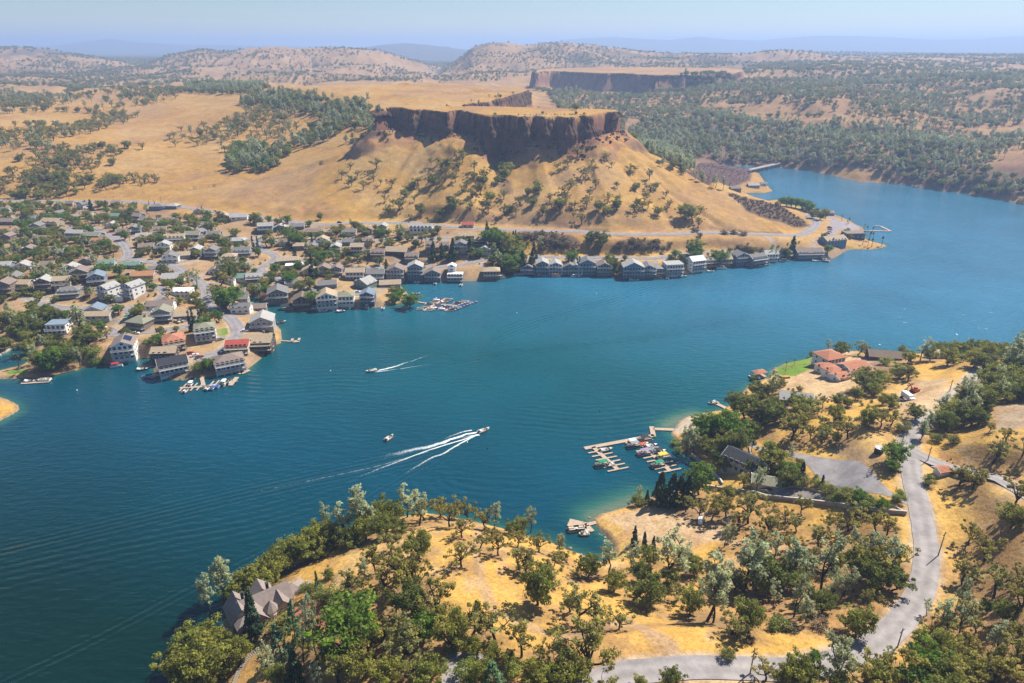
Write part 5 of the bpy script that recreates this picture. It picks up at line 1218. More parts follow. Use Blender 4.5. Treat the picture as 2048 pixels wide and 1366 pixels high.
    # village gardens
    scatter([(-40, 410), (200, 410), (420, 435), (640, 452), (900, 462), (1000, 490), (1000, 540), (800, 556), (510, 585), (480, 640), (300, 690), (190, 690), (-40, 700)], [('lo', 8), ('lt', 2.5), ('gp', 1.5), ('sh', 7), ('bo', 1.5)], 6.5, dict(HR, lo=(4, 8), gp=(7, 12)), 0.36, 40, seed=151, avoid=True)
    scatter([(-200, 420), (-40, 410), (-40, 700), (-200, 720)], [('lo', 6), ('lt', 3), ('gp', 1.5)], 13, HR, 0.40, 60, seed=152)
    scatter([(970, 462), (1040, 470), (1060, 540), (1000, 545)], [('lo', 6), ('lt', 4), ('co', 2)], 7, HR, 0.35, 30, seed=153, avoid=True)
    scatter([(1050, 515), (1230, 515), (1390, 510), (1470, 505), (1480, 525), (1390, 538), (1300, 548), (1220, 546), (1060, 542)], [('lo', 5), ('lt', 2), ('sh', 4)], 8, dict(HR, lo=(3.5, 7)), 0.44, 30, seed=154, avoid=True)
    scatter([(1480, 490), (1560, 490), (1640, 485), (1640, 500), (1540, 512), (1500, 520)], [('sh', 5), ('lo', 2), ('br', 3)], 7, dict(HR, lo=(3.5, 6)), 0.40, 30, seed=155, avoid=True)
    # the same oak country carries on beyond the frame
    scatter(None, [('bo', 5), ('lo', 3), ('gp', 1)], 15, HR, 0.42, 60, seed=181, world=np.array([(175, 40), (420, 60), (560, 330), (330, 330), (190, 215), (130, 120)]))
    scatter(None, [('bo', 5), ('lo', 3)], 13, HR, 0.42, 50, seed=182, world=np.array([(-70, 60), (150, 45), (120, 105), (-60, 112)]))
    # scrub mats
    scatter([(1455, 388), (1500, 400), (1560, 414), (1606, 440), (1615, 452), (1590, 454), (1540, 438), (1490, 418)], [('br', 5)], 4.2, HR, 0.22, 30, seed=161)
    scatter([(1374, 345), (1400, 327), (1440, 320), (1490, 330), (1500, 345), (1495, 360), (1470, 370), (1420, 370)], [('br', 5)], 5.0, dict(HR, br=(0.8, 1.6)), 0.25, 30, seed=162)
    scatter([(1790, 287), (1850, 282), (1915, 305), (1830, 322), (1785, 316)], [('br', 5)], 6.5, dict(HR, br=(1.2, 2.4)), 0.25, 30, seed=163)
    scatter([(1026, 468), (1090, 462), (1150, 476), (1165, 494), (1110, 500), (1030, 478)], [('br', 5)], 4.5, HR, 0.4, 30, seed=164)
    scatter([(1225, 492), (1260, 476), (1320, 482), (1325, 500), (1240, 505)], [('br', 5)], 4.5, HR, 0.4, 30, seed=165)
    scatter([(1880, 905), (1960, 935), (2060, 955), (2060, 972), (1960, 950), (1880, 916)], [('br', 4), ('sh', 1)], 2.6, dict(HR, br=(.6, 1.5), sh=(.6, 1.4)), 0.42, 12, seed=166, avoid=True)
    scatter([(1420, 1200), (1640, 1190), (1780, 1100), (1785, 1180), (1690, 1255), (1560, 1262), (1430, 1245)], [('br', 4), ('sh', 3)], 3.4, dict(HR, br=(.5, 1.2), sh=(.6, 1.6)), 0.46, 14, seed=167, avoid=True)
    scatter([(640, 1150), (700, 1120), (800, 1110), (850, 1180), (800, 1300), (640, 1330), (560, 1330), (600, 1260), (690, 1260)], [('sh', 3), ('lo', 1), ('bo', 1)], 6.0, dict(HR, lo=(2.5, 5), bo=(3, 7), sh=(.8, 2)), 0.55, 18, seed=168, avoid=True)
    scatter([(1310, 955), (1400, 900), (1500, 870), (1560, 890), (1640, 960), (1590, 985), (1480, 960), (1420, 980)], [('sh', 3), ('lo', 1)], 4.6, dict(HR, lo=(3, 5), sh=(.8, 2)), 0.5, 18, seed=169, avoid=True)
    scatter([(1850, 1230), (1950, 1190), (2060, 1190), (2060, 1390), (1850, 1390)], [('sh', 3), ('bo', 2), ('br', 2)], 5.0, dict(HR, bo=(4, 8), sh=(.8, 2.4)), 0.48, 18, seed=170, avoid=True)
    scatter([(440, 1250), (520, 1190), (640, 1090), (660, 1110), (540, 1200), (470, 1280), (400, 1370), (375, 1370)], [('sh', 3), ('lo', 3)], 4.6, dict(HR, lo=(2.5, 5), sh=(1, 2.4)), 0.42, 18, seed=171, avoid=True)
    scatter([(1450, 790), (1560, 760), (1640, 800), (1800, 800), (1800, 850), (1600, 880), (1480, 860)], [('sh', 3), ('lo', 1)], 6.0, dict(HR, lo=(3, 6), sh=(.8, 2)), 0.52, 20, seed=172, avoid=True)
    scatter([(1860, 700), (2060, 690), (2200, 720), (2200, 800), (2000, 810), (1900, 850), (1870, 850), (1950, 760)], [('lo', 5), ('bo', 1), ('gp', 1)], 5.5, dict(HR, lo=(5, 9)), 0.38, 30, seed=173, avoid=True)
    scatter([(1840, 1000), (1900, 990), (2060, 1010), (2060, 1180), (1900, 1190), (1860, 1120)], [('sh', 3), ('br', 2)], 6.0, dict(HR, sh=(.5, 1.3), br=(.5, 1.2)), 0.56, 20, seed=174, avoid=True)
# ------------------------------------------------------------------ houses
PAL = {'grey': (0.19, 0.185, 0.18), 'pale grey': (0.36, 0.35, 0.335), 'dark grey': (0.042, 0.044, 0.052), 'brown': (0.20, 0.15, 0.115), 'dark brown': (0.085, 0.062, 0.05), 'tan': (0.40, 0.31, 0.21), 'red': (0.42, 0.085, 0.06), 'orange': (0.42, 0.21, 0.10), 'tile red': (0.40, 0.17, 0.10),
       'blue': (0.12, 0.20, 0.27), 'slate blue': (0.17, 0.22, 0.28), 'white': (0.72, 0.71, 0.68), 'cream': (0.58, 0.48, 0.32), 'olive': (0.24, 0.235, 0.17), 'green': (0.16, 0.25, 0.21), 'mauve': (0.235, 0.18, 0.155), 'navy': (0.05, 0.075, 0.15), 'house brown': (0.30, 0.245, 0.22)}
MW = {k: simple_mat(k.replace(' ', '_') + '_paint', v, 0.8, 0.08, 0.8) for k, v in PAL.items()}
def roof_mat(name, col):
    m, n, l, b = new_mat(name)
    tc = n.new('ShaderNodeTexCoord')
    w = n.new('ShaderNodeTexWave'); w.wave_type = 'BANDS'; w.bands_direction = 'Z'; w.inputs['Scale'].default_value = 1.5; w.inputs['Distortion'].default_value = 1.2; w.inputs['Detail'].default_value = 2
    z = n.new('ShaderNodeTexNoise'); z.inputs['Scale'].default_value = 0.9; z.inputs['Detail'].default_value = 5
    l.new(tc.outputs['Object'], w.inputs[0]); l.new(tc.outputs['Object'], z.inputs[0])
    mx = n.new('ShaderNodeMath'); mx.operation = 'MULTIPLY_ADD'; mx.inputs[1].default_value = 0.35; l.new(w.outputs['Fac'], mx.inputs[0]); l.new(z.outputs['Fac'], mx.inputs[2])
    r = ramp(n, [(0.35, [c * 0.8 for c in col]), (0.85, [c * 1.18 for c in col])])
    l.new(mx.outputs[0], r.inputs[0]); l.new(r.outputs[0], b.inputs['Base Color'])
    b.inputs['Roughness'].default_value = 0.85; b.inputs['Specular IOR Level'].default_value = 0.2
    bp = n.new('ShaderNodeBump'); bp.inputs['Distance'].default_value = 0.08; l.new(w.outputs['Fac'], bp.inputs['Height']); l.new(bp.outputs[0], b.inputs['Normal'])
    return m
MR = {k: roof_mat(k.replace(' ', '_') + '_shingle', v) for k, v in PAL.items()}
M_glass, n_, l_, b_ = new_mat('window_glass'); b_.inputs['Base Color'].default_value = (0.02, 0.03, 0.045, 1); b_.inputs['Roughness'].default_value = 0.08; b_.inputs['Specular IOR Level'].default_value = 0.6
M_wood = simple_mat('deck_wood', (0.36, 0.29, 0.22), 0.85, 0.2, 1.2)
M_woodd = simple_mat('weathered_wood', (0.20, 0.165, 0.14), 0.9, 0.25, 1.2)
M_solar, n_, l_, b_ = new_mat('solar_cells'); b_.inputs['Base Color'].default_value = (0.015, 0.025, 0.06, 1); b_.inputs['Roughness'].default_value = 0.15

def box_v(x0, x1, y0, y1, z0, z1):
    return np.array([(x0, y0, z0), (x1, y0, z0), (x1, y1, z0), (x0, y1, z0), (x0, y0, z1), (x1, y0, z1), (x1, y1, z1), (x0, y1, z1)], float)
BOXQ = np.array([(0, 3, 2, 1), (4, 5, 6, 7), (0, 1, 5, 4), (1, 2, 6, 5), (2, 3, 7, 6), (3, 0, 4, 7)])
class MB:
    """collects boxes, bars and sheets into one mesh"""
    def __init__(s): s.V = []; s.F = []; s.M = []; s.n = 0
    def add(s, V, F, m=0):
        s.V.append(np.asarray(V, float)); s.F += [tuple(int(i) + s.n for i in f) for f in F]; s.M += [m] * len(F); s.n += len(V); return s
    def box(s, x0, x1, y0, y1, z0, z1, m=0): return s.add(box_v(x0, x1, y0, y1, z0, z1), BOXQ, m)
    def bar(s, p, q, r, m=0, seg=4):
        v, f = tube([p, (np.asarray(p, float) + np.asarray(q, float)) / 2, q], [r, r, r], seg); v = np.vstack([v]); return s.add(v, list(f) + [tuple(range(seg))[::-1], tuple(range(2 * seg, 3 * seg))], m)
    def mesh(s, name, mats): return mesh_from(name, np.vstack(s.V), s.F, mats, s.M)
    def build(s, name, mats, parent=None): return link(name, s.mesh(name, mats), parent)

def win_mesh(w, h, frame):
    m = MB(); m.box(-w / 2, w / 2, -0.05, 0.02, 0, h, 0); m.box(-w / 2 + 0.12, w / 2 - 0.12, -0.075, -0.045, 0.12, h - 0.12, 1)
    if w > 1.9: m.box(-0.05, 0.05, -0.09, -0.06, 0.1, h - 0.1, 0)
    return m.mesh('window', [frame, M_glass])
_wc = {}
def window(root, x, y, z, rz, w=1.5, h=1.3, frame=None, name='window'):
    k = (round(w, 1), round(h, 1), frame.name if frame else '')
    if k not in _wc: _wc[k] = win_mesh(w, h, frame or MW['white'])
    o = link(name, _wc[k], root); o.location = (x, y, z); o.rotation_euler = (0, 0, rz); return o

def roof_geo(w, d, h, kind, rise, over=0.55, th=0.22):
    V = []; F = []
    if kind in ('g', 's'):
        a, b = (w, d) if kind == 'g' else (d, w)         # a: span across the ridge, b: along it
        e = a / 2 + over; sl = rise / (a / 2)
        pr = [(-e, h - over * sl), (0, h + rise), (e, h - over * sl), (e, h - over * sl - th), (0, h + rise - th), (-e, h - over * sl - th)]
        L = b / 2 + over
        for y in (-L, L):
            for x, z in pr: V.append((x, y, z) if kind == 'g' else (y, x, z))
        q = [(0, 1, 7, 6), (1, 2, 8, 7), (2, 3, 9, 8), (3, 4, 10, 9), (4, 5, 11, 10), (5, 0, 6, 11), (0, 5, 4, 1), (1, 4, 3, 2), (6, 7, 10, 11), (7, 8, 9, 10)]
        F = [f[::-1] for f in q] if kind == 'g' else q
    elif kind == 'h':
        X, Y = w / 2 + over, d / 2 + over; z0 = h - 0.05
        if w >= d: r0, r1 = (-(X - Y) * 0.95 - 0.01, 0), ((X - Y) * 0.95 + 0.01, 0)
        else: r0, r1 = (0, -(Y - X) * 0.95 - 0.01), (0, (Y - X) * 0.95 + 0.01)
        V = [(-X, -Y, z0), (X, -Y, z0), (X, Y, z0), (-X, Y, z0), (-X, -Y, z0 - th), (X, -Y, z0 - th), (X, Y, z0 - th), (-X, Y, z0 - th), (r0[0], r0[1], h + rise), (r1[0], r1[1], h + rise)]
        if w >= d: F = [(0, 1, 9, 8), (1, 2, 9), (2, 3, 8, 9), (3, 0, 8)]
        else: F = [(0, 1, 8), (1, 2, 9, 8), (2, 3, 9), (3, 0, 8, 9)]
        F += [(0, 4, 5, 1), (1, 5, 6, 2), (2, 6, 7, 3), (3, 7, 4, 0), (7, 6, 5, 4)]
    else:                                                # flat with a parapet
        V = list(box_v(-w / 2 - 0.3, w / 2 + 0.3, -d / 2 - 0.3, d / 2 + 0.3, h, h + 0.3)); F = list(BOXQ)
    return np.array(V, float), F
def wall_geo(w, d, h, kind, rise, low):
    V = list(box_v(-w / 2, w / 2, -d / 2, d / 2, low, h)); F = [f for f in BOXQ]
    if kind == 'g':
        V += [(0, -d / 2, h + rise - 0.2), (0, d / 2, h + rise - 0.2)]
        F = [f for i, f in enumerate(F) if i not in (1, 2, 4)] + [(0, 1, 5, 8, 4), (2, 3, 7, 9, 6), (4, 8, 9, 7), (5, 6, 9, 8)]
    elif kind == 's':
        V += [(-w / 2, 0, h + rise - 0.2), (w / 2, 0, h + rise - 0.2)]
        F = [f for i, f in enumerate(F) if i not in (1, 3, 5)] + [(1, 2, 6, 9, 5), (3, 0, 4, 8, 7), (4, 5, 9, 8), (6, 7, 8, 9)]
    return np.array(V, float), F
def xf(V, dx, dy, dz=0, rz=0):
    c, s = math.cos(rz), math.sin(rz); V = np.array(V, float)
    return np.c_[V[:, 0] * c - V[:, 1] * s + dx, V[:, 0] * s + V[:, 1] * c + dy, V[:, 2] + dz]

def railing_geo(m, x0, x1, y0, y1, z, sides='flr', mi=0):
    runs = []
    if 'f' in sides: runs.append(((x0, y0), (x1, y0)))
    if 'l' in sides: runs.append(((x0, y0), (x0, y1)))
    if 'r' in sides: runs.append(((x1, y0), (x1, y1)))
    for (ax_, ay_), (bx_, by_) in runs:
        for hh, r in ((1.0, 0.06), (0.55, 0.035), (0.15, 0.04)):
            m.bar((ax_, ay_, z + hh), (bx_, by_, z + hh), r, mi)
        n = max(2, int(math.hypot(bx_ - ax_, by_ - ay_) / 1.6) + 1)
        for i in range(n):
            f = i / (n - 1); m.bar((ax_ + (bx_ - ax_) * f, ay_ + (by_ - ay_) * f, z), (ax_ + (bx_ - ax_) * f, ay_ + (by_ - ay_) * f, z + 1.05), 0.05, mi)

HOUSE_XY = []
SH = 2.75
def house(px, py, rot, w, d, st, roof, rc, wc, opt='', label=None, cat='house', name='house', z=None, low=-4.5, wings=(), xy=None, rise=None, far=False):
    """opt letters: d front decks, D decks over water on posts, c chimney, o solar panels, w wide glazing, b no windows"""
    if xy is None: x, y, zz = at1(px, py)
    else: x, y = xy; zz = float(gz(x, y))
    rz = math.radians(rot)
    zz = max(zz, 1.2) if z is None else z
    root = empty(name, (x, y, zz), rz)
    HOUSE_XY.append((x, y, max(w, d) * 0.62))
    tag(root, label, cat)
    rng = np.random.default_rng(int(px * 13 + py))
    frame = MW['white'] if wc not in ('white', 'cream') else MW['pale grey']
    for k, (dx, dy, w_, d_, st_, rf, rs) in enumerate([(0, 0, w, d, st, roof, rise)] + list(wings)):
        h = SH * st_ + 0.2
        span = w_ if rf == 'g' else (d_ if rf == 's' else min(w_, d_))
        ri = rs if rs is not None else span * (0.24 if rf in 'gs' else 0.22)
        V, F = wall_geo(w_, d_, h, rf, ri, low)
        o = link('wall', mesh_from('wall', xf(V, dx, dy), F, [MW[wc]]), root)
        V, F = roof_geo(w_, d_, h, rf, ri)
        ro = link('roof', mesh_from('roof', xf(V, dx, dy), F, [MR[rc]]), root)
        if rf in 'gs':                                   # pale barge boards along the gable edges
            e = span / 2 + 0.57; sl = ri / (span / 2); L = (d_ if rf == 'g' else w_) / 2 + 0.58
            for sy in ((-1,) if rf == 'g' else (-1, 1)):
                for sx in (-1, 1):
                    p = (sx * e, sy * L, h - 0.55 * sl - 0.12); q = (0, sy * L, h + ri - 0.12)
                    if rf == 's': p = (p[1], p[0], p[2]); q = (q[1], q[0], q[2])
                    MB().bar((p[0] + dx, p[1] + dy, p[2]), (q[0] + dx, q[1] + dy, q[2]), 0.13).build('barge_board', [MW['white'] if wc != 'dark brown' else MW['tan']], ro)
        if 'c' in opt and k == 0:
            m = MB(); cx, cy = w_ * 0.22 + dx, d_ * 0.1 + dy; m.box(cx - .5, cx + .5, cy - .4, cy + .4, h - 0.5, h + ri + 0.9); m.box(cx - .6, cx + .6, cy - .5, cy + .5, h + ri + 0.9, h + ri + 1.1); m.build('chimney', [MW['mauve']], ro)
        if 'o' in opt and k == 0 and rf in 'gsh':
            m = MB()
            a_ = math.atan2(ri, span / 2)
            V = box_v(-w_ * 0.28, w_ * 0.28, 0.6, span * 0.42, 0.0, 0.1)
            c_, s_ = math.cos(a_), math.sin(a_)
            V2 = np.c_[V[:, 0], -V[:, 1] * c_, h + ri - V[:, 1] * s_ + V[:, 2] + 0.12]
            if rf == 'g': V2 = np.c_[V2[:, 1] * -1, V2[:, 0], V2[:, 2]]
            m.add(V2 + np.array([dx, dy, 0]), BOXQ); m.build('solar_panel', [M_solar], ro)
        if 'b' in opt: continue
        wide = 'w' in opt and k == 0
        step = (2.1 if wide else 3.0) * (1.35 if far else 1)
        n = max(1, int((w_ - 0.8) / step))
        for s in range(int(math.ceil(st_))):
            zf = s * SH
            for i in range(n):
                xx = (i + 0.5 - n / 2) * (w_ - 0.6) / n
                if rng.random() < 0.12 and not wide: continue
                ww = 1.7 if wide else (1.3 if rng.random() < .6 else 1.9)
                window(root, dx + xx, dy - d_ / 2, zf + (0.35 if wide else 0.85), 0, ww, 2.0 if wide else 1.3, frame)
            ns = 1 if far else max(1, int(d_ / 4))
            for sx in (-1, 1):
                for i in range(ns):
                    yy = (i + 0.5 - ns / 2) * (d_ - 1) / ns
                    window(root, dx + sx * w_ / 2, dy + yy, zf + 0.9, sx * math.pi / 2, 1.3, 1.2, frame)
        if rf == 'g' and ri > 1.6:
            window(root, dx, dy - d_ / 2, h + 0.05, 0, 1.7 if wide else 1.2, min(1.3, ri * 0.45), frame)
        if not far and k == 0:
            m = MB(); m.box(dx - w_ * .3 - 1.0, dx - w_ * .3 + 1.0 + (1.6 if w_ > 9 else 0), dy + d_ / 2 - 0.02, dy + d_ / 2 + 0.06, SH * (st_ - 1), SH * (st_ - 1) + 2.1); m.build('garage_door' if w_ > 9 else 'door', [MW['white'] if wc != 'white' else MW['tan']], root)
    if 'd' in opt or 'D' in opt:
        dep = 2.3
        for s in range(0 if st < 2 else 1, int(math.ceil(st))):
            zf = s * SH - 0.05
            x0, x1, y0, y1 = -w / 2 - 0.2, w / 2 + 0.2, -d / 2 - dep, -d / 2 - 0.003
            m = MB(); m.box(x0, x1, y0, y1, zf - 0.25, zf); dk = m.build('deck', [M_wood if wc in ('brown', 'tan', 'dark brown', 'cream') else MW['pale grey']], root)
            m = MB(); railing_geo(m, x0 + .08, x1 - .08, y0 + .08, y1, zf); m.build('railing', [MW['white'] if wc not in ('brown', 'dark brown', 'tan') else M_wood], dk)
        ztop = (int(math.ceil(st)) - 1) * SH - 0.3
        nn = max(2, int(w / 3.6) + 1)
        for i in range(nn):
            xx = -w / 2 + w * i / (nn - 1)
            m = MB(); m.bar((xx, -d / 2 - dep + .15, low - (2 if 'D' in opt else 0)), (xx, -d / 2 - dep + .15, max(ztop, 0)), 0.11); m.build('deck_post', [M_woodd if wc != 'white' else MW['white']], root)
    return root

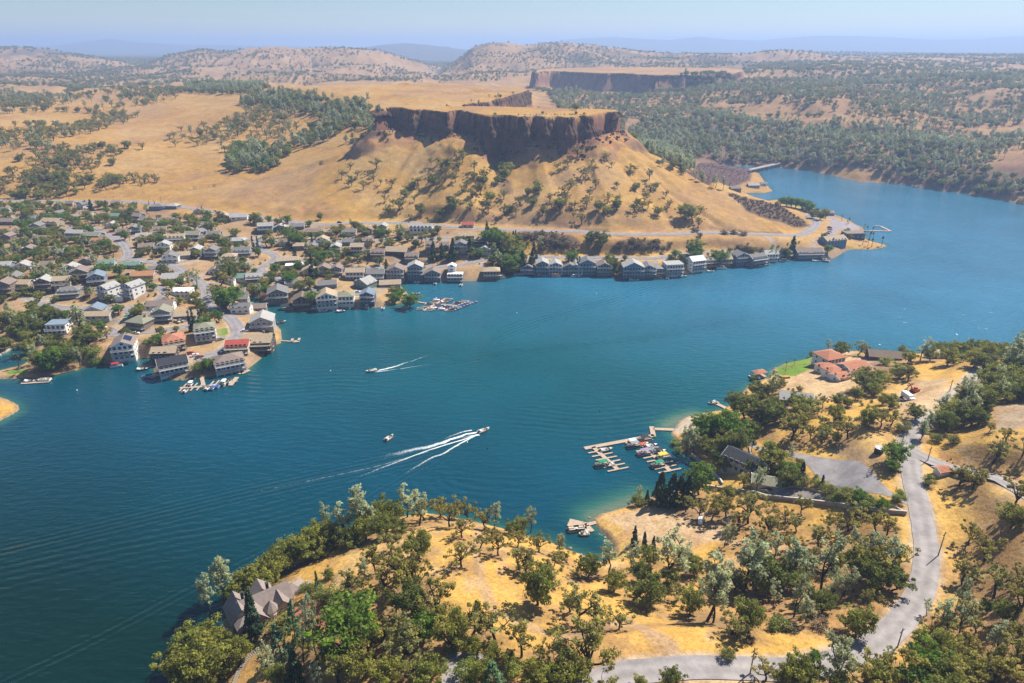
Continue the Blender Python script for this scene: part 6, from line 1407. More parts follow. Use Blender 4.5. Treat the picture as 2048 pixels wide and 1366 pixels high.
H_ = [  # px, py, rot, w, d, storeys, roof, roof colour, wall colour, opt, short name of notable ones, cue
 (12, 426, 0, 10, 8, 1, 's', 'grey', 'white', '', None), (120, 415, 20, 9, 9, 1, 'g', 'tan', 'brown', '', None), (142, 413, 0, 9, 8, 1, 's', 'brown', 'tan', '', None), (168, 417, -25, 11, 9, 1.5, 'g', 'grey', 'white', 'c', 'the bright white gabled house by the highway'),
 (234, 412, 10, 10, 8, 1, 's', 'mauve', 'brown', '', None), (61, 442, 0, 16, 10, 1, 's', 'grey', 'grey', 'c', None), (120, 436, -20, 10, 9, 1.5, 'g', 'grey', 'white', 'd', None), (17, 449, 0, 15, 10, 1, 's', 'mauve', 'brown', '', None),
 (107, 452, -8, 18, 11, 1.5, 's', 'tan', 'tan', 'd', 'the big brown roofed house by the upper road'), (179, 434, -10, 13, 8, 1, 's', 'tan', 'cream', '', None), (234, 438, -10, 14, 9, 1, 's', 'green', 'pale grey', '', None), (276, 444, -12, 13, 10, 2, 's', 'mauve', 'grey', 'dc', 'the tall grey brown house on the bare knoll'),
 (316, 419, 5, 15, 10, 1, 'h', 'grey', 'slate blue', '', None), (347, 418, -5, 13, 10, 1, 'h', 'pale grey', 'grey', '', None), (334, 448, 8, 15, 10, 1, 's', 'grey', 'brown', '', None), (400, 428, 12, 11, 9, 1, 'g', 'mauve', 'cream', 'c', None), (447, 437, 10, 10, 9, 1, 'g', 'tan', 'cream', '', None), (480, 440, 8, 17, 10, 1, 's', 'pale grey', 'white', '', None),
 (20, 485, 0, 9, 9, 2, 'g', 'mauve', 'brown', '', None), (85, 487, 5, 11, 9, 1.5, 's', 'mauve', 'dark brown', '', None), (155, 479, -5, 15, 9, 2, 's', 'pale grey', 'slate blue', 'd', None), (189, 484, -5, 17, 10, 2, 's', 'olive', 'grey', 'd', None), (203, 492, -5, 14, 8, 1.5, 's', 'orange', 'cream', 'dw', 'the orange roofed house on the inside of the road bend'),
 (271, 467, 12, 12, 10, 1.5, 'g', 'grey', 'slate blue', 'd', None), (290, 479, 12, 13, 9, 1, 's', 'pale grey', 'white', 'd', None), (352, 484, 10, 18, 9, 1.5, 's', 'tan', 'white', 'dw', 'the blue white house with a long front deck'), (389, 482, 0, 14, 10, 2, 's', 'olive', 'grey', 'dw', None), (430, 478, 5, 12, 9, 1.5, 's', 'grey', 'brown', '', None), (474, 488, 8, 17, 10, 1, 'h', 'pale grey', 'grey', 'd', None),
 (61, 508, 10, 10, 9, 1.5, 'g', 'mauve', 'grey', '', None), (117, 510, 0, 11, 8, 1, 's', 'grey', 'grey', '', None), (295, 500, 15, 12, 9, 1, 's', 'mauve', 'brown', '', None), (343, 524, 15, 13, 9, 1.5, 'g', 'grey', 'white', 'd', None), (366, 517, 15, 13, 9, 1, 's', 'tan', 'grey', '', None),
 (395, 512, 5, 9, 10, 2, 'g', 'pale grey', 'slate blue', 'd', None), (427, 517, 5, 10, 10, 2.5, 'g', 'grey', 'grey', 'd', None), (461, 523, 8, 12, 9, 1.5, 'h', 'tan', 'grey', 'd', None), (486, 511, 8, 15, 10, 1.5, 's', 'grey', 'grey', 'd', None),
 (11, 541, 10, 12, 9, 1.5, 's', 'pale grey', 'slate blue', '', None), (49, 539, 12, 13, 9, 1, 'g', 'pale grey', 'white', '', None), (176, 529, 10, 12, 9, 1, 'g', 'mauve', 'brown', '', None), (217, 537, 15, 12, 9, 1.5, 's', 'green', 'pale grey', '', None), (266, 537, 5, 13, 8, 1, 's', 'green', 'green', '', None),
 (17, 590, 5, 12, 10, 3, 'g', 'mauve', 'brown', 'd', 'the three storey brown house at the left edge'), (54, 582, 0, 10, 9, 2, 's', 'tan', 'tan', 'd', None), (94, 581, 10, 12, 10, 2.5, 'g', 'pale grey', 'dark brown', 'd', None), (128, 575, 12, 11, 9, 2, 's', 'tan', 'cream', 'd', None), (165, 562, 15, 13, 10, 2.5, 'g', 'mauve', 'brown', 'd', None), (197, 567, 20, 12, 11, 2, 'g', 'slate blue', 'slate blue', 'dw', None),
 (143, 592, 12, 15, 10, 1.5, 'h', 'grey', 'grey', 'd', 'the grey hip roofed house above the oaks'), (221, 594, -18, 10, 12, 2.5, 'g', 'pale grey', 'white', 'dw', 'the left white chalet with wrap round decks'), (271, 590, -22, 10, 12, 2.5, 'g', 'pale grey', 'white', 'dw', 'the right white chalet with wrap round decks'), (289, 557, 8, 17, 10, 1, 's', 'orange', 'tan', 'd', 'the long orange brown roofed house by the cul de sac'), (349, 562, 12, 16, 12, 1, 's', 'pale grey', 'cream', '', None),
 (366, 594, 3, 15, 10, 1.5, 'f', 'white', 'white', '', 'the flat roofed white house on the bare slope'), (240, 603, 15, 5, 4, 1, 'g', 'white', 'white', 'b', None), (322, 617, 10, 19, 10, 1, 's', 'mauve', 'white', 'd', None), (193, 626, 8, 12, 9, 1, 'g', 'slate blue', 'pale grey', '', None), (200, 638, 3, 17, 8, 1, 's', 'tan', 'pale grey', '', None),
 (122, 664, 5, 13, 10, 2, 'f', 'slate blue', 'white', 'dw', 'the dark flat roofed house with white balconies among trees'), (283, 650, -15, 15, 12, 1, 'h', 'olive', 'brown', 'dc', 'the big olive hip roofed house inside the road loop'), (327, 635, 12, 13, 10, 1.5, 'g', 'olive', 'grey', 'd', None), (374, 637, 10, 15, 10, 1, 's', 'tan', 'mauve', 'd', None),
 (254, 711, 18, 13, 15, 3, 'g', 'mauve', 'white', 'dwo', 'the three storey waterside house with solar panels'), (349, 691, 28, 13, 15, 1.5, 'h', 'tile red', 'cream', 'dw', 'the cream house with an orange tile roof'), (413, 676, 22, 13, 12, 2.5, 'h', 'olive', 'white', 'dw', 'the white house with three tiers of decks by the lawn'), (333, 715, 5, 15, 10, 1.5, 's', 'tan', 'dark brown', '', None),
 (347, 738, 30, 15, 12, 1.5, 's', 'dark grey', 'white', 'Dw', 'the white stilted house at the lakeside corner'), (459, 732, 28, 16, 12, 1.5, 'h', 'mauve', 'white', 'Dw', 'the white blue house over the water at the point'), (478, 701, 8, 13, 9, 1.5, 's', 'red', 'cream', 'Dw', 'the red roofed lakeside house'), (517, 692, 5, 18, 13, 1.5, 's', 'tan', 'dark brown', 'Dc', 'the dark rambling house with a boardwalk'), (527, 655, 12, 14, 13, 2, 'g', 'pale grey', 'pale grey', 'D', 'the large pale grey twin gabled house'),
 (484, 625, 5, 14, 9, 1.5, 's', 'grey', 'white', '', None), (516, 622, 10, 13, 9, 1, 's', 'mauve', 'grey', '', None), (482, 604, 8, 12, 8, 1, 's', 'grey', 'pale grey', '', None), (476, 590, 8, 12, 8, 1, 's', 'mauve', 'grey', '', None),
 (491, 561, 8, 16, 10, 1, 's', 'green', 'pale grey', '', None), (493, 538, 5, 8, 6, 1, 'g', 'grey', 'brown', 'b', None), (457, 567, 10, 10, 9, 1, 'g', 'grey', 'white', '', None), (577, 527, 15, 17, 9, 1, 's', 'tan', 'grey', '', None), (590, 538, 15, 15, 7, 1, 'f', 'white', 'grey', '', None),
 (533, 464, 10, 14, 10, 2, 's', 'pale grey', 'slate blue', 'dw', 'the two storey deck house nearest the highway'), (596, 459, 5, 14, 9, 1, 's', 'grey', 'grey', '', None), (628, 470, 0, 16, 9, 1, 's', 'mauve', 'brown', '', None), (657, 470, 0, 8, 7, 1, 's', 'tan', 'cream', '', None), (700, 470, 2, 13, 9, 1, 's', 'grey', 'cream', '', None), (738, 468, 0, 7, 7, 1.5, 'g', 'mauve', 'brown', '', None), (767, 465, -3, 9, 9, 2, 'g', 'pale grey', 'cream', 'd', None), (843, 463, -2, 23, 10, 1.5, 's', 'pale grey', 'white', 'w', 'the long white house with blue windows by the highway'),
 (599, 498, 5, 9, 8, 1, 's', 'tan', 'brown', '', None), (627, 502, 5, 8, 8, 1.5, 'g', 'grey', 'cream', '', None), (673, 503, 5, 9, 10, 1.5, 'g', 'pale grey', 'pale grey', 'd', None), (716, 506, 0, 11, 10, 2, 's', 'tan', 'brown', 'dw', None), (737, 491, 0, 8, 8, 1.5, 's', 'mauve', 'tan', '', None), (757, 514, 0, 12, 9, 1.5, 's', 'mauve', 'brown', 'd', None), (795, 508, -8, 20, 12, 1, 's', 'tan', 'dark brown', 'b', 'the long dark brown barn'),
 (862, 505, 3, 9, 9, 2.5, 's', 'mauve', 'tan', 'd', None), (889, 500, 0, 9, 9, 1.5, 's', 'mauve', 'brown', '', None), (922, 505, 0, 12, 10, 2.5, 'g', 'grey', 'grey', 'dw', None), (943, 478, 0, 10, 8, 1, 's', 'tan', 'brown', '', None), (962, 488, -10, 11, 8, 1.5, 's', 'tan', 'dark brown', 'd', None), (936, 456, -2, 12, 7, 1, 's', 'red', 'cream', '', 'the small red roofed house by the highway'),
 (649, 549, 5, 9, 9, 2, 'g', 'mauve', 'tan', 'd', None), (675, 550, 5, 9, 9, 2, 'g', 'mauve', 'mauve', 'd', None), (712, 557, 3, 14, 9, 2, 's', 'tan', 'pale grey', 'Dw', None), (753, 560, 2, 13, 9, 2, 's', 'grey', 'slate blue', 'Dw', None), (793, 559, 2, 13, 10, 3, 'g', 'mauve', 'pale grey', 'Dw', 'the tall grey waterfront house with three decks'), (832, 553, 2, 12, 10, 3, 'g', 'pale grey', 'blue', 'Dw', 'the tall blue gabled waterfront house'), (867, 559, 0, 12, 9, 2, 'g', 'mauve', 'grey', 'Dw', None), (911, 560, 0, 12, 7, 1.5, 'f', 'white', 'blue', 'Dw', None), (904, 543, 0, 7, 6, 1.5, 'g', 'white', 'white', '', None),
 (655, 575, 15, 15, 10, 1, 's', 'grey', 'grey', '', None), (731, 575, -30, 15, 12, 1.5, 'g', 'pale grey', 'green', '', 'the blue green house with a broad grey roof'), (781, 574, 8, 17, 10, 1, 's', 'tan', 'grey', '', None), (557, 598, 15, 14, 13, 2, 'g', 'grey', 'grey', 'Dw', 'the steep grey roofed house at the cove head'), (606, 612, 12, 12, 11, 2, 'g', 'brown', 'dark brown', 'D', None), (655, 610, 14, 14, 12, 2.5, 'g', 'tan', 'white', 'Dw', 'the tan roofed waterfront house with white decks'), (694, 606, 6, 11, 10, 2, 'h', 'olive', 'white', 'Dw', None), (737, 606, 2, 10, 10, 2.5, 'g', 'slate blue', 'navy', 'Dw', 'the navy blue house beside the boat ramp'),
 (983, 555, 3, 13, 10, 2, 'h', 'tan', 'brown', 'Dw', 'the brown house alone on a rock bank'), (1055, 545, 0, 11, 9, 1.5, 'g', 'mauve', 'navy', 'Dw', None), (1084, 546, 0, 9, 10, 3, 'g', 'pale grey', 'grey', 'Dw', None), (1110, 546, 0, 10, 10, 2.5, 'g', 'pale grey', 'white', 'Dw', 'the white gabled house with zigzag stairs'), (1138, 546, 0, 11, 10, 2, 'g', 'mauve', 'mauve', 'Dw', None), (1173, 545, 0, 12, 10, 3, 'g', 'grey', 'slate blue', 'Dw', None), (1196, 541, 0, 8, 8, 1.5, 's', 'tan', 'tan', '', None),
 (1264, 553, 0, 15, 11, 3, 'g', 'pale grey', 'slate blue', 'Dw', 'the broad glass fronted house on the right waterfront'), (1294, 552, 0, 11, 10, 2.5, 'g', 'grey', 'grey', 'Dw', None), (1318, 551, 0, 8, 8, 2, 'f', 'grey', 'brown', 'Dw', None), (1344, 550, 8, 13, 10, 3, 'f', 'pale grey', 'white', 'Dw', 'the white house with a window grid front'), (1389, 541, 20, 11, 10, 3, 's', 'white', 'white', 'Dw', 'the brilliant white three storey house'), (1418, 530, 10, 11, 9, 1.5, 'h', 'olive', 'dark brown', 'D', None),
 (1511, 524, 22, 14, 9, 1.5, 's', 'grey', 'grey', 'Dw', None), (1563, 516, 8, 12, 9, 2, 'h', 'mauve', 'grey', 'Dw', None), (1615, 513, 3, 21, 10, 1.5, 's', 'mauve', 'slate blue', 'D', 'the long grey house beside the tall dark cypress'),
 (1664, 488, 18, 24, 13, 1.5, 's', 'tan', 'slate blue', 'w', 'the resort lodge with a brown grey roof'), (1705, 476, 5, 20, 12, 1.5, 'f', 'mauve', 'navy', '', 'the flat roofed resort hall'), (1653, 432, 5, 14, 9, 1, 's', 'mauve', 'mauve', '', None), (1616, 424, 5, 14, 8, 1, 's', 'grey', 'grey', '', None), (1506, 376, 5, 16, 9, 1, 's', 'pale grey', 'pale grey', '', 'the pale building on the far point by the bridge'), (1470, 383, 5, 12, 8, 1, 's', 'mauve', 'mauve', '', None), (1526, 373, 10, 9, 7, 1, 's', 'grey', 'white', '', None),
 (40, 470, 8, 10.0, 8, 1, 's', 'mauve', 'cream', '', None), (76, 461, 5, 11.5, 9, 1.5, 'g', 'grey', 'grey', 'd', None), (138, 466, -6, 13.0, 8, 1, 's', 'tan', 'brown', 'c', None), (226, 456, 10, 10.0, 9, 1, 'g', 'pale grey', 'white', '', None), (322, 468, 12, 11.5, 8, 1.5, 's', 'mauve', 'grey', 'd', None), (376, 464, 8, 13.0, 9, 1, 'g', 'tan', 'cream', 'c', None), (416, 455, 8, 10.0, 8, 1, 's', 'grey', 'white', '', None), (306, 456, -8, 11.5, 9, 1.5, 's', 'brown', 'tan', 'd', None), (562, 462, 6, 13.0, 8, 1, 'g', 'pale grey', 'grey', 'c', None), (570, 490, 4, 10.0, 9, 1, 's', 'mauve', 'cream', '', None), (646, 489, 2, 11.5, 8, 1.5, 'g', 'tan', 'white', 'd', None), (700, 490, 2, 13.0, 9, 1, 's', 'grey', 'grey', 'c', None), (98, 536, 8, 10.0, 8, 1, 's', 'mauve', 'cream', '', None), (145, 546, 10, 11.5, 9, 1.5, 'g', 'pale grey', 'slate blue', 'd', None), (316, 545, 12, 13.0, 8, 1, 's', 'grey', 'cream', 'c', None), (432, 548, 8, 10.0, 9, 1, 'g', 'mauve', 'white', '', None), (510, 563, 10, 11.5, 8, 1.5, 's', 'pale grey', 'grey', 'd', None), (620, 548, 8, 13.0, 9, 1, 'g', 'tan', 'cream', 'c', None), (585, 573, 12, 10.0, 8, 1, 's', 'grey', 'white', '', None), (825, 522, 0, 11.5, 9, 1.5, 's', 'mauve', 'brown', 'd', None), (970, 506, -4, 13.0, 8, 1, 'g', 'pale grey', 'white', 'c', None), (30, 560, 5, 10.0, 9, 1, 'g', 'grey', 'cream', '', None), (330, 500, 10, 11.5, 8, 1.5, 'g', 'pale grey', 'white', 'd', None), (250, 470, 10, 13.0, 9, 1, 's', 'mauve', 'brown', 'c', None), (1150, 547, 0, 10, 9, 2, 'g', 'pale grey', 'white', 'Dw', None), (1207, 548, 0, 11, 9, 2.5, 'g', 'mauve', 'grey', 'Dw', None), (1446, 531, 8, 10, 9, 2, 's', 'tan', 'brown', 'Dw', None), (1478, 527, 15, 11, 9, 2.5, 'g', 'grey', 'slate blue', 'Dw', None), (1538, 521, 8, 10, 9, 2, 's', 'pale grey', 'white', 'Dw', None),
]
STW = {1: 'single storey', 1.5: 'low', 2: 'two storey', 2.5: 'tall', 3: 'three storey'}
RFW = {'g': 'gabled', 's': 'pitched', 'h': 'hipped', 'f': 'flat'}
notable = [(r[0], r[1], r[10]) for r in H_ if r[10]] + [(762, 600, 'the concrete boat ramp'), (415, 775, 'the long T shaped pier'), (445, 664, 'the small green lawn'), (60, 715, 'the left cove')]
used_labels = set()
def rel_words(dx, dy, near=14):
    if abs(dx) < near * 0.6 and abs(dy) < near * 0.6: return 'right beside'
    if abs(dx) > abs(dy) * 1.3: return 'left of' if dx < 0 else 'right of'
    return 'behind' if dy < 0 else 'in front of'
def place_label(px, py, what, own=None):
    c = sorted(((px - q[0]) ** 2 + ((py - q[1]) * 1.6) ** 2, q) for q in notable if q[2] != own)
    for _, q in c[:14]:
        lab = what + ' ' + rel_words(px - q[0], py - q[1]) + ' ' + q[2]
        if len(lab.split()) <= 16 and lab not in used_labels:
            used_labels.add(lab); return lab
    return what + ' in the village'
def an(s): return s
for (px, py, rot, w, d, st, rf, rc, wc, opt, short) in H_:
    far_ = py < 500 or px < 0
    if short:
        t = short[4:] if short.startswith('the ') else short
        extra = {'g': 'gabled', 's': 'pitched', 'h': 'hipped', 'f': 'flat'}[rf]
        lab = t if len(t.split()) >= 4 else t + ' with ' + rc + ' roof'
        used_labels.add(lab)
    else:
        base = STW[st] + ' ' + wc + ' house with ' + rc + ' ' + RFW[rf] + ' roof' if st > 1 else wc + ' house with ' + rc + ' ' + RFW[rf] + ' roof'
        if 'b' in opt: base = wc + ' shed with ' + rc + ' roof'
        lab = place_label(px, py, base)
    big = 'b' in opt and w > 12
    k_ = (1.04 if px > 1000 else .95) if 'D' in opt else .86
    house(px, py - 2, rot, w * k_, d * k_, st, rf, rc, wc, opt, lab, 'shed' if ('b' in opt and w < 10) else ('barn' if big else 'house'), 'shed' if ('b' in opt and w < 10) else ('barn' if big else 'house'), far=far_)

# the buildings of the near shore
house(1655, 728, 20, 12, 11, 2, 'h', 'tile red', 'white', 'w', 'large white villa with red tiled hip roofs and a lawn on the lake', 'house', 'villa', low=-3,
      wings=[(-8, -6.5, 9, 6, 1.3, 'h', 1.2), (0, -17, 13, 9, 2.5, 's', 1.6), (-11.5, -15.5, 9, 7, 2.1, 'h', 1.3), (-13, -22, 8, 6, 2.1, 's', 1.1), (3, -24, 7, 6, 2.2, 'g', 1.2)])
house(1766, 717, -12, 16, 9, 1, 's', 'brown', 'dark brown', 'b', 'long low brown roofed barn at the waters edge right of the villa', 'barn', 'barn')
house(1876, 716, -5, 11, 8, 1, 'f', 'tan', 'white', '', 'pale flat roofed house half hidden in the grove at the right', 'house', 'house')
house(1590, 803, -15, 14, 9, 1, 's', 'pale grey', 'grey', '', 'pale grey roofed house half hidden under the oaks below the villa', 'house', 'house')
house(1483, 934, -47, 13, 9, 1.7, 's', 'dark grey', 'pale grey', 'w', 'dark roofed stone house with arches above the small marina', 'house', 'house', low=-4,
      wings=[(11.5, -2.5, 9, 9, 1, 's', None), (17.5, -9.5, 9, 8, 1, 'g', None), (9, 5, 7, 7, 1, 's', None)])
house(1530, 972, -18, 9.5, 6.5, 1, 's', 'olive', 'cream', 'b', 'cream garage with a white slatted door below the dark roofed house', 'garage', 'garage', low=-2)
house(1882, 948, 12, 4.0, 3.2, 0.8, 's', 'tile red', 'white', 'b', 'small white shed with an orange red roof beside the side road', 'shed', 'shed', low=-1)

# the big brown roofed lake house: many steep gables, half timber below
def lake_house():
    x, y, z = at1(532, 1222)
    root = empty('lake_house', (x, y, z - 0.5), math.radians(36)); root.scale = (.86, .86, .86); HOUSE_XY.append((x, y, 13)); HOUSE_XY.append((x - 7, y - 5, 8))
    tag(root, 'large lakeside house with many steep brown gables and half timbered walls', 'house')
    rc, wc = 'house brown', 'pale grey'
    wings = [(0, 0, 17, 8.5, 2, 's', 4.4), (-4.5, -4.5, 7, 8, 2, 'g', 4.0), (-8.5, 0.5, 7.5, 10, 2, 'g', 4.6), (4.5, -4, 6, 7, 2, 'g', 3.6), (10.5, 1.5, 9, 8.5, 1, 'h', 3.6), (0.5, 4.5, 7, 6, 2, 'g', 3.8), (15, -1, 8, 8, 1, 'h', 3.2), (-8.5, -6.5, 5.5, 5, 2, 'h', 2.8)]
    for k, (dx, dy, w, d, st, rf, ri) in enumerate(wings):
        h = SH * st
        V, F = wall_geo(w, d, h, rf, ri, -6); link('wall', mesh_from('wall', xf(V, dx, dy, 0.01 * k), F, [MW[wc]]), root)
        V, F = roof_geo(w, d, h, rf, ri, 0.5); ro = link('roof', mesh_from('roof', xf(V, dx, dy, 0.013 * k), F, [MR[rc]]), root)
        if k in (0, 2):
            m = MB(); m.box(dx + 1.6, dx + 2.5, dy + .5, dy + 1.5, h + 1, h + ri + 1.5); m.box(dx + 1.5, dx + 2.6, dy + .4, dy + 1.6, h + ri + 1.5, h + ri + 1.75); m.build('chimney', [MW['dark grey']], ro)
        if rf == 'g' or k == 7:
            for s in range(st):
                for xx in (-w * .22, w * .22): window(root, dx + xx, dy - d / 2 - 0.01, s * SH + .6, 0, 1.5, 1.6, MW['white'])
            for i in range(4):       # dark timbers on the plaster
                xx = -w / 2 + w * (i + .5) / 4; m = MB(); m.box(dx + xx - .1, dx + xx + .1, dy - d / 2 - .06, dy - d / 2 - .004, 0, h - .1); m.build('timber', [MW['dark brown']], root)
            for s in (1, 2):
                if s * SH <= h: m = MB(); m.box(dx - w / 2, dx + w / 2, dy - d / 2 - .075, dy - d / 2 - .008, s * SH - .2, s * SH - .02); m.build('timber', [MW['dark brown']], root)
    # turret with a pointed roof
    m = MB(); a = np.arange(8) / 8 * 2 * math.pi
    tx, ty, r, h = 0.6, -6.2, 2.3, 6.6
    V = [(tx + r * math.cos(t), ty + r * math.sin(t), zz) for zz in (-5, h) for t in a]; F = [(i, (i + 1) % 8, 8 + (i + 1) % 8, 8 + i) for i in range(8)]
    tw = link('turret', mesh_from('turret', V, F, [MW['white']]), root)
    V = [(tx + (r + .4) * math.cos(t), ty + (r + .4) * math.sin(t), h) for t in a] + [(tx, ty, h + 3.6)]; F = [(i, (i + 1) % 8, 8) for i in range(8)] + [tuple(range(8))[::-1]]
    link('turret_roof', mesh_from('turret_roof', V, F, [MR[rc]]), tw)
    for t in (-2.2, -1.57, -0.9): window(tw, tx + r * .95 * math.cos(t), ty + r * .95 * math.sin(t), 3.4, t + math.pi / 2, 1.1, 1.7, MW['white'])
    # lower terrace on the lake side
    m = MB(); m.box(-14, -12.3, -8, 5, -0.3, 0.0); dk = m.build('deck', [M_wood], root); m = MB(); railing_geo(m, -14, -12.3, -8, 5, 0, 'fl'); m.build('railing', [MW['white']], dk)
lake_house()
for q in HOUSE_XY: OBST.append((q[0], q[1], q[2] + 1.2))
# ------------------------------------------------------------------ docks
M_plank = simple_mat('dock_planks', (0.42, 0.315, 0.235), 0.85, 0.15, 1.5)
M_float = simple_mat('dock_float', (0.08, 0.07, 0.065), 0.8, 0.2, 1.0)
M_steel = simple_mat('pale_metal', (0.45, 0.46, 0.47), 0.45, 0.1, 1.0, 0.5)
M_vinyl = simple_mat('boat_vinyl', (0.42, 0.38, 0.33), 0.6, 0.15, 1.2)
M_black = simple_mat('black_plastic', (0.025, 0.025, 0.028), 0.5, 0.1, 1.0)
BC = {'white': (0.75, 0.75, 0.74), 'blue': (0.03, 0.09, 0.28), 'red': (0.42, 0.03, 0.035), 'black': (0.03, 0.03, 0.035), 'yellow': (0.75, 0.50, 0.06), 'green': (0.02, 0.22, 0.13), 'tan': (0.50, 0.38, 0.24), 'grey': (0.25, 0.26, 0.28), 'orange': (0.50, 0.14, 0.05), 'purple': (0.27, 0.22, 0.33), 'teal': (0.02, 0.33, 0.36), 'cream': (0.62, 0.55, 0.40), 'maroon': (0.18, 0.03, 0.04)}
MBT = {k: simple_mat(k + '_gelcoat', v, 0.35, 0.06, 1.0, 0.5) for k, v in BC.items()}
MCV = {k: simple_mat(k + '_canvas', v, 0.85, 0.12, 1.5) for k, v in BC.items()}

def W2(px, py, z=0.0): return P(px, py, z)
def plank_run(a, b, w, z=0.42, mats=None):
    """a floating walkway from a to b: slatted top, dark floats under it"""
    a = np.asarray(a, float); b = np.asarray(b, float); L = np.linalg.norm(b - a); t = (b - a) / L; n = np.array([-t[1], t[0]])
    m = MB()
    def ob(x0, x1, w_, z0, z1, mi):
        V = []
        for zz in (z0, z1):
            for s, o in ((x0, -w_), (x1, -w_), (x1, w_), (x0, w_)):
                p = a + t * s + n * o; V.append((p[0], p[1], zz))
        m.add(V, BOXQ, mi)
    ob(0, L, w / 2, z - 0.16, z, 0)
    k = max(1, int(L / 3.2))
    for i in range(k):
        c = L * (i + .5) / k; ob(max(0.1, c - 1.1), min(L - 0.1, c + 1.1), w / 2 - 0.12, -0.3, z - 0.163, 1)
    return m
def place(o, c):
    """move a mesh built in world coordinates so its object stands at c"""
    return o
def dock(label, segs, fingers=(), pilings=(), cat='dock', name='dock'):
    c = np.mean([s[0] for s in segs], axis=0)
    root = empty(name, (c[0], c[1], 0)); tag(root, label, cat)
    def put_(m, nm):
        m.V = [v - np.array([c[0], c[1], 0]) for v in m.V]; return m.build(nm, [M_plank, M_float], root)
    for a, b, w in segs: put_(plank_run(a, b, w), 'walkway')
    for a, b, w in fingers: put_(plank_run(a, b, w, 0.405), 'finger')
    for p in pilings:
        m = MB(); m.bar((p[0] - c[0], p[1] - c[1], -2.5), (p[0] - c[0], p[1] - c[1], 1.5), 0.14, 0, 6); m.build('piling', [M_woodd], root)
    return root
def comb(a, b, n, ll, lr, dirv, f0=0.1, f1=0.98, w=0.85):
    a = np.asarray(a, float); b = np.asarray(b, float); out = []; pil = []
    for i in range(n):
        p = a + (b - a) * (f0 + (f1 - f0) * i / (n - 1))
        if ll: out.append((p - dirv * 1.0, p - dirv * ll, w))
        if lr: out.append((p + dirv * 1.0, p + dirv * lr, w))
        pil.append(p + dirv * (lr + .3 if lr else 1.4))
    return out, pil
SLIPS = {}
mA, mB = W2(1308, 872), W2(1169, 898); dv = (mA - mB) / np.linalg.norm(mA - mB)
s1a, s1b = W2(1186, 895), W2(1236, 941); s2a, s2b = W2(1272, 879), W2(1341, 944)
f1, p1_ = comb(s1a, s1b, 6, 4.6, 5.4, dv, .2); f2, p2_ = comb(s2a, s2b, 9, 5.4, 5.4, dv, .12)
dock('L shaped timber marina with two rows of boat slips off the near shore', [(W2(1362, 861), W2(1307, 859), 2.2), (W2(1303, 854), W2(1307, 874), 2.2), (mA, mB, 2.3), (s1a, s1b, 2.0), (s2a, s2b, 2.0)], f1 + f2, p1_[1::2] + p2_[1::2], 'marina', 'marina')
dock('small timber platform dock with a gangway below the conifers', [(W2(1196, 1045), W2(1170, 1052), 1.7), (W2(1137, 1046), W2(1172, 1054), 4.4), (W2(1172, 1053), W2(1183, 1065), 2.6)], (), [W2(1134, 1052), W2(1180, 1068), W2(1170, 1045)])
vg = [(W2(806, 600), W2(850, 607), 1.6), (W2(850, 607), W2(910, 612), 1.6)]
v1a, v1b = W2(847, 622), W2(893, 597); v2a, v2b = W2(889, 622), W2(941, 602); vd = np.array([0.97, -0.24])
g1, q1 = comb(v1a, v1b, 9, 6.0, 6.0, vd, .04, .96, .8); g2, q2 = comb(v2a, v2b, 9, 6.0, 6.0, vd, .04, .96, .8)
dock('village boat dock of two crowded pale piers joined by a gangway', vg + [(v1a, v1b, 1.8), (v2a, v2b, 1.8)], g1 + g2, q1[::3] + q2[::3], 'marina', 'marina')
tg = [(W2(400, 742), W2(408, 774), 2.0), (W2(359, 777), W2(409, 774), 1.8), (W2(409, 774), W2(475, 763), 1.8)]
fl = []
for x in (366, 377, 388, 400): q = W2(x, 776 - (x - 366) * .06); fl += [(q + [0, 0.9], q + [0, 4.4], .8), (q - [0, 0.9], q - [0, 4.4], .8)]
for x in (420, 431, 443, 454, 467): q = W2(x, 772 - (x - 420) * .17); fl += [(q + [0, 0.9], q + [0, 5.2], 0.9 if x < 467 else 2.4), (q - [0, 0.9], q - [0, 4.6], 0.9 if x < 467 else 2.4)]
dock('long T shaped village pier with short fingers in open water', tg, fl, [W2(360, 779), W2(408, 777), W2(474, 766), W2(440, 771)])
def small_dock(label, *segs): return dock(label, [(W2(*a), W2(*b), w) for a, b, w in segs])
small_dock('long pale gangway dock with two short arms off the rambling house', ((556, 682), (588, 684), 1.2), ((586, 684), (599, 683), 3.0), ((584, 684), (585, 678), 1.5), ((597, 683), (599, 677), 1.5))
small_dock('flat U shaped dock in front of the steep roofed house', ((553, 609), (574, 610), 1.6), ((555, 609), (560, 605), 1.4), ((572, 610), (577, 606), 1.4))
small_dock('dock with slips at the tip of the left peninsula', ((42, 768), (100, 764), 1.8), ((55, 766), (80, 762), 1.2), ((72, 764), (80, 752), 1.2))
small_dock('angled timber dock under the white blue house at the point', ((455, 740), (483, 748), 2.2), ((483, 748), (499, 741), 2.2))
small_dock('short dock with a moored boat beside the stilted white house', ((300, 757), (316, 750), 3.0), ((316, 749), (328, 744), 1.2))
small_dock('narrow dock in the shaded notch left of the stilted house', ((276, 739), (310, 733), 1.4))
small_dock('U shaped dock below the tan roofed waterfront house', ((640, 619), (668, 621), 1.6), ((668, 620), (685, 612), 1.6))
small_dock('dock wrapping the front of the olive roofed white house', ((678, 621), (704, 616), 1.6), ((704, 616), (709, 609), 1.6))
small_dock('little dock reaching out beside the village boat dock', ((811, 594), (823, 589), 1.4))
small_dock('long low pontoon in front of the broad glass fronted house', ((1246, 557), (1288, 558), 1.6))
small_dock('sloped dock beside the white house with a window grid', ((1347, 548), (1362, 553), 1.6), ((1362, 553), (1370, 553), 1.6))
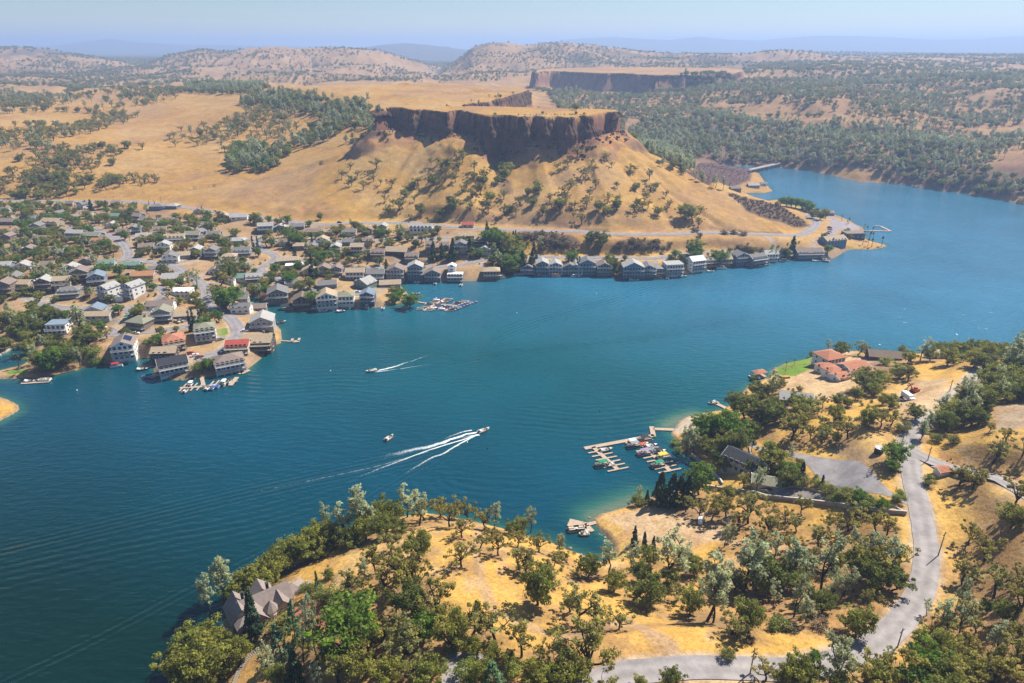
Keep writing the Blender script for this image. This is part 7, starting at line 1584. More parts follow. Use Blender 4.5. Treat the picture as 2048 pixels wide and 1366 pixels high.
small_dock('timber dock beneath the oaks at the near beach', ((1462, 822), (1430, 807), 2.2), ((1426, 804), (1436, 808), 3.0))
small_dock('white triangular swim dock off the resort point', ((1722, 461), (1741, 462), 1.6), ((1741, 462), (1782, 463), 2.4), ((1782, 463), (1761, 453), 2.4), ((1761, 453), (1750, 452), 2.0))
small_dock('square swim float off the boat ramp', ((792, 616), (803, 616), 1.6))
small_dock('low dock along the long grey house front', ((1588, 519), (1640, 521), 1.8))
small_dock('dock with several slips by the pitched grey house', ((1500, 533), (1520, 533), 1.6), ((1512, 533), (1530, 527), 1.6))

# ------------------------------------------------------------------ boats
def hull_geo(L, Wd, hgt):
    xs = np.array([0, .18, .45, .7, .87, 1.0]); wd = np.array([.92, 1, 1, .82, .48, .04]); kl = np.array([.0, .0, .0, .05, .2, .75]); sh = np.array([1, 1, 1.0, 1.05, 1.14, 1.22])
    V = []; n = 5
    for x, w_, k, s in zip(xs, wd, kl, sh):
        y = w_ * Wd / 2; X = (x - .5) * L
        V += [(X, -y, s * hgt), (X, -y * .82, k * hgt + .1), (X, 0, k * hgt - .22), (X, y * .82, k * hgt + .1), (X, y, s * hgt)]
    F = [(i * n + j, i * n + j + 1, (i + 1) * n + j + 1, (i + 1) * n + j) for i in range(5) for j in range(4)]
    F.append((4, 3, 2, 1, 0))
    return np.array(V), F
_bm = {}
def cached(k, f):
    if k not in _bm: _bm[k] = f()
    return _bm[k]
def child(nm, me, root, loc=(0, 0, 0)):
    o = link(nm, me, root); o.location = loc; return o
def ski_boat(x, y, rot, label, hull='white', canopy=None, stripe='blue', L=6.4, cover=None):
    root = empty('motorboat', (x, y, 0.05), math.radians(rot)); tag(root, label, 'boat')
    def mk(): V, F = hull_geo(L, 2.4, 0.85); return mesh_from('hull', V, F, [MBT[hull]], smooth=False)
    child('hull', cached(('hull', hull, L), mk), root)
    def dk():
        m = MB(); V, F = hull_geo(L, 2.4, 0.85); i = [0, 5, 10, 15, 20, 25]; a = [V[k] - [0, -0.02, .0] for k in i]; b = [V[k + 4] for k in i]
        Vd = np.array(a + b); m.add(Vd - [0, 0, 0.07], [(k, k + 1, k + 7, k + 6) for k in range(5)]); return m.mesh('foredeck', [MBT['white' if hull != 'white' else 'cream']])
    child('foredeck', cached(('deck', hull, L), dk), root)
    if cover:
        def cv(): m = MB(); V = [(-L * .46, -1.0, .88), (L * .3, -1.05, .95), (L * .3, 1.05, .95), (-L * .46, 1.0, .88), (-L * .3, 0, 1.35), (L * .16, 0, 1.5)]; m.add(V, [(0, 1, 5, 4), (1, 2, 5), (2, 3, 4, 5), (3, 0, 4)]); return m.mesh('boat_cover', [MCV[cover]])
        child('boat_cover', cached(('cover', cover, L), cv), root)
    else:
        child('cockpit', cached(('cock', L), lambda: MB().box(-L * .42, L * .2, -.88, .88, .74, .83).mesh('cockpit', [M_vinyl])), root)
        child('seat', cached('seatb', lambda: MB().box(-.45, .45, -.85, .85, .83, 1.15).box(-.55, -.4, -.85, .85, .83, 1.45).mesh('seat', [MBT['white']])), root, (-L * .32, 0, 0))
        child('seat', cached('seatf', lambda: MB().box(-.3, .3, -.3, .3, .83, 1.15).box(-.4, -.28, -.3, .3, .83, 1.5).mesh('seat', [MBT['grey']])), root, (0.2, -.45, 0))
        child('windshield', cached('wsh', lambda: MB().add([(.0, -1.0, .9), (.7, -.75, .9), (.75, 0, .9), (.7, .75, .9), (0, 1.0, .9), (-.2, -.95, 1.4), (.35, -.7, 1.4), (.4, 0, 1.42), (.35, .7, 1.4), (-.2, .95, 1.4)], [(i, i + 1, i + 6, i + 5) for i in range(4)]).mesh('windshield', [M_glass])), root, (L * .16, 0, 0))
    child('stripe', cached(('stripe', stripe, L), lambda: MB().box(-L * .45, L * .2, -1.225, -1.205, .5, .68).box(-L * .45, L * .2, 1.205, 1.225, .5, .68).mesh('stripe', [MBT[stripe]])), root)
    child('engine', cached('eng', lambda: MB().box(-.3, .3, -.28, .28, .1, .95).box(-.22, .2, -.2, .2, .95, 1.2).mesh('engine', [M_black])), root, (-L * .52, 0, 0))
    if canopy: canopy_on(root, canopy, L * .5, 1.1, 2.1, -.4)
    return root
def canopy_on(root, col, L, hw, z, x0):
    def cn():
        m = MB(); V = []; xs = np.linspace(-L / 2, L / 2, 5); ys = np.linspace(-hw, hw, 5)
        for a in xs:
            for b in ys: V.append((a, b, z + .22 * (1 - (b / hw) ** 2) - .05 * (a / L * 2) ** 2))
        q = [(i * 5 + j, (i + 1) * 5 + j, (i + 1) * 5 + j + 1, i * 5 + j + 1) for i in range(4) for j in range(4)]
        m.add(V, q); m.add(np.array(V) - [0, 0, .06], [f[::-1] for f in q]); return m.mesh('canopy', [MCV[col]])
    c = child('canopy', cached(('can', col, L, hw, z), cn), root, (x0, 0, 0))
    for sx in (-1, 1):
        for sy in (-1, 1):
            child('canopy_post', cached(('cp', z), lambda: MB().bar((0, 0, .6), (0, 0, z + .03), .035).mesh('canopy_post', [M_steel])), root, (x0 + sx * L * .46, sy * hw * .93, 0))
def pontoon_boat(x, y, rot, label, col='grey', canopy='black', L=7.2):
    root = empty('pontoon_boat', (x, y, 0.05), math.radians(rot)); tag(root, label, 'boat')
    for sy in (-1, 1):
        child('pontoon', cached(('pt', L), lambda: MB().add(*(lambda t: (t[0], list(t[1])))(tube([(-L / 2, 0, .15), (L * .4, 0, .15), (L * .5, 0, .38)], [.33, .33, .06], 8))).mesh('pontoon', [M_steel])), root, (0, sy * .85, 0))
    child('deck', cached(('pd', L), lambda: MB().box(-L * .48, L * .44, -1.28, 1.28, .5, .62).mesh('deck', [M_vinyl])), root)
    def fence_():
        m = MB()
        for y_ in (-1.25, 1.21): m.box(-L * .42, L * .40, y_, y_ + .04, .62, 1.3)
        m.box(L * .40, L * .405, -1.25, 1.25, .62, 1.3); m.box(-L * .425, -L * .42, -1.25, .2, .62, 1.3); return m.mesh('side_panel', [MBT[col]])
    child('side_panel', cached(('pf', col, L), fence_), root)
    for (sx, sy) in ((.24, -.75), (.24, .75), (-.3, -.75), (-.28, .72)):
        child('bench', cached('bench', lambda: MB().box(-.95, .95, -.35, .35, .62, 1.0).box(-.95, .95, -.45, -.33, .62, 1.35).mesh('bench', [MBT['cream']])), root, (L * sx, sy, 0))
    child('console', cached('cons', lambda: MB().box(-.3, .3, -.35, .35, .62, 1.45).mesh('console', [MBT['white']])), root, (0, .6, 0))
    child('engine', cached('eng', None), root, (-L * .52, 0, 0)) if 'eng' in _bm else None
    if canopy: canopy_on(root, canopy, L * .55, 1.2, 2.5, -.6)
    return root
def boat_at(kind, px, py, rot, label, **k):
    x, y = W2(px, py, 0.3)
    return (ski_boat if kind == 's' else pontoon_boat)(x, y, rot, label, **k)
dd = math.degrees(math.atan2(dv[1], dv[0]))
BOATS = [
 ('s', 968, 861, 40, 'white speedboat planing at the head of the long foamy wake', dict(stripe='red')), ('s', 743, 742, 200, 'white motorboat running left with a short white wake', dict(stripe='grey')), ('s', 779, 876, 62, 'small white motorboat drifting alone in mid lake', dict(stripe='red', L=5.6)),
 ('s', 1212, 900, dd, 'white motorboat in the first row of slips at the near marina', dict(stripe='blue')), ('p', 1203, 931, dd + 180, 'pontoon boat with a green canopy in the first row of slips', dict(canopy='green', col='black')), ('s', 1218, 931, dd + 180, 'white motorboat tied behind the green canopied pontoon boat', dict(stripe='grey', L=5.2)),
 ('p', 1290, 880, dd, 'grey pontoon boat with a black canopy nearest the marina walkway', dict(canopy='black', col='grey')), ('s', 1263, 886, dd + 180, 'motorboat with a white canopy at the outer corner of the second row', dict(canopy='white')), ('p', 1266, 893, dd + 180, 'dark pontoon boat with a grey canopy beside the white canopied boat', dict(canopy='grey', col='black')), ('s', 1287, 889, dd, 'low orange covered boat in the second row of slips', dict(cover='orange', hull='orange', L=5)), ('s', 1302, 892, dd, 'maroon motorboat in the second row of slips', dict(hull='maroon', stripe='white')), ('s', 1307, 899, dd, 'black motorboat with a grey cover in the second row', dict(hull='black', cover='grey')),
 ('s', 1318, 904, dd, 'black wake boat with a dark canopy in the second row', dict(hull='black', canopy='black', L=7)), ('p', 1327, 915, dd, 'pontoon boat with a bright yellow canopy', dict(canopy='yellow', col='white')), ('p', 1287, 908, dd + 180, 'pale purple pontoon boat on the lake side of the second row', dict(canopy='purple', col='purple')), ('p', 1315, 932, dd + 180, 'pontoon boat with a green canopy near the end of the second row', dict(canopy='green', col='black')),
 ('p', 1152, 1059, 190, 'pontoon boat tied to the small platform dock below the conifers', dict(canopy=None, col='black')), ('s', 1168, 1068, 190, 'little open white boat at the landing of the small platform dock', dict(L=4.0, stripe='grey')),
 ('s', 1508, 755, 160, 'black speedboat beside the orange roofed boat lift by the villa', dict(hull='black', stripe='white')), ('s', 1424, 806, 200, 'white dinghy at the dock under the oaks', dict(L=4.2, stripe='grey')),
 ('s', 382, 769, 95, 'blue and white boat on the upper side of the T shaped pier', dict(stripe='blue', canopy='white', L=5.5)), ('s', 372, 782, 85, 'red trimmed boat on the lower left side of the T shaped pier', dict(stripe='red', L=5)), ('s', 415, 777, 90, 'dark motorboat at the middle of the T shaped pier', dict(hull='black', L=5.5)), ('s', 426, 776, 90, 'grey motorboat right of the T shaped pier middle', dict(hull='grey', cover='blue', L=5.5)), ('s', 437, 772, 90, 'blue covered motorboat on the right half of the T shaped pier', dict(hull='white', cover='blue', L=5.8)), ('p', 449, 767, 90, 'white canopied pontoon boat on the right half of the T shaped pier', dict(canopy='white', col='white', L=6)), ('s', 459, 764, 90, 'black canopied motorboat near the right end of the T shaped pier', dict(canopy='black', L=5.5)),
 ('p', 234, 733, 20, 'red canopied party boat among water toys off the grey tiled house', dict(canopy='red', col='white')), ('s', 252, 724, 15, 'white motorboat at the waterside house with solar panels', dict(stripe='blue')), ('s', 285, 739, 10, 'dark motorboat in the shaded notch left of the stilted house', dict(hull='black')), ('s', 297, 752, 20, 'blue and white motorboat beside the stilted white house', dict(stripe='blue', cover='blue')), ('s', 60, 763, 5, 'grey boat inside the slip of the left peninsula dock', dict(hull='grey', L=6)), ('p', 90, 761, 5, 'white pontoon boat at the left peninsula dock', dict(canopy=None, col='white')),
 ('s', 563, 645, 40, 'motorboat tied below the twin gabled house', dict(hull='grey', canopy='black')), ('p', 632, 617, 20, 'cream canopied pontoon boat left of the tan roofed waterfront house', dict(canopy='cream', col='white')), ('s', 646, 622, 10, 'white motorboat outside the U shaped dock', dict(stripe='grey')), ('s', 682, 623, 5, 'blue hulled boat below the olive roofed white house', dict(hull='blue')), ('s', 766, 616, 95, 'narrow white boat by the boat ramp', dict(L=7, stripe='grey')), ('s', 832, 588, 15, 'white fishing boat at the little dock by the village piers', dict(stripe='red')), ('p', 735, 615, 92, 'cream canopied pontoon boat before the navy blue house', dict(canopy='cream', col='tan')),
 ('s', 836, 565, 5, 'red and white motorboat below the tall blue gabled house', dict(hull='red', stripe='white')), ('s', 871, 567, 85, 'tan motorboat in front of the house right of the blue gable', dict(hull='tan', L=6)), ('s', 923, 570, 80, 'white and blue boat off the flat roofed blue house', dict(stripe='blue')), ('p', 1002, 556, 20, 'tan canopied pontoon boat by the house on the rock bank', dict(canopy='tan', col='white')), ('p', 1038, 549, 5, 'dark canopied pontoon boat left of the navy gabled house', dict(canopy='black', col='grey', L=8.5)), ('s', 1082, 550, 5, 'white motorboat below the grey three storey house', dict(stripe='blue')), ('s', 1093, 551, 5, 'blue covered boat beside the white motorboat on the right shore', dict(cover='blue')), ('p', 1112, 553, 0, 'orange canopied pontoon boat under the zigzag stairs', dict(canopy='orange', col='tan')), ('s', 1151, 553, 5, 'white cruiser moored off the cypress trees', dict(L=8, stripe='grey', canopy='white')), ('s', 1268, 560, -5, 'white motorboat off the broad glass fronted house', dict(L=8, stripe='grey')), ('p', 1317, 557, 5, 'black canopied pontoon boat by the balcony house', dict(canopy='black', col='black', L=8)), ('s', 1334, 556, 80, 'orange trimmed motorboat left of the window grid house', dict(stripe='orange')), ('s', 1366, 553, 5, 'grey motorboat at the sloped dock', dict(hull='grey')), ('s', 1421, 543, 0, 'white skiff floating below the olive hipped house', dict(L=6.5)), ('p', 1443, 537, 0, 'tan canopied pontoon boat on the right waterfront', dict(canopy='tan', col='white', L=9)),
 ('s', 1491, 531, 130, 'grey skiff pulled to the bank left of the pitched grey house', dict(hull='grey', L=5)), ('s', 1524, 532, 10, 'white motorboat in the slips by the pitched grey house', dict(stripe='blue')), ('s', 1533, 530, 10, 'black motorboat in the slips by the pitched grey house', dict(hull='black')), ('s', 1568, 522, 5, 'white cruiser below the grey hipped house', dict(L=9, stripe='grey', canopy='white')), ('s', 1634, 522, 5, 'white cruiser at the right end of the long grey house', dict(L=9, stripe='blue')), ('s', 1650, 518, 60, 'blue motorboat beyond the long grey house', dict(hull='blue')), ('s', 1652, 426, 5, 'white boat moored by the resort point', dict(L=7)), ('s', 1826, 372, 5, 'tiny white boat by the wooded far shore', dict(L=6)),
]
for kind, px, py, rot, lab, kw in BOATS: boat_at(kind, px, py, rot, lab, **kw)
# the crowded village piers: one boat per slip
rb = np.random.default_rng(5)
cols = ['white', 'blue', 'red', 'black', 'grey', 'white', 'tan', 'maroon']
vdeg = math.degrees(math.atan2(vd[1], vd[0]))
for pi_, (a, b, which) in enumerate(((v1a, v1b, 'first'), (v2a, v2b, 'second'))):
    for side in (-1, 1):
        for i in range(8):
            if rb.random() < 0.32: continue
            p = a + (b - a) * (0.04 + 0.92 * (i + .5) / 8) + vd * side * 3.9
            hull = cols[int(rb.integers(len(cols)))]; cv = [None, 'blue', 'black', 'white', 'grey'][int(rb.integers(5))]
            lab = hull + ' boat ' + ('with a ' + cv + ' cover ' if cv else 'open to the sun ') + 'in slip ' + ['nearest the lake', 'second from the lake', 'third from the lake', 'fourth from the lake', 'fifth from the lake', 'fourth from the shore', 'next to the shore end', 'at the shore end'][i] + (' left' if side < 0 else ' right') + ' of the ' + which + ' pier'
            lab = lab.replace('open to the sun ', 'uncovered ').replace('in slip ', '')
            ski_boat(p[0], p[1], vdeg + (0 if side > 0 else 180), lab, hull=hull, cover=cv, stripe=cols[int(rb.integers(8))], L=5.4)

def boat_lift(px, py, rot, roof, label, L=8, wd=4.2, kind='g'):
    x, y = W2(px, py, 0.3); root = empty('boat_lift', (x, y, 0), math.radians(rot)); tag(root, label, 'boat lift')
    MB().box(-L / 2, L / 2, -wd / 2, wd / 2, .2, .45).build('float', [M_plank], root)
    V, F = roof_geo(L, wd, 3.0, 's' if kind == 's' else 'h', 1.0, .2, .1); link('roof', mesh_from('roof', V, F, [MR[roof] if roof in MR else MCV[roof]]), root)
    for sx in (-1, 1):
        for sy in (-1, 1): child('post', cached('lp', lambda: MB().bar((0, 0, .4), (0, 0, 2.97), .09).mesh('post', [M_woodd])), root, (sx * (L / 2 - .3), sy * (wd / 2 - .2), 0))
boat_lift(534, 701, 15, 'grey', 'floating boat shelter with a grey hipped roof beside the rambling house')
boat_lift(575, 617, 12, 'dark grey', 'dark roofed floating boat shelter on a white raft in the cove')
boat_lift(1518, 752, 20, 'tile red', 'boat lift with an orange red roof on the shore below the villa', 7, 4.5)
boat_lift(1648, 521, -30, 'dark grey', 'dark sloping boat shelter at the end of the long grey house', 9, 4)

# ------------------------------------------------------------------ foam behind the moving boats
def foam_material():
    m, n, l, b = new_mat('foam')
    b.inputs['Base Color'].default_value = (0.80, 0.85, 0.85, 1); b.inputs['Roughness'].default_value = 0.9
    geo = n.new('ShaderNodeNewGeometry'); a = n.new('ShaderNodeAttribute'); a.attribute_name = 'froth'
    z = n.new('ShaderNodeTexNoise'); z.inputs['Scale'].default_value = 0.9; z.inputs['Detail'].default_value = 6; z.inputs['Roughness'].default_value = 0.75
    l.new(geo.outputs['Position'], z.inputs['Vector'])
    # bubbles break up where the froth thins out
    ad = n.new('ShaderNodeMath'); ad.operation = 'ADD'; l.new(a.outputs['Fac'], ad.inputs[0]); l.new(z.outputs['Fac'], ad.inputs[1])
    mr = n.new('ShaderNodeMapRange'); mr.inputs[1].default_value = 0.72; mr.inputs[2].default_value = 1.25; mr.inputs[3].default_value = 0.0; mr.inputs[4].default_value = 0.92
    l.new(ad.outputs[0], mr.inputs[0])
    t = n.new('ShaderNodeBsdfTransparent'); mx = n.new('ShaderNodeMixShader'); l.new(mr.outputs[0], mx.inputs[0]); l.new(t.outputs[0], mx.inputs[1]); l.new(b.outputs[0], mx.inputs[2]); l.new(mx.outputs[0], n['Material Output'].inputs['Surface'])
    return m
M_foam = foam_material()
def foam(lines, label):
    """churned water: thin froth lying on the surface in widening bands"""
    V = []; Q = []; A_ = []; n0 = 0
    for k, (pts, w0, w1, st, fade) in enumerate(lines):
        n = 160; c = spline(P(*np.array(pts, float).T, 0.0), n); f = np.linspace(0, 1, n)
        t = np.gradient(c, axis=0); t /= np.linalg.norm(t, axis=1)[:, None]; nr = np.c_[-t[:, 1], t[:, 0]]
        wob = fbm(f * 60, f * 0 + k * 7.0, 3, 3, 5)
        for j, o in enumerate(np.linspace(-1, 1, 7)):
            w = (w0 + (w1 - w0) * f) * (1 + 0.5 * wob)
            V.append(np.c_[c + nr * (o * w + wob * w1 * .35)[:, None], np.full(n, 0.02 + 0.006 * k)])
            A_.append((1 - abs(o) ** 1.5) * st * (1 - f) ** fade * smooth(0, 0.02, f))
        idx = np.arange(7 * n).reshape(7, n) + n0
        Q.append(np.stack([idx[:-1, :-1], idx[1:, :-1], idx[1:, 1:], idx[:-1, 1:]], -1).reshape(-1, 4)[:, ::-1]); n0 += 7 * n
    me = quads_mesh('wake_foam', np.vstack(V), np.vstack(Q), [M_foam])
    a = me.attributes.new('froth', 'FLOAT', 'POINT'); a.data.foreach_set('value', np.concatenate(A_).astype(np.float32))
    tag(link('wake_foam', me), label, kind='stuff')
foam([([(963, 863), (940, 867), (905, 878), (860, 893), (820, 901), (780, 911), (730, 922)], .6, 3.2, 1.0, .8), ([(962, 866), (930, 878), (890, 890), (850, 903), (800, 922), (760, 937), (690, 965)], .5, .7, .95, .6), ([(958, 868), (930, 882), (905, 896), (885, 908), (865, 915), (835, 932), (805, 950)], .6, 1.1, .85, .5), ([(860, 902), (760, 931), (660, 953), (560, 974), (430, 1003)], .4, .5, .46, .5), ([(945, 860), (925, 864), (900, 873), (870, 885)], .7, .8, .7, .8), ([(960, 870), (940, 872), (915, 880)], .8, .5, .8, .6)], 'white foam of the speedboat wake fanning back across the water')
foam([([(745, 742), (765, 739), (790, 733), (812, 725), (830, 720)], .6, 1.8, 1.0, .7), ([(748, 744), (775, 741), (805, 736)], .5, .6, .9, .7), ([(822, 723), (846, 714), (870, 706)], .4, .4, .55, .5), ([(800, 738), (830, 733), (870, 728)], .4, .4, .6, .5)], 'white foam of the smaller motorboat wake in mid lake')
M_buoy = MBT['white']
for px, py, lab in ((154, 781, 'small white buoy off the left peninsula'), (1193, 587, 'small white buoy off the right waterfront'), (1034, 626, 'small white buoy in the middle of the far arm'), (661, 742, 'small white buoy left of the smaller motorboat'), (975, 897, 'small pale buoy right of the speedboat wake'), (1200, 822, 'small dark marker buoy off the near beach')):
    x, y = W2(px, py); root = link('buoy', MB().add(*(lambda t: (t[0], list(t[1])))(tube([(0, 0, -.3), (0, 0, .1), (0, 0, .45), (0, 0, .6)], [.2, .38, .3, .05], 8))).mesh('buoy', [M_buoy if 'white' in lab else M_black])); root.location = (x, y, 0); tag(root, lab, 'buoy')
# ------------------------------------------------------------------ cars
def car(px, py, rot, col, label, kind='car'):
    x, y, z = at1(px, py); root = empty('parked_car', (x, y, z + 0.05), math.radians(rot)); tag(root, label, 'truck' if kind == 'pickup' else 'car')
    cm = MBT.get(col)
    def body():
        m = MB(); L, w = 4.5, .92
        V = [(-2.25, -w, .35), (2.25, -w, .35), (2.25, w, .35), (-2.25, w, .35), (-2.2, -w, .95), (-1.9, -w * .95, 1.0), (1.0, -w * .95, 1.0), (2.2, -w * .9, .82), (2.2, w * .9, .82), (1.0, w * .95, 1.0), (-1.9, w * .95, 1.0), (-2.2, w, .95)]
        m.add(V, [(0, 3, 2, 1), (0, 1, 7, 6, 5, 4), (1, 2, 8, 7), (2, 3, 11, 10, 9, 8), (3, 0, 4, 11), (4, 5, 10, 11), (5, 6, 9, 10), (6, 7, 8, 9)]); return m.mesh('body', [cm])
    child('body', cached(('car', col), body), root)
    def cab():
        m = MB(); a, b = ((-1.8, 1.0) if kind == 'car' else (-.4, 1.0)); w = .85
        m.add([(a, -w, .99), (b, -w, .99), (b, w, .99), (a, w, .99), (a + .45, -w * .82, 1.48), (b - .75, -w * .82, 1.48), (b - .75, w * .82, 1.48), (a + .45, w * .82, 1.48)], BOXQ[2:]); return m.mesh('window_band', [M_glass])
    child('window_band', cached(('cab', kind), cab), root)
    def rf(): a, b = ((-1.35, .25) if kind == 'car' else (.05, .25)); return MB().box(a, b, -.7, .7, 1.481, 1.53).mesh('roof', [cm])
    child('roof', cached(('croof', col, kind), rf), root)
    for sx in (-1.4, 1.4):
        for sy in (-.82, .82): child('wheel', cached('wheel', lambda: MB().add(*(lambda t: (np.vstack([t[0]]), list(t[1]) + [tuple(range(8))[::-1], tuple(range(16, 24))]))(tube([(0, -.12, .33), (0, 0, .33), (0, .12, .33)], [.33, .33, .33], 8))).mesh('wheel', [M_black])), root, (sx, sy, 0))
for px, py, rot, col, lab in ((519, 468, 5, 'blue', 'blue car parked below the two storey deck house'), (679, 446, -3, 'black', 'black car driving on the highway'), (842, 477, 5, 'grey', 'grey car on the road behind the waterfront houses'), (538, 560, 20, 'white', 'white car left of the parked row by the cove'), (548, 563, 20, 'grey', 'grey car in the parked row by the cove'), (557, 566, 20, 'blue', 'blue car in the parked row by the cove'), (566, 569, 20, 'black', 'black car at the end of the parked row by the cove'), (556, 553, 20, 'maroon', 'maroon car behind the parked row by the cove'),
      (258, 550, 30, 'black', 'black car by the cul de sac turnaround'), (298, 569, 20, 'grey', 'dark grey car at the mouth of the loop drive'), (441, 680, 40, 'grey', 'grey car parked beside the lawn bend'), (455, 697, 50, 'red', 'red car parked by the red roofed lakeside house'), (449, 703, 50, 'white', 'white car parked next to the red car at the lakeside'), (490, 663, 10, 'white', 'white car in front of the twin gabled house'), (399, 716, 50, 'maroon', 'maroon car at the end of the village road'), (381, 708, 30, 'red', 'red car behind the stilted white house'), (390, 712, 40, 'white', 'white car behind the stilted white house'), (354, 645, -15, 'tan', 'tan car in the yard under the road loop'), (362, 643, -15, 'grey', 'grey car in the yard under the road loop'),
      (147, 630, 60, 'maroon', 'maroon car by the dark flat roofed house'), (206, 657, 25, 'white', 'white car on the wide junction'), (245, 665, 10, 'black', 'black car behind the solar panelled house'), (262, 667, 10, 'grey', 'silver car behind the solar panelled house'), (272, 668, 10, 'white', 'white car behind the solar panelled house'), (1659, 456, 0, 'black', 'black car in the upper row of the resort lot'), (1660, 460, 0, 'grey', 'grey car in the upper row of the resort lot'), (1659, 464, 0, 'white', 'white car in the upper row of the resort lot'), (1648, 472, 20, 'white', 'white car in the slanting row of the resort lot'), (1655, 468, 20, 'red', 'red car in the slanting row of the resort lot'), (1643, 478, 20, 'grey', 'grey car low in the slanting row of the resort lot'), (1667, 472, 40, 'white', 'white car by the resort lodge door'), (605, 482, 3, 'white', 'white car on the village road below the highway'), (320, 527, -20, 'grey', 'grey car on the village main road'), (150, 615, 0, 'black', 'black car on the lower village road'), (715, 585, 5, 'white', 'white car on the lakeside lane'), (640, 582, 5, 'black', 'black car on the lakeside lane')):
    car(px, py, rot, col, lab)

# ------------------------------------------------------------------ machines at the building site
def excavator(px, py):
    x, y, z = at1(px, py); root = empty('excavator', (x, y, z), math.radians(200)); tag(root, 'orange excavator with a folded arm on the building site', 'excavator')
    om = simple_mat('machine_orange', (0.50, 0.12, 0.03), 0.5)
    for sy in (-1, 1): MB().box(-1.8, 1.8, sy * 1.1 - .3, sy * 1.1 + .3, 0, .8).build('track', [M_black], root)
    MB().box(-1.7, 1.4, -1.3, 1.3, .85, 2.0).build('body', [om], root); c = MB().box(.2, 1.5, .2, 1.3, 2.0, 3.1).build('cab', [om], root); MB().box(.3, 1.56, .3, 1.36, 2.3, 2.9).build('window', [M_glass], c)
    MB().bar((1.3, -.3, 1.6), (3.4, -.3, 4.4), .3).build('boom', [om], root); a = MB().bar((3.4, -.3, 4.4), (5.4, -.3, 2.2), .24).build('arm', [om], root); MB().box(4.9, 5.8, -.8, .2, 1.2, 2.2).build('bucket', [M_black], a)
excavator(1829, 784)
def truck(px, py):
    x, y, z = at1(px, py); root = empty('truck', (x, y, z), math.radians(-82)); tag(root, 'white box truck parked by the excavator', 'truck')
    MB().box(-3.4, 1.6, -1.15, 1.15, .9, 3.1).build('cargo_box', [MBT['white']], root); c = MB().box(1.75, 3.4, -1.1, 1.1, .6, 2.3).build('cab', [MBT['white']], root); MB().box(3.0, 3.43, -.95, .95, 1.4, 2.1).build('windshield', [M_glass], c); MB().box(-3.3, 3.2, -.8, .8, .55, .88).build('chassis', [M_black], root)
    for sx in (-2.4, 2.5):
        for sy in (-1.0, 1.0): o = child('wheel', _bm['wheel'], root, (sx, sy, 0)); o.scale = (1.45, 1.3, 1.45)
truck(1815, 800)
def loader(px, py):
    x, y, z = at1(px, py); root = empty('loader', (x, y, z), math.radians(130)); tag(root, 'small white skid loader left of the box truck', 'loader')
    MB().box(-1.2, .9, -.7, .7, .5, 1.3).build('body', [MBT['white']], root); MB().box(-.6, .5, -.6, .6, 1.3, 2.1).build('cab', [M_black], root); MB().box(1.2, 1.9, -.9, .9, .15, .7).build('bucket', [M_black], root)
    for sx in (-.7, .6):
        for sy in (-.8, .8): child('wheel', _bm['wheel'], root, (sx, sy, .1))
loader(1801, 801)
x, y, z = at1(1757, 905); root = empty('water_tank', (x, y, z)); tag(root, 'round black water tank with a pale lid on the dry rise', 'water tank')
t = tube([(0, 0, -.5), (0, 0, 1), (0, 0, 2.1)], [1.6, 1.6, 1.6], 20); MB().add(t[0], list(t[1])).build('tank_wall', [M_black], root)
t = tube([(0, 0, 2.1), (0, 0, 2.18), (0, 0, 2.4)], [1.66, 1.66, .1], 20); MB().add(t[0], list(t[1]) + [tuple(range(20))[::-1]]).build('lid', [M_steel], root)
x, y, z = at1(1712, 733); root = empty('site_cabin', (x, y, z), .4); tag(root, 'small white site cabin on the graded pad beside the villa', 'shed')
MB().box(-1.6, 1.6, -1.1, 1.1, 0, 1.9).build('wall', [MW['white']], root); MB().box(-1.8, 1.8, -1.3, 1.3, 1.9, 2.05).build('roof', [MR['pale grey']], root); MB().box(-.4, .4, -1.14, -1.102, .1, 1.7).build('door', [MW['grey']], root)
def covered(px, py, rot, col, label, nm='covered_boat'):
    x, y, z = at1(px, py); root = empty(nm, (x, y, z), math.radians(rot)); tag(root, label, 'boat')
    V, F = hull_geo(4.6, 1.9, .8); link('hull', mesh_from('hull', V + [0, 0, .45], F, [MBT['white']]), root)
    m = MB(); m.add([(-2.1, -.9, 1.2), (1.5, -.9, 1.3), (1.5, .9, 1.3), (-2.1, .9, 1.2), (-1.2, 0, 1.75), (.8, 0, 1.85)], [(0, 1, 5, 4), (1, 2, 5), (2, 3, 4, 5), (3, 0, 4)]); m.build('tarp', [MCV[col]], root)
    for sy in (-.8, .8): child('wheel', _bm['wheel'], root, (-.4, sy, 0))
covered(1401, 1043, 70, 'white', 'trailered boat under a blue white tarp in the dry field', 'trailer_boat')
covered(1456, 1043, 40, 'black', 'trailered boat under a black tarp in the dry field', 'trailer_boat')

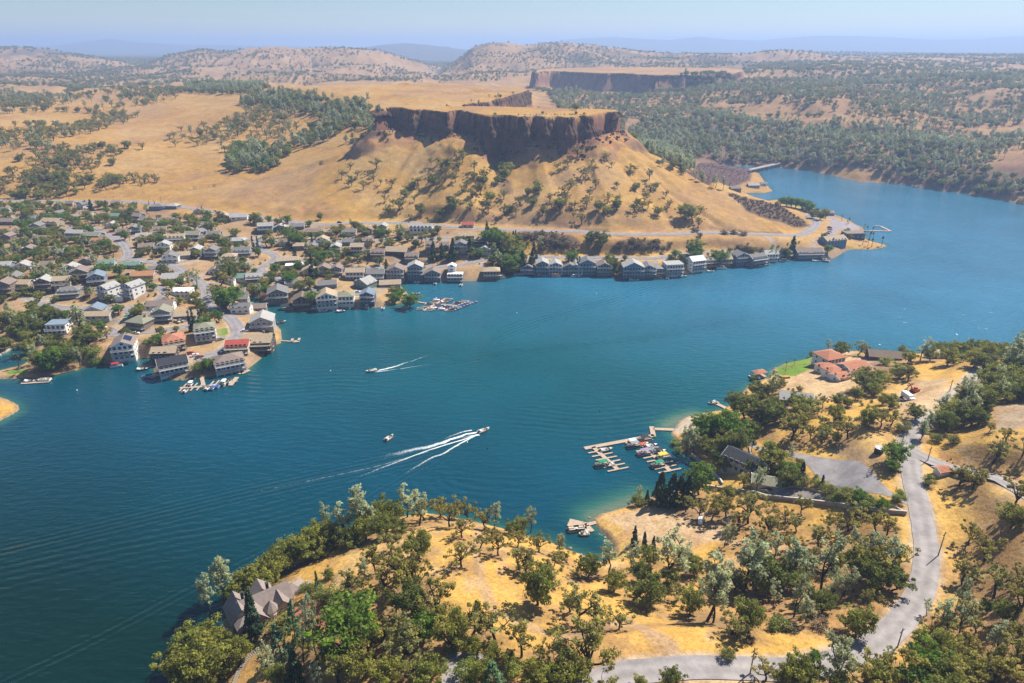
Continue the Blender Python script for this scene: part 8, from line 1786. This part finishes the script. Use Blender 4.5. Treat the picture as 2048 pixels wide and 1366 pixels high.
# ------------------------------------------------------------------ walls
def wall_line(pts, h, th, mat, label, name='retaining_wall', cap=None, sink=.8, cat='wall'):
    p = at(*np.array(pts, float).T); n = max(6, int(np.sum(np.linalg.norm(np.diff(p[:, :2], axis=0), axis=1)) / 1.6)); c = spline(p, n); c[:, 2] = np.convolve(np.pad(gz(c[:, 0], c[:, 1]), 2, mode='edge'), np.ones(5) / 5, mode='valid')
    o0 = c[0].copy(); root = empty(name, o0); tag(root, label, cat)
    t = np.gradient(c[:, :2], axis=0); t /= np.linalg.norm(t, axis=1)[:, None] + 1e-9; nr = np.c_[-t[:, 1], t[:, 0]]
    def strip(w, z0, z1, nm, mt):
        q = c - o0; L = q[:, :2] - nr * w / 2; R = q[:, :2] + nr * w / 2; z = q[:, 2]
        V = np.vstack([np.c_[L, z + z0], np.c_[L, z + z1], np.c_[R, z + z1], np.c_[R, z + z0]]); F = []
        for a in range(4):
            b = (a + 1) % 4
            F += [(a * n + i, a * n + i + 1, b * n + i + 1, b * n + i) for i in range(n - 1)]
        F += [(0, n, 2 * n, 3 * n), (n - 1, 4 * n - 1, 3 * n - 1, 2 * n - 1)]
        return link(nm, mesh_from(nm, V, F, [mt]), root)
    strip(th, -sink, h, 'wall_face', mat)
    if cap: strip(th + .18, h + .002, h + .16, 'coping', cap)
    return root
M_conc = simple_mat('wall_concrete', (0.36, 0.33, 0.30), 0.9, 0.2, 0.7)
M_capc = simple_mat('coping_concrete', (0.50, 0.47, 0.43), 0.9, 0.12, 0.7)
wall_line([(1417, 978), (1469, 984), (1509, 989), (1529, 996), (1574, 1001), (1619, 1006), (1673, 1013), (1723, 1020), (1773, 1026), (1812, 1030)], 1.5, .4, M_conc, 'long curving concrete retaining wall from the dark roofed house to the road', cap=M_capc)
wall_line([(1766, 1006), (1785, 1012), (1800, 1020), (1811, 1028)], .6, .35, M_capc, 'short pale curved kerb wall at the driveway mouth')
wall_line([(1382, 911), (1400, 924), (1418, 940), (1431, 954), (1445, 969)], 1.0, .45, M_conc, 'pale curving seawall with a walk below the dark roofed house', 'seawall', M_capc, 2.0)
wall_line([(1480, 885), (1484, 900), (1490, 912), (1496, 918)], .7, .35, M_capc, 'left of two curved garden walls behind the dark roofed house', 'garden_wall')
wall_line([(1498, 895), (1500, 905), (1505, 916), (1510, 926)], .7, .35, M_conc, 'right of two curved garden walls behind the dark roofed house', 'garden_wall')
wall_line([(1548, 744), (1556, 753), (1568, 757), (1580, 756)], .8, .5, M_black, 'dark curved stone wall edging the villa lawn', 'seawall')
wall_line([(1540, 987), (1560, 982), (1580, 975), (1610, 978), (1650, 988)], .8, .3, M_conc, 'low wall round the court by the cream garage', 'garden_wall')
wall_line([(0, 712), (22, 699), (45, 692), (60, 690)], 1.0, .5, M_capc, 'pale seawall of the left cove', 'seawall')
wall_line([(40, 757), (70, 758), (105, 752), (150, 741)], .7, .4, M_woodd, 'dark timber bulkhead under the left peninsula', 'seawall')

# ------------------------------------------------------------------ poles
def pole(px, pb, pt, lab, arm=True):
    x, y, z = at1(px, pb); th, t = ray(px, pt); u = (683 - pt) / FOC; h = min(14, max(6, (u * y * CP - y * SP) / (CP + u * SP) + H - z))
    root = empty('utility_pole', (x, y, z), .6); tag(root, lab, 'utility pole')
    tt = tube([(0, 0, -.4), (0, 0, h / 2), (0, 0, h)], [.17, .15, .11], 7); MB().add(tt[0], list(tt[1])).build('pole', [M_woodd], root)
    if arm:
        a = MB().box(-1.1, 1.1, -.07, .07, h - .9, h - .75).build('crossarm', [M_woodd], root)
        for xx in (-.9, 0, .9): child('insulator', cached('ins', lambda: MB().box(-.05, .05, -.05, .05, 0, .2).mesh('insulator', [M_steel])), a, (xx, 0, h - .75))
for q in ((1876, 1112, 1064, 'utility pole leaning over the right edge of the winding road'), (1795, 1294, 1257, 'utility pole at the inside of the lower road bend'), (1855, 922, 906, 'utility pole at the road fork by the red roofed shed'), (1500, 1348, 1296, 'tall utility pole in front of the bottom road'), (1802, 893, 874, 'utility pole left of the road fork'), (573, 1146, 1112, 'pale pole on the shore edge above the lake house'), (1899, 783, 764, 'utility pole beside the gravel track'), (323, 408, 394, 'utility pole by the highway above the grey hipped house'), (228, 404, 392, 'utility pole by the highway over the brown cottage'), (1347, 452, 436, 'utility pole on the slope above the right highway'), (140, 404, 390, 'utility pole by the highway at the far left'), (560, 440, 428, 'utility pole by the highway above the village centre'), (1174, 1362, 1330, 'utility pole among the oaks at the bottom road')):
    pole(*q)

# ------------------------------------------------------------------ bridge, steps, umbrella
a, b = P(1503, 341, 3.0), P(1557, 329, 3.0); L = np.linalg.norm(b - a); c = (a + b) / 2
root = empty('bridge', (c[0], c[1], 0), math.atan2(b[1] - a[1], b[0] - a[0])); tag(root, 'pale low road bridge across the far narrows', 'bridge')
MB().box(-L / 2 - 4, L / 2 + 4, -3.5, 3.5, 4.0, 4.8).build('deck', [SURF['concrete']], root)
for sy in (-1, 1):
    m = MB(); railing_geo(m, -L / 2 - 4, L / 2 + 4, sy * 3.4, sy * 3.4, 4.8, 'f'); m.build('railing', [M_capc], root)
for i in range(6): MB().box(-L / 2 + L * (i + .5) / 6 - .6, -L / 2 + L * (i + .5) / 6 + .6, -3, 3, -4, 3.99).build('pier', [M_conc], root)
M_stone = simple_mat('lake_stone', (0.25, 0.21, 0.175), 0.95, 0.25, 1.2)
sp = spline(at(*np.array([(470, 1366), (478, 1345), (489, 1326), (502, 1311), (518, 1298), (528, 1292)], float).T), 24)
root = empty('garden_steps', sp[0]); tag(root, 'curving flight of pale stone steps below the lake house', 'steps')
tt_ = np.gradient(sp[:, :2], axis=0)
stp = MB().box(-.3, .3, -.8, .8, -.4, .14).mesh('step', [M_stone])
for i, q in enumerate(sp):
    o = link('step', stp, root); o.location = Vector(q - sp[0]) + Vector((0, 0, float(gz(q[0], q[1]) - q[2]))); o.rotation_euler = (0, 0, math.atan2(tt_[i, 1], tt_[i, 0]))
x, y, z = at1(256, 638); root = empty('sun_umbrella', (x, y, z)); tag(root, 'turquoise sun shade beside the olive hip roofed house', 'umbrella')
MB().bar((0, 0, 0), (0, 0, 2.6), .05).build('pole', [M_steel], root)
V = [(2.2 * math.cos(k * math.pi / 4), 2.2 * math.sin(k * math.pi / 4), 2.2) for k in range(8)] + [(0, 0, 2.9)]; link('canopy', mesh_from('canopy', V, [(k, (k + 1) % 8, 8) for k in range(8)], [MCV['teal']]), root)
# rocks along the waterline and on the bare ground
def rock_mesh(s):
    r = np.random.default_rng(s); bm = bmesh.new(); bmesh.ops.create_icosphere(bm, subdivisions=1, radius=1)
    for v in bm.verts: v.co *= 0.7 + .5 * r.random(); v.co.z *= .6
    me = bpy.data.meshes.new('rock'); bm.to_mesh(me); bm.free(); me.materials.append(M_stone); return me
RK = [rock_mesh(s) for s in range(4)]
rr2 = np.random.default_rng(9); V = []; F = []; n = 0
base = [np.array([v.co[:] for v in m_.vertices]) for m_ in RK]; fb = [[tuple(p.vertices) for p in m_.polygons] for m_ in RK]
for W_, step in ((lakeW, 2.2),):
    for i in range(len(W_) - 1):
        a, b = W_[i], W_[i + 1]
        if max(np.hypot(*a), np.hypot(*b)) > 900: continue
        px, py = proj(a[0], a[1], 0)
        if not (-30 < px < 2080 and py < 1420): continue
        for k in range(int(np.linalg.norm(b - a) / step)):
            if rr2.random() < .45: continue
            f = rr2.random(); p = a + (b - a) * f + rr2.normal(size=2) * 1.1; s = .2 + .5 * rr2.random() ** 2; q = int(rr2.integers(4)); th = rr2.random() * 6.28
            v = base[q] * s; c_, s_ = math.cos(th), math.sin(th); V.append(np.c_[v[:, 0] * c_ - v[:, 1] * s_ + p[0], v[:, 0] * s_ + v[:, 1] * c_ + p[1], v[:, 2] + max(0.0, float(gz(p[0], p[1])))]); F += [tuple(j + n for j in f_) for f_ in fb[q]]; n += len(v)
tag(link('shore_rocks', mesh_from('shore_rocks', np.vstack(V), F, [M_stone])), 'loose rocks along the waterline', kind='stuff')
# ------------------------------------------------------------------ build the trees: the 300 largest of a kind singly, the rest as one mass
woods()
LOOK = {'blue_oak': 'open olive oak', 'live_oak': 'dense dark oak', 'gray_pine': 'pale grey pine', 'leafy_tree': 'bright leafy tree', 'conifer': 'dark conical evergreen', 'cypress': 'slim dark cypress',
        'cedar': 'soft blue green cedar', 'palm_tree': 'fan palm', 'shrub': 'low green shrub', 'brush': 'low brown brush'}
CATS = {'shrub': 'shrub', 'brush': 'shrub'}
def clear_of(x, y):
    return True
bykind = {}
for t in TREES:
    d = math.sqrt(t[1] ** 2 + t[2] ** 2 + (H - t[3]) ** 2)
    th = math.atan2(t[1], t[2])
    px, py = proj(t[1], t[2], t[3])
    seen = -60 < px < 2108 and -20 < py < 1420
    bykind.setdefault(t[0], []).append((t[4] / d * (1 if seen else 0.01) * (3 if t[6] else 1), t))
def size_word(h, kind):
    lim = {'shrub': (1.4, 2.4), 'brush': (1.4, 2.6)}.get(kind, (6.0, 10.0))
    return 'small ' if h < lim[0] else ('tall ' if h > lim[1] else '')
rr_ = np.random.default_rng(77)
MARKS = [(528, 1200, 'the brown lake house'), (435, 1170, 'the tall pale pine pair'), (640, 1225, 'the red paved court'), (702, 1265, 'the big bright green tree'), (1076, 1180, 'the lone round dark oak'), (960, 1100, 'the bare track'), (1155, 1057, 'the platform dock'), (1340, 980, 'the row of dark conifers'), (1401, 1043, 'the white tarped boat'), (1456, 1043, 'the black tarped boat'),
         (1757, 905, 'the water tank'), (1829, 784, 'the excavator'), (1880, 944, 'the red roofed shed'), (1825, 900, 'the road fork'), (1876, 1100, 'the leaning utility pole'), (1500, 1330, 'the tall utility pole'), (1530, 975, 'the cream garage'), (1483, 925, 'the dark roofed stone house'), (1250, 900, 'the near marina'), (1376, 845, 'the near beach'), (1640, 760, 'the white villa'), (1590, 803, 'the half hidden pale house'), (1590, 735, 'the villa lawn'), (1766, 717, 'the brown barn'), (1876, 716, 'the pale flat roofed house'),
         (1950, 760, 'the gravel track'), (1700, 945, 'the paved parking area'), (1812, 1030, 'the end of the retaining wall'), (1620, 1005, 'the middle of the retaining wall'), (1452, 1306, 'the lone round bush'), (1855, 1160, 'the winding road bend'), (1795, 1294, 'the lower bend pole'), (930, 1320, 'the small paved court'), (1195, 1100, 'the little inlet'), (900, 1035, 'the headland tip'), (1400, 1240, 'the twin round pines'), (1290, 1085, 'the three small conifers'), (1985, 910, 'the single oak on the bare slope'), (500, 1320, 'the stone steps'), (1300, 1340, 'the bottom road'),
         (1180, 275, 'the right end of the mesa cliff'), (780, 250, 'the left end of the mesa cliff'), (1010, 330, 'the dark gully'), (740, 270, 'the small rock outcrop'), (500, 320, 'the round dark grove'), (1340, 460, 'the right highway bend'), (300, 405, 'the upper highway'), (560, 440, 'the middle highway'), (960, 458, 'the highway at the red roof'), (1100, 480, 'the brown brush bank'), (1530, 430, 'the dark scrub slope'), (1583, 490, 'the tall dark waterside cypress'), (1705, 476, 'the resort hall'), (1665, 488, 'the resort lodge'), (1750, 492, 'the resort point'), (1660, 455, 'the resort parking lot'), (1520, 340, 'the bridge'), (900, 612, 'the village piers'), (392, 640, 'the cypress trio')] + [q for q in notable]
taken = {}
def tree_label(px, py, what, zone):
    c = sorted(((px - q[0]) ** 2 + ((py - q[1]) * 1.5) ** 2, q) for q in MARKS)
    opts = []
    for i, (d2, q) in enumerate(c[:6]):
        if math.sqrt(d2) < 9: continue
        d = math.sqrt(d2); w = rel_words(px - q[0], py - q[1])
        adv = 'just ' if d < 32 and w != 'right beside' else ('well ' if d > 95 and w in ('left of', 'right of') else '')
        opts.append(adv + w + ' ' + q[2])
        if i < 4:
            for _, q2 in c[i + 1:i + 4]:
                opts.append(opts[-1] + ' and ' + rel_words(px - q2[0], py - q2[1]) + ' ' + q2[2]) if ' and ' not in opts[-1] else None
    for o_ in opts:
        lab = what + ' ' + o_
        if len(lab.split()) <= 16 and lab not in taken: taken[lab] = 1; return lab, False
    lab = what + ' ' + zone
    if len(lab.split()) > 16: lab = ' '.join(lab.split()[:16])
    return lab, True
def build_trees():
    for kind, lst in bykind.items():
        lst.sort(key=lambda q: -q[0])
        one = lst[:300]; rest = [q[1] for q in lst[300:]]
        mods = MODELS[kind]
        for _, (k, x, y, z, h, wf, zone) in one:
            cr, tr = mods[int(rr_.integers(len(mods)))]
            px, py = proj(x, y, z)
            zone = zone or zone_of(float(px), float(py) - 2)
            o = empty(KIND_OBJ[kind], (x, y, z - 0.05), float(rr_.random() * 6.28))
            o.scale = (h * wf, h * wf, h)
            o.rotation_euler = (float(rr_.normal() * 0.04), float(rr_.normal() * 0.04), float(rr_.random() * 6.28))
            lab, share = tree_label(float(px), float(py), size_word(h, kind) + ('wide ' if wf > 1.15 else 'slender ' if wf < .85 else '') + LOOK[kind], zone)
            tag(o, lab, CATS.get(kind, 'tree'), KIND_OBJ[kind].replace('_', ' ') + 's ' + zone)
            link('crown', cr, o); link('stem' if kind in CATS else 'trunk', tr, o)
        if rest: mass(kind, rest, mods)
def mass(kind, rest, mods):
    n = len(rest)
    A = np.array([(t[1], t[2], t[3] - 0.1) for t in rest], dtype=np.float32)
    me = bpy.data.meshes.new('distant_' + KIND_OBJ[kind]); me.vertices.add(n); me.vertices.foreach_set('co', A.ravel())
    sc = np.array([(t[4] * t[5], t[4] * t[5], t[4]) for t in rest], dtype=np.float32)
    rot = np.zeros((n, 3), dtype=np.float32); rot[:, 2] = rr_.random(n) * 6.28; rot[:, :2] = rr_.normal(size=(n, 2)) * 0.05
    a = me.attributes.new('sc', 'FLOAT_VECTOR', 'POINT'); a.data.foreach_set('vector', sc.ravel())
    a = me.attributes.new('rot', 'FLOAT_VECTOR', 'POINT'); a.data.foreach_set('vector', rot.ravel())
    a = me.attributes.new('pick', 'INT', 'POINT'); a.data.foreach_set('value', rr_.integers(0, len(mods), n).astype(np.int32))
    o = link('distant_' + KIND_OBJ[kind] + 's', me)
    ng = bpy.data.node_groups.new('wood_' + kind, 'GeometryNodeTree')
    ng.interface.new_socket('Geometry', in_out='INPUT', socket_type='NodeSocketGeometry'); ng.interface.new_socket('Geometry', in_out='OUTPUT', socket_type='NodeSocketGeometry')
    gi = ng.nodes.new('NodeGroupInput'); go = ng.nodes.new('NodeGroupOutput'); jn = ng.nodes.new('GeometryNodeJoinGeometry')
    def attr(nm, ty):
        k = ng.nodes.new('GeometryNodeInputNamedAttribute'); k.data_type = ty; k.inputs['Name'].default_value = nm
        return [s for s in k.outputs if s.enabled][0]
    s_, r_, p_ = attr('sc', 'FLOAT_VECTOR'), attr('rot', 'FLOAT_VECTOR'), attr('pick', 'INT')
    for which in (0, 1):
        for vi, m_ in enumerate(mods):
            src = first_user(m_[which])
            if src is None: continue
            oi = ng.nodes.new('GeometryNodeObjectInfo'); oi.transform_space = 'ORIGINAL'; oi.inputs['Object'].default_value = src; oi.inputs['As Instance'].default_value = True
            cmp_ = ng.nodes.new('FunctionNodeCompare'); cmp_.data_type = 'INT'; cmp_.operation = 'EQUAL'
            ci = [q for q in cmp_.inputs if q.enabled]
            ng.links.new(p_, ci[0]); ci[1].default_value = vi
            ip = ng.nodes.new('GeometryNodeInstanceOnPoints')
            ng.links.new(gi.outputs[0], ip.inputs['Points']); ng.links.new(cmp_.outputs[0], ip.inputs['Selection']); ng.links.new(oi.outputs['Geometry'], ip.inputs['Instance'])
            ng.links.new(r_, ip.inputs['Rotation']); ng.links.new(s_, ip.inputs['Scale'])
            ng.links.new(ip.outputs[0], jn.inputs[0])
    ng.links.new(jn.outputs[0], go.inputs[0])
    md = o.modifiers.new('wood', 'NODES'); md.node_group = ng
    tag(o, 'far off ' + LOOK[kind] + 's scattered over the hills', kind='stuff')
def first_user(me):
    for ob in bpy.data.objects:
        if ob.type == 'MESH' and ob.data == me: return ob
build_trees()
# leaf litter and bare soil on the ground beneath the nearer trees
C2 = Cg.reshape(N2 + (3,))
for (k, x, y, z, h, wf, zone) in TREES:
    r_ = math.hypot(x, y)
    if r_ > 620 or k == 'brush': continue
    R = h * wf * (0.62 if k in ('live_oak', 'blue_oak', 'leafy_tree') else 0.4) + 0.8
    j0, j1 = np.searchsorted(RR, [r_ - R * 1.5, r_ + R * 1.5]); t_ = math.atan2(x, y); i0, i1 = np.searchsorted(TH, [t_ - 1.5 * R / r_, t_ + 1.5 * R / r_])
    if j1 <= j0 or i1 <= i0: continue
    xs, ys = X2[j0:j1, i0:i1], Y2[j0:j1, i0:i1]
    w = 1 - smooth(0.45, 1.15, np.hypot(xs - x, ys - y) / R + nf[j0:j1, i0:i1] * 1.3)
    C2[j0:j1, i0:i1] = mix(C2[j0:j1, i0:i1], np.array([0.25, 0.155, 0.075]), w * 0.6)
# driveways and worn yards between each house and its street
rp = np.vstack([c[:, :2] for nm, w, c, sf in road_geo if nm == 'road'])
for (hx, hy, hr) in HOUSE_XY:
    dr = np.hypot(rp[:, 0] - hx, rp[:, 1] - hy); k = int(dr.argmin())
    if math.hypot(hx, hy) < 300: continue
    for (q0, q1, wd, colr, amt) in (((hx, hy), tuple(rp[k]), 2.0, (0.33, 0.30, 0.27), .85 if dr[k] < 34 else 0), ((hx, hy), (hx + .1, hy), hr + 2.5, (0.27, 0.19, 0.12), .6)):
        if not amt: continue
        L_ = abs(q0[0] - q1[0]) + abs(q0[1] - q1[1]) + wd + 4; r_ = math.hypot(hx, hy); t_ = math.atan2(hx, hy)
        j0, j1 = np.searchsorted(RR, [r_ - L_, r_ + L_]); i0, i1 = np.searchsorted(TH, [t_ - L_ / r_, t_ + L_ / r_])
        if j1 <= j0 or i1 <= i0: continue
        xs, ys = X2[j0:j1, i0:i1], Y2[j0:j1, i0:i1]
        d_, _ = seg_dist(xs, ys, [q0, q1], False)
        C2[j0:j1, i0:i1] = mix(C2[j0:j1, i0:i1], np.array(colr), (1 - smooth(wd * .8, wd * 1.25, d_ + n2[j0:j1, i0:i1])) * amt)
Cn = C2.reshape(-1, 3)[G_IDX]
G_ME.attributes['cover'].data.foreach_set('color', np.c_[Cn, np.ones(len(Cn))].astype(np.float32).ravel())
G_ME.update()
for k, v in bykind.items(): print('TREES', k, len(v))
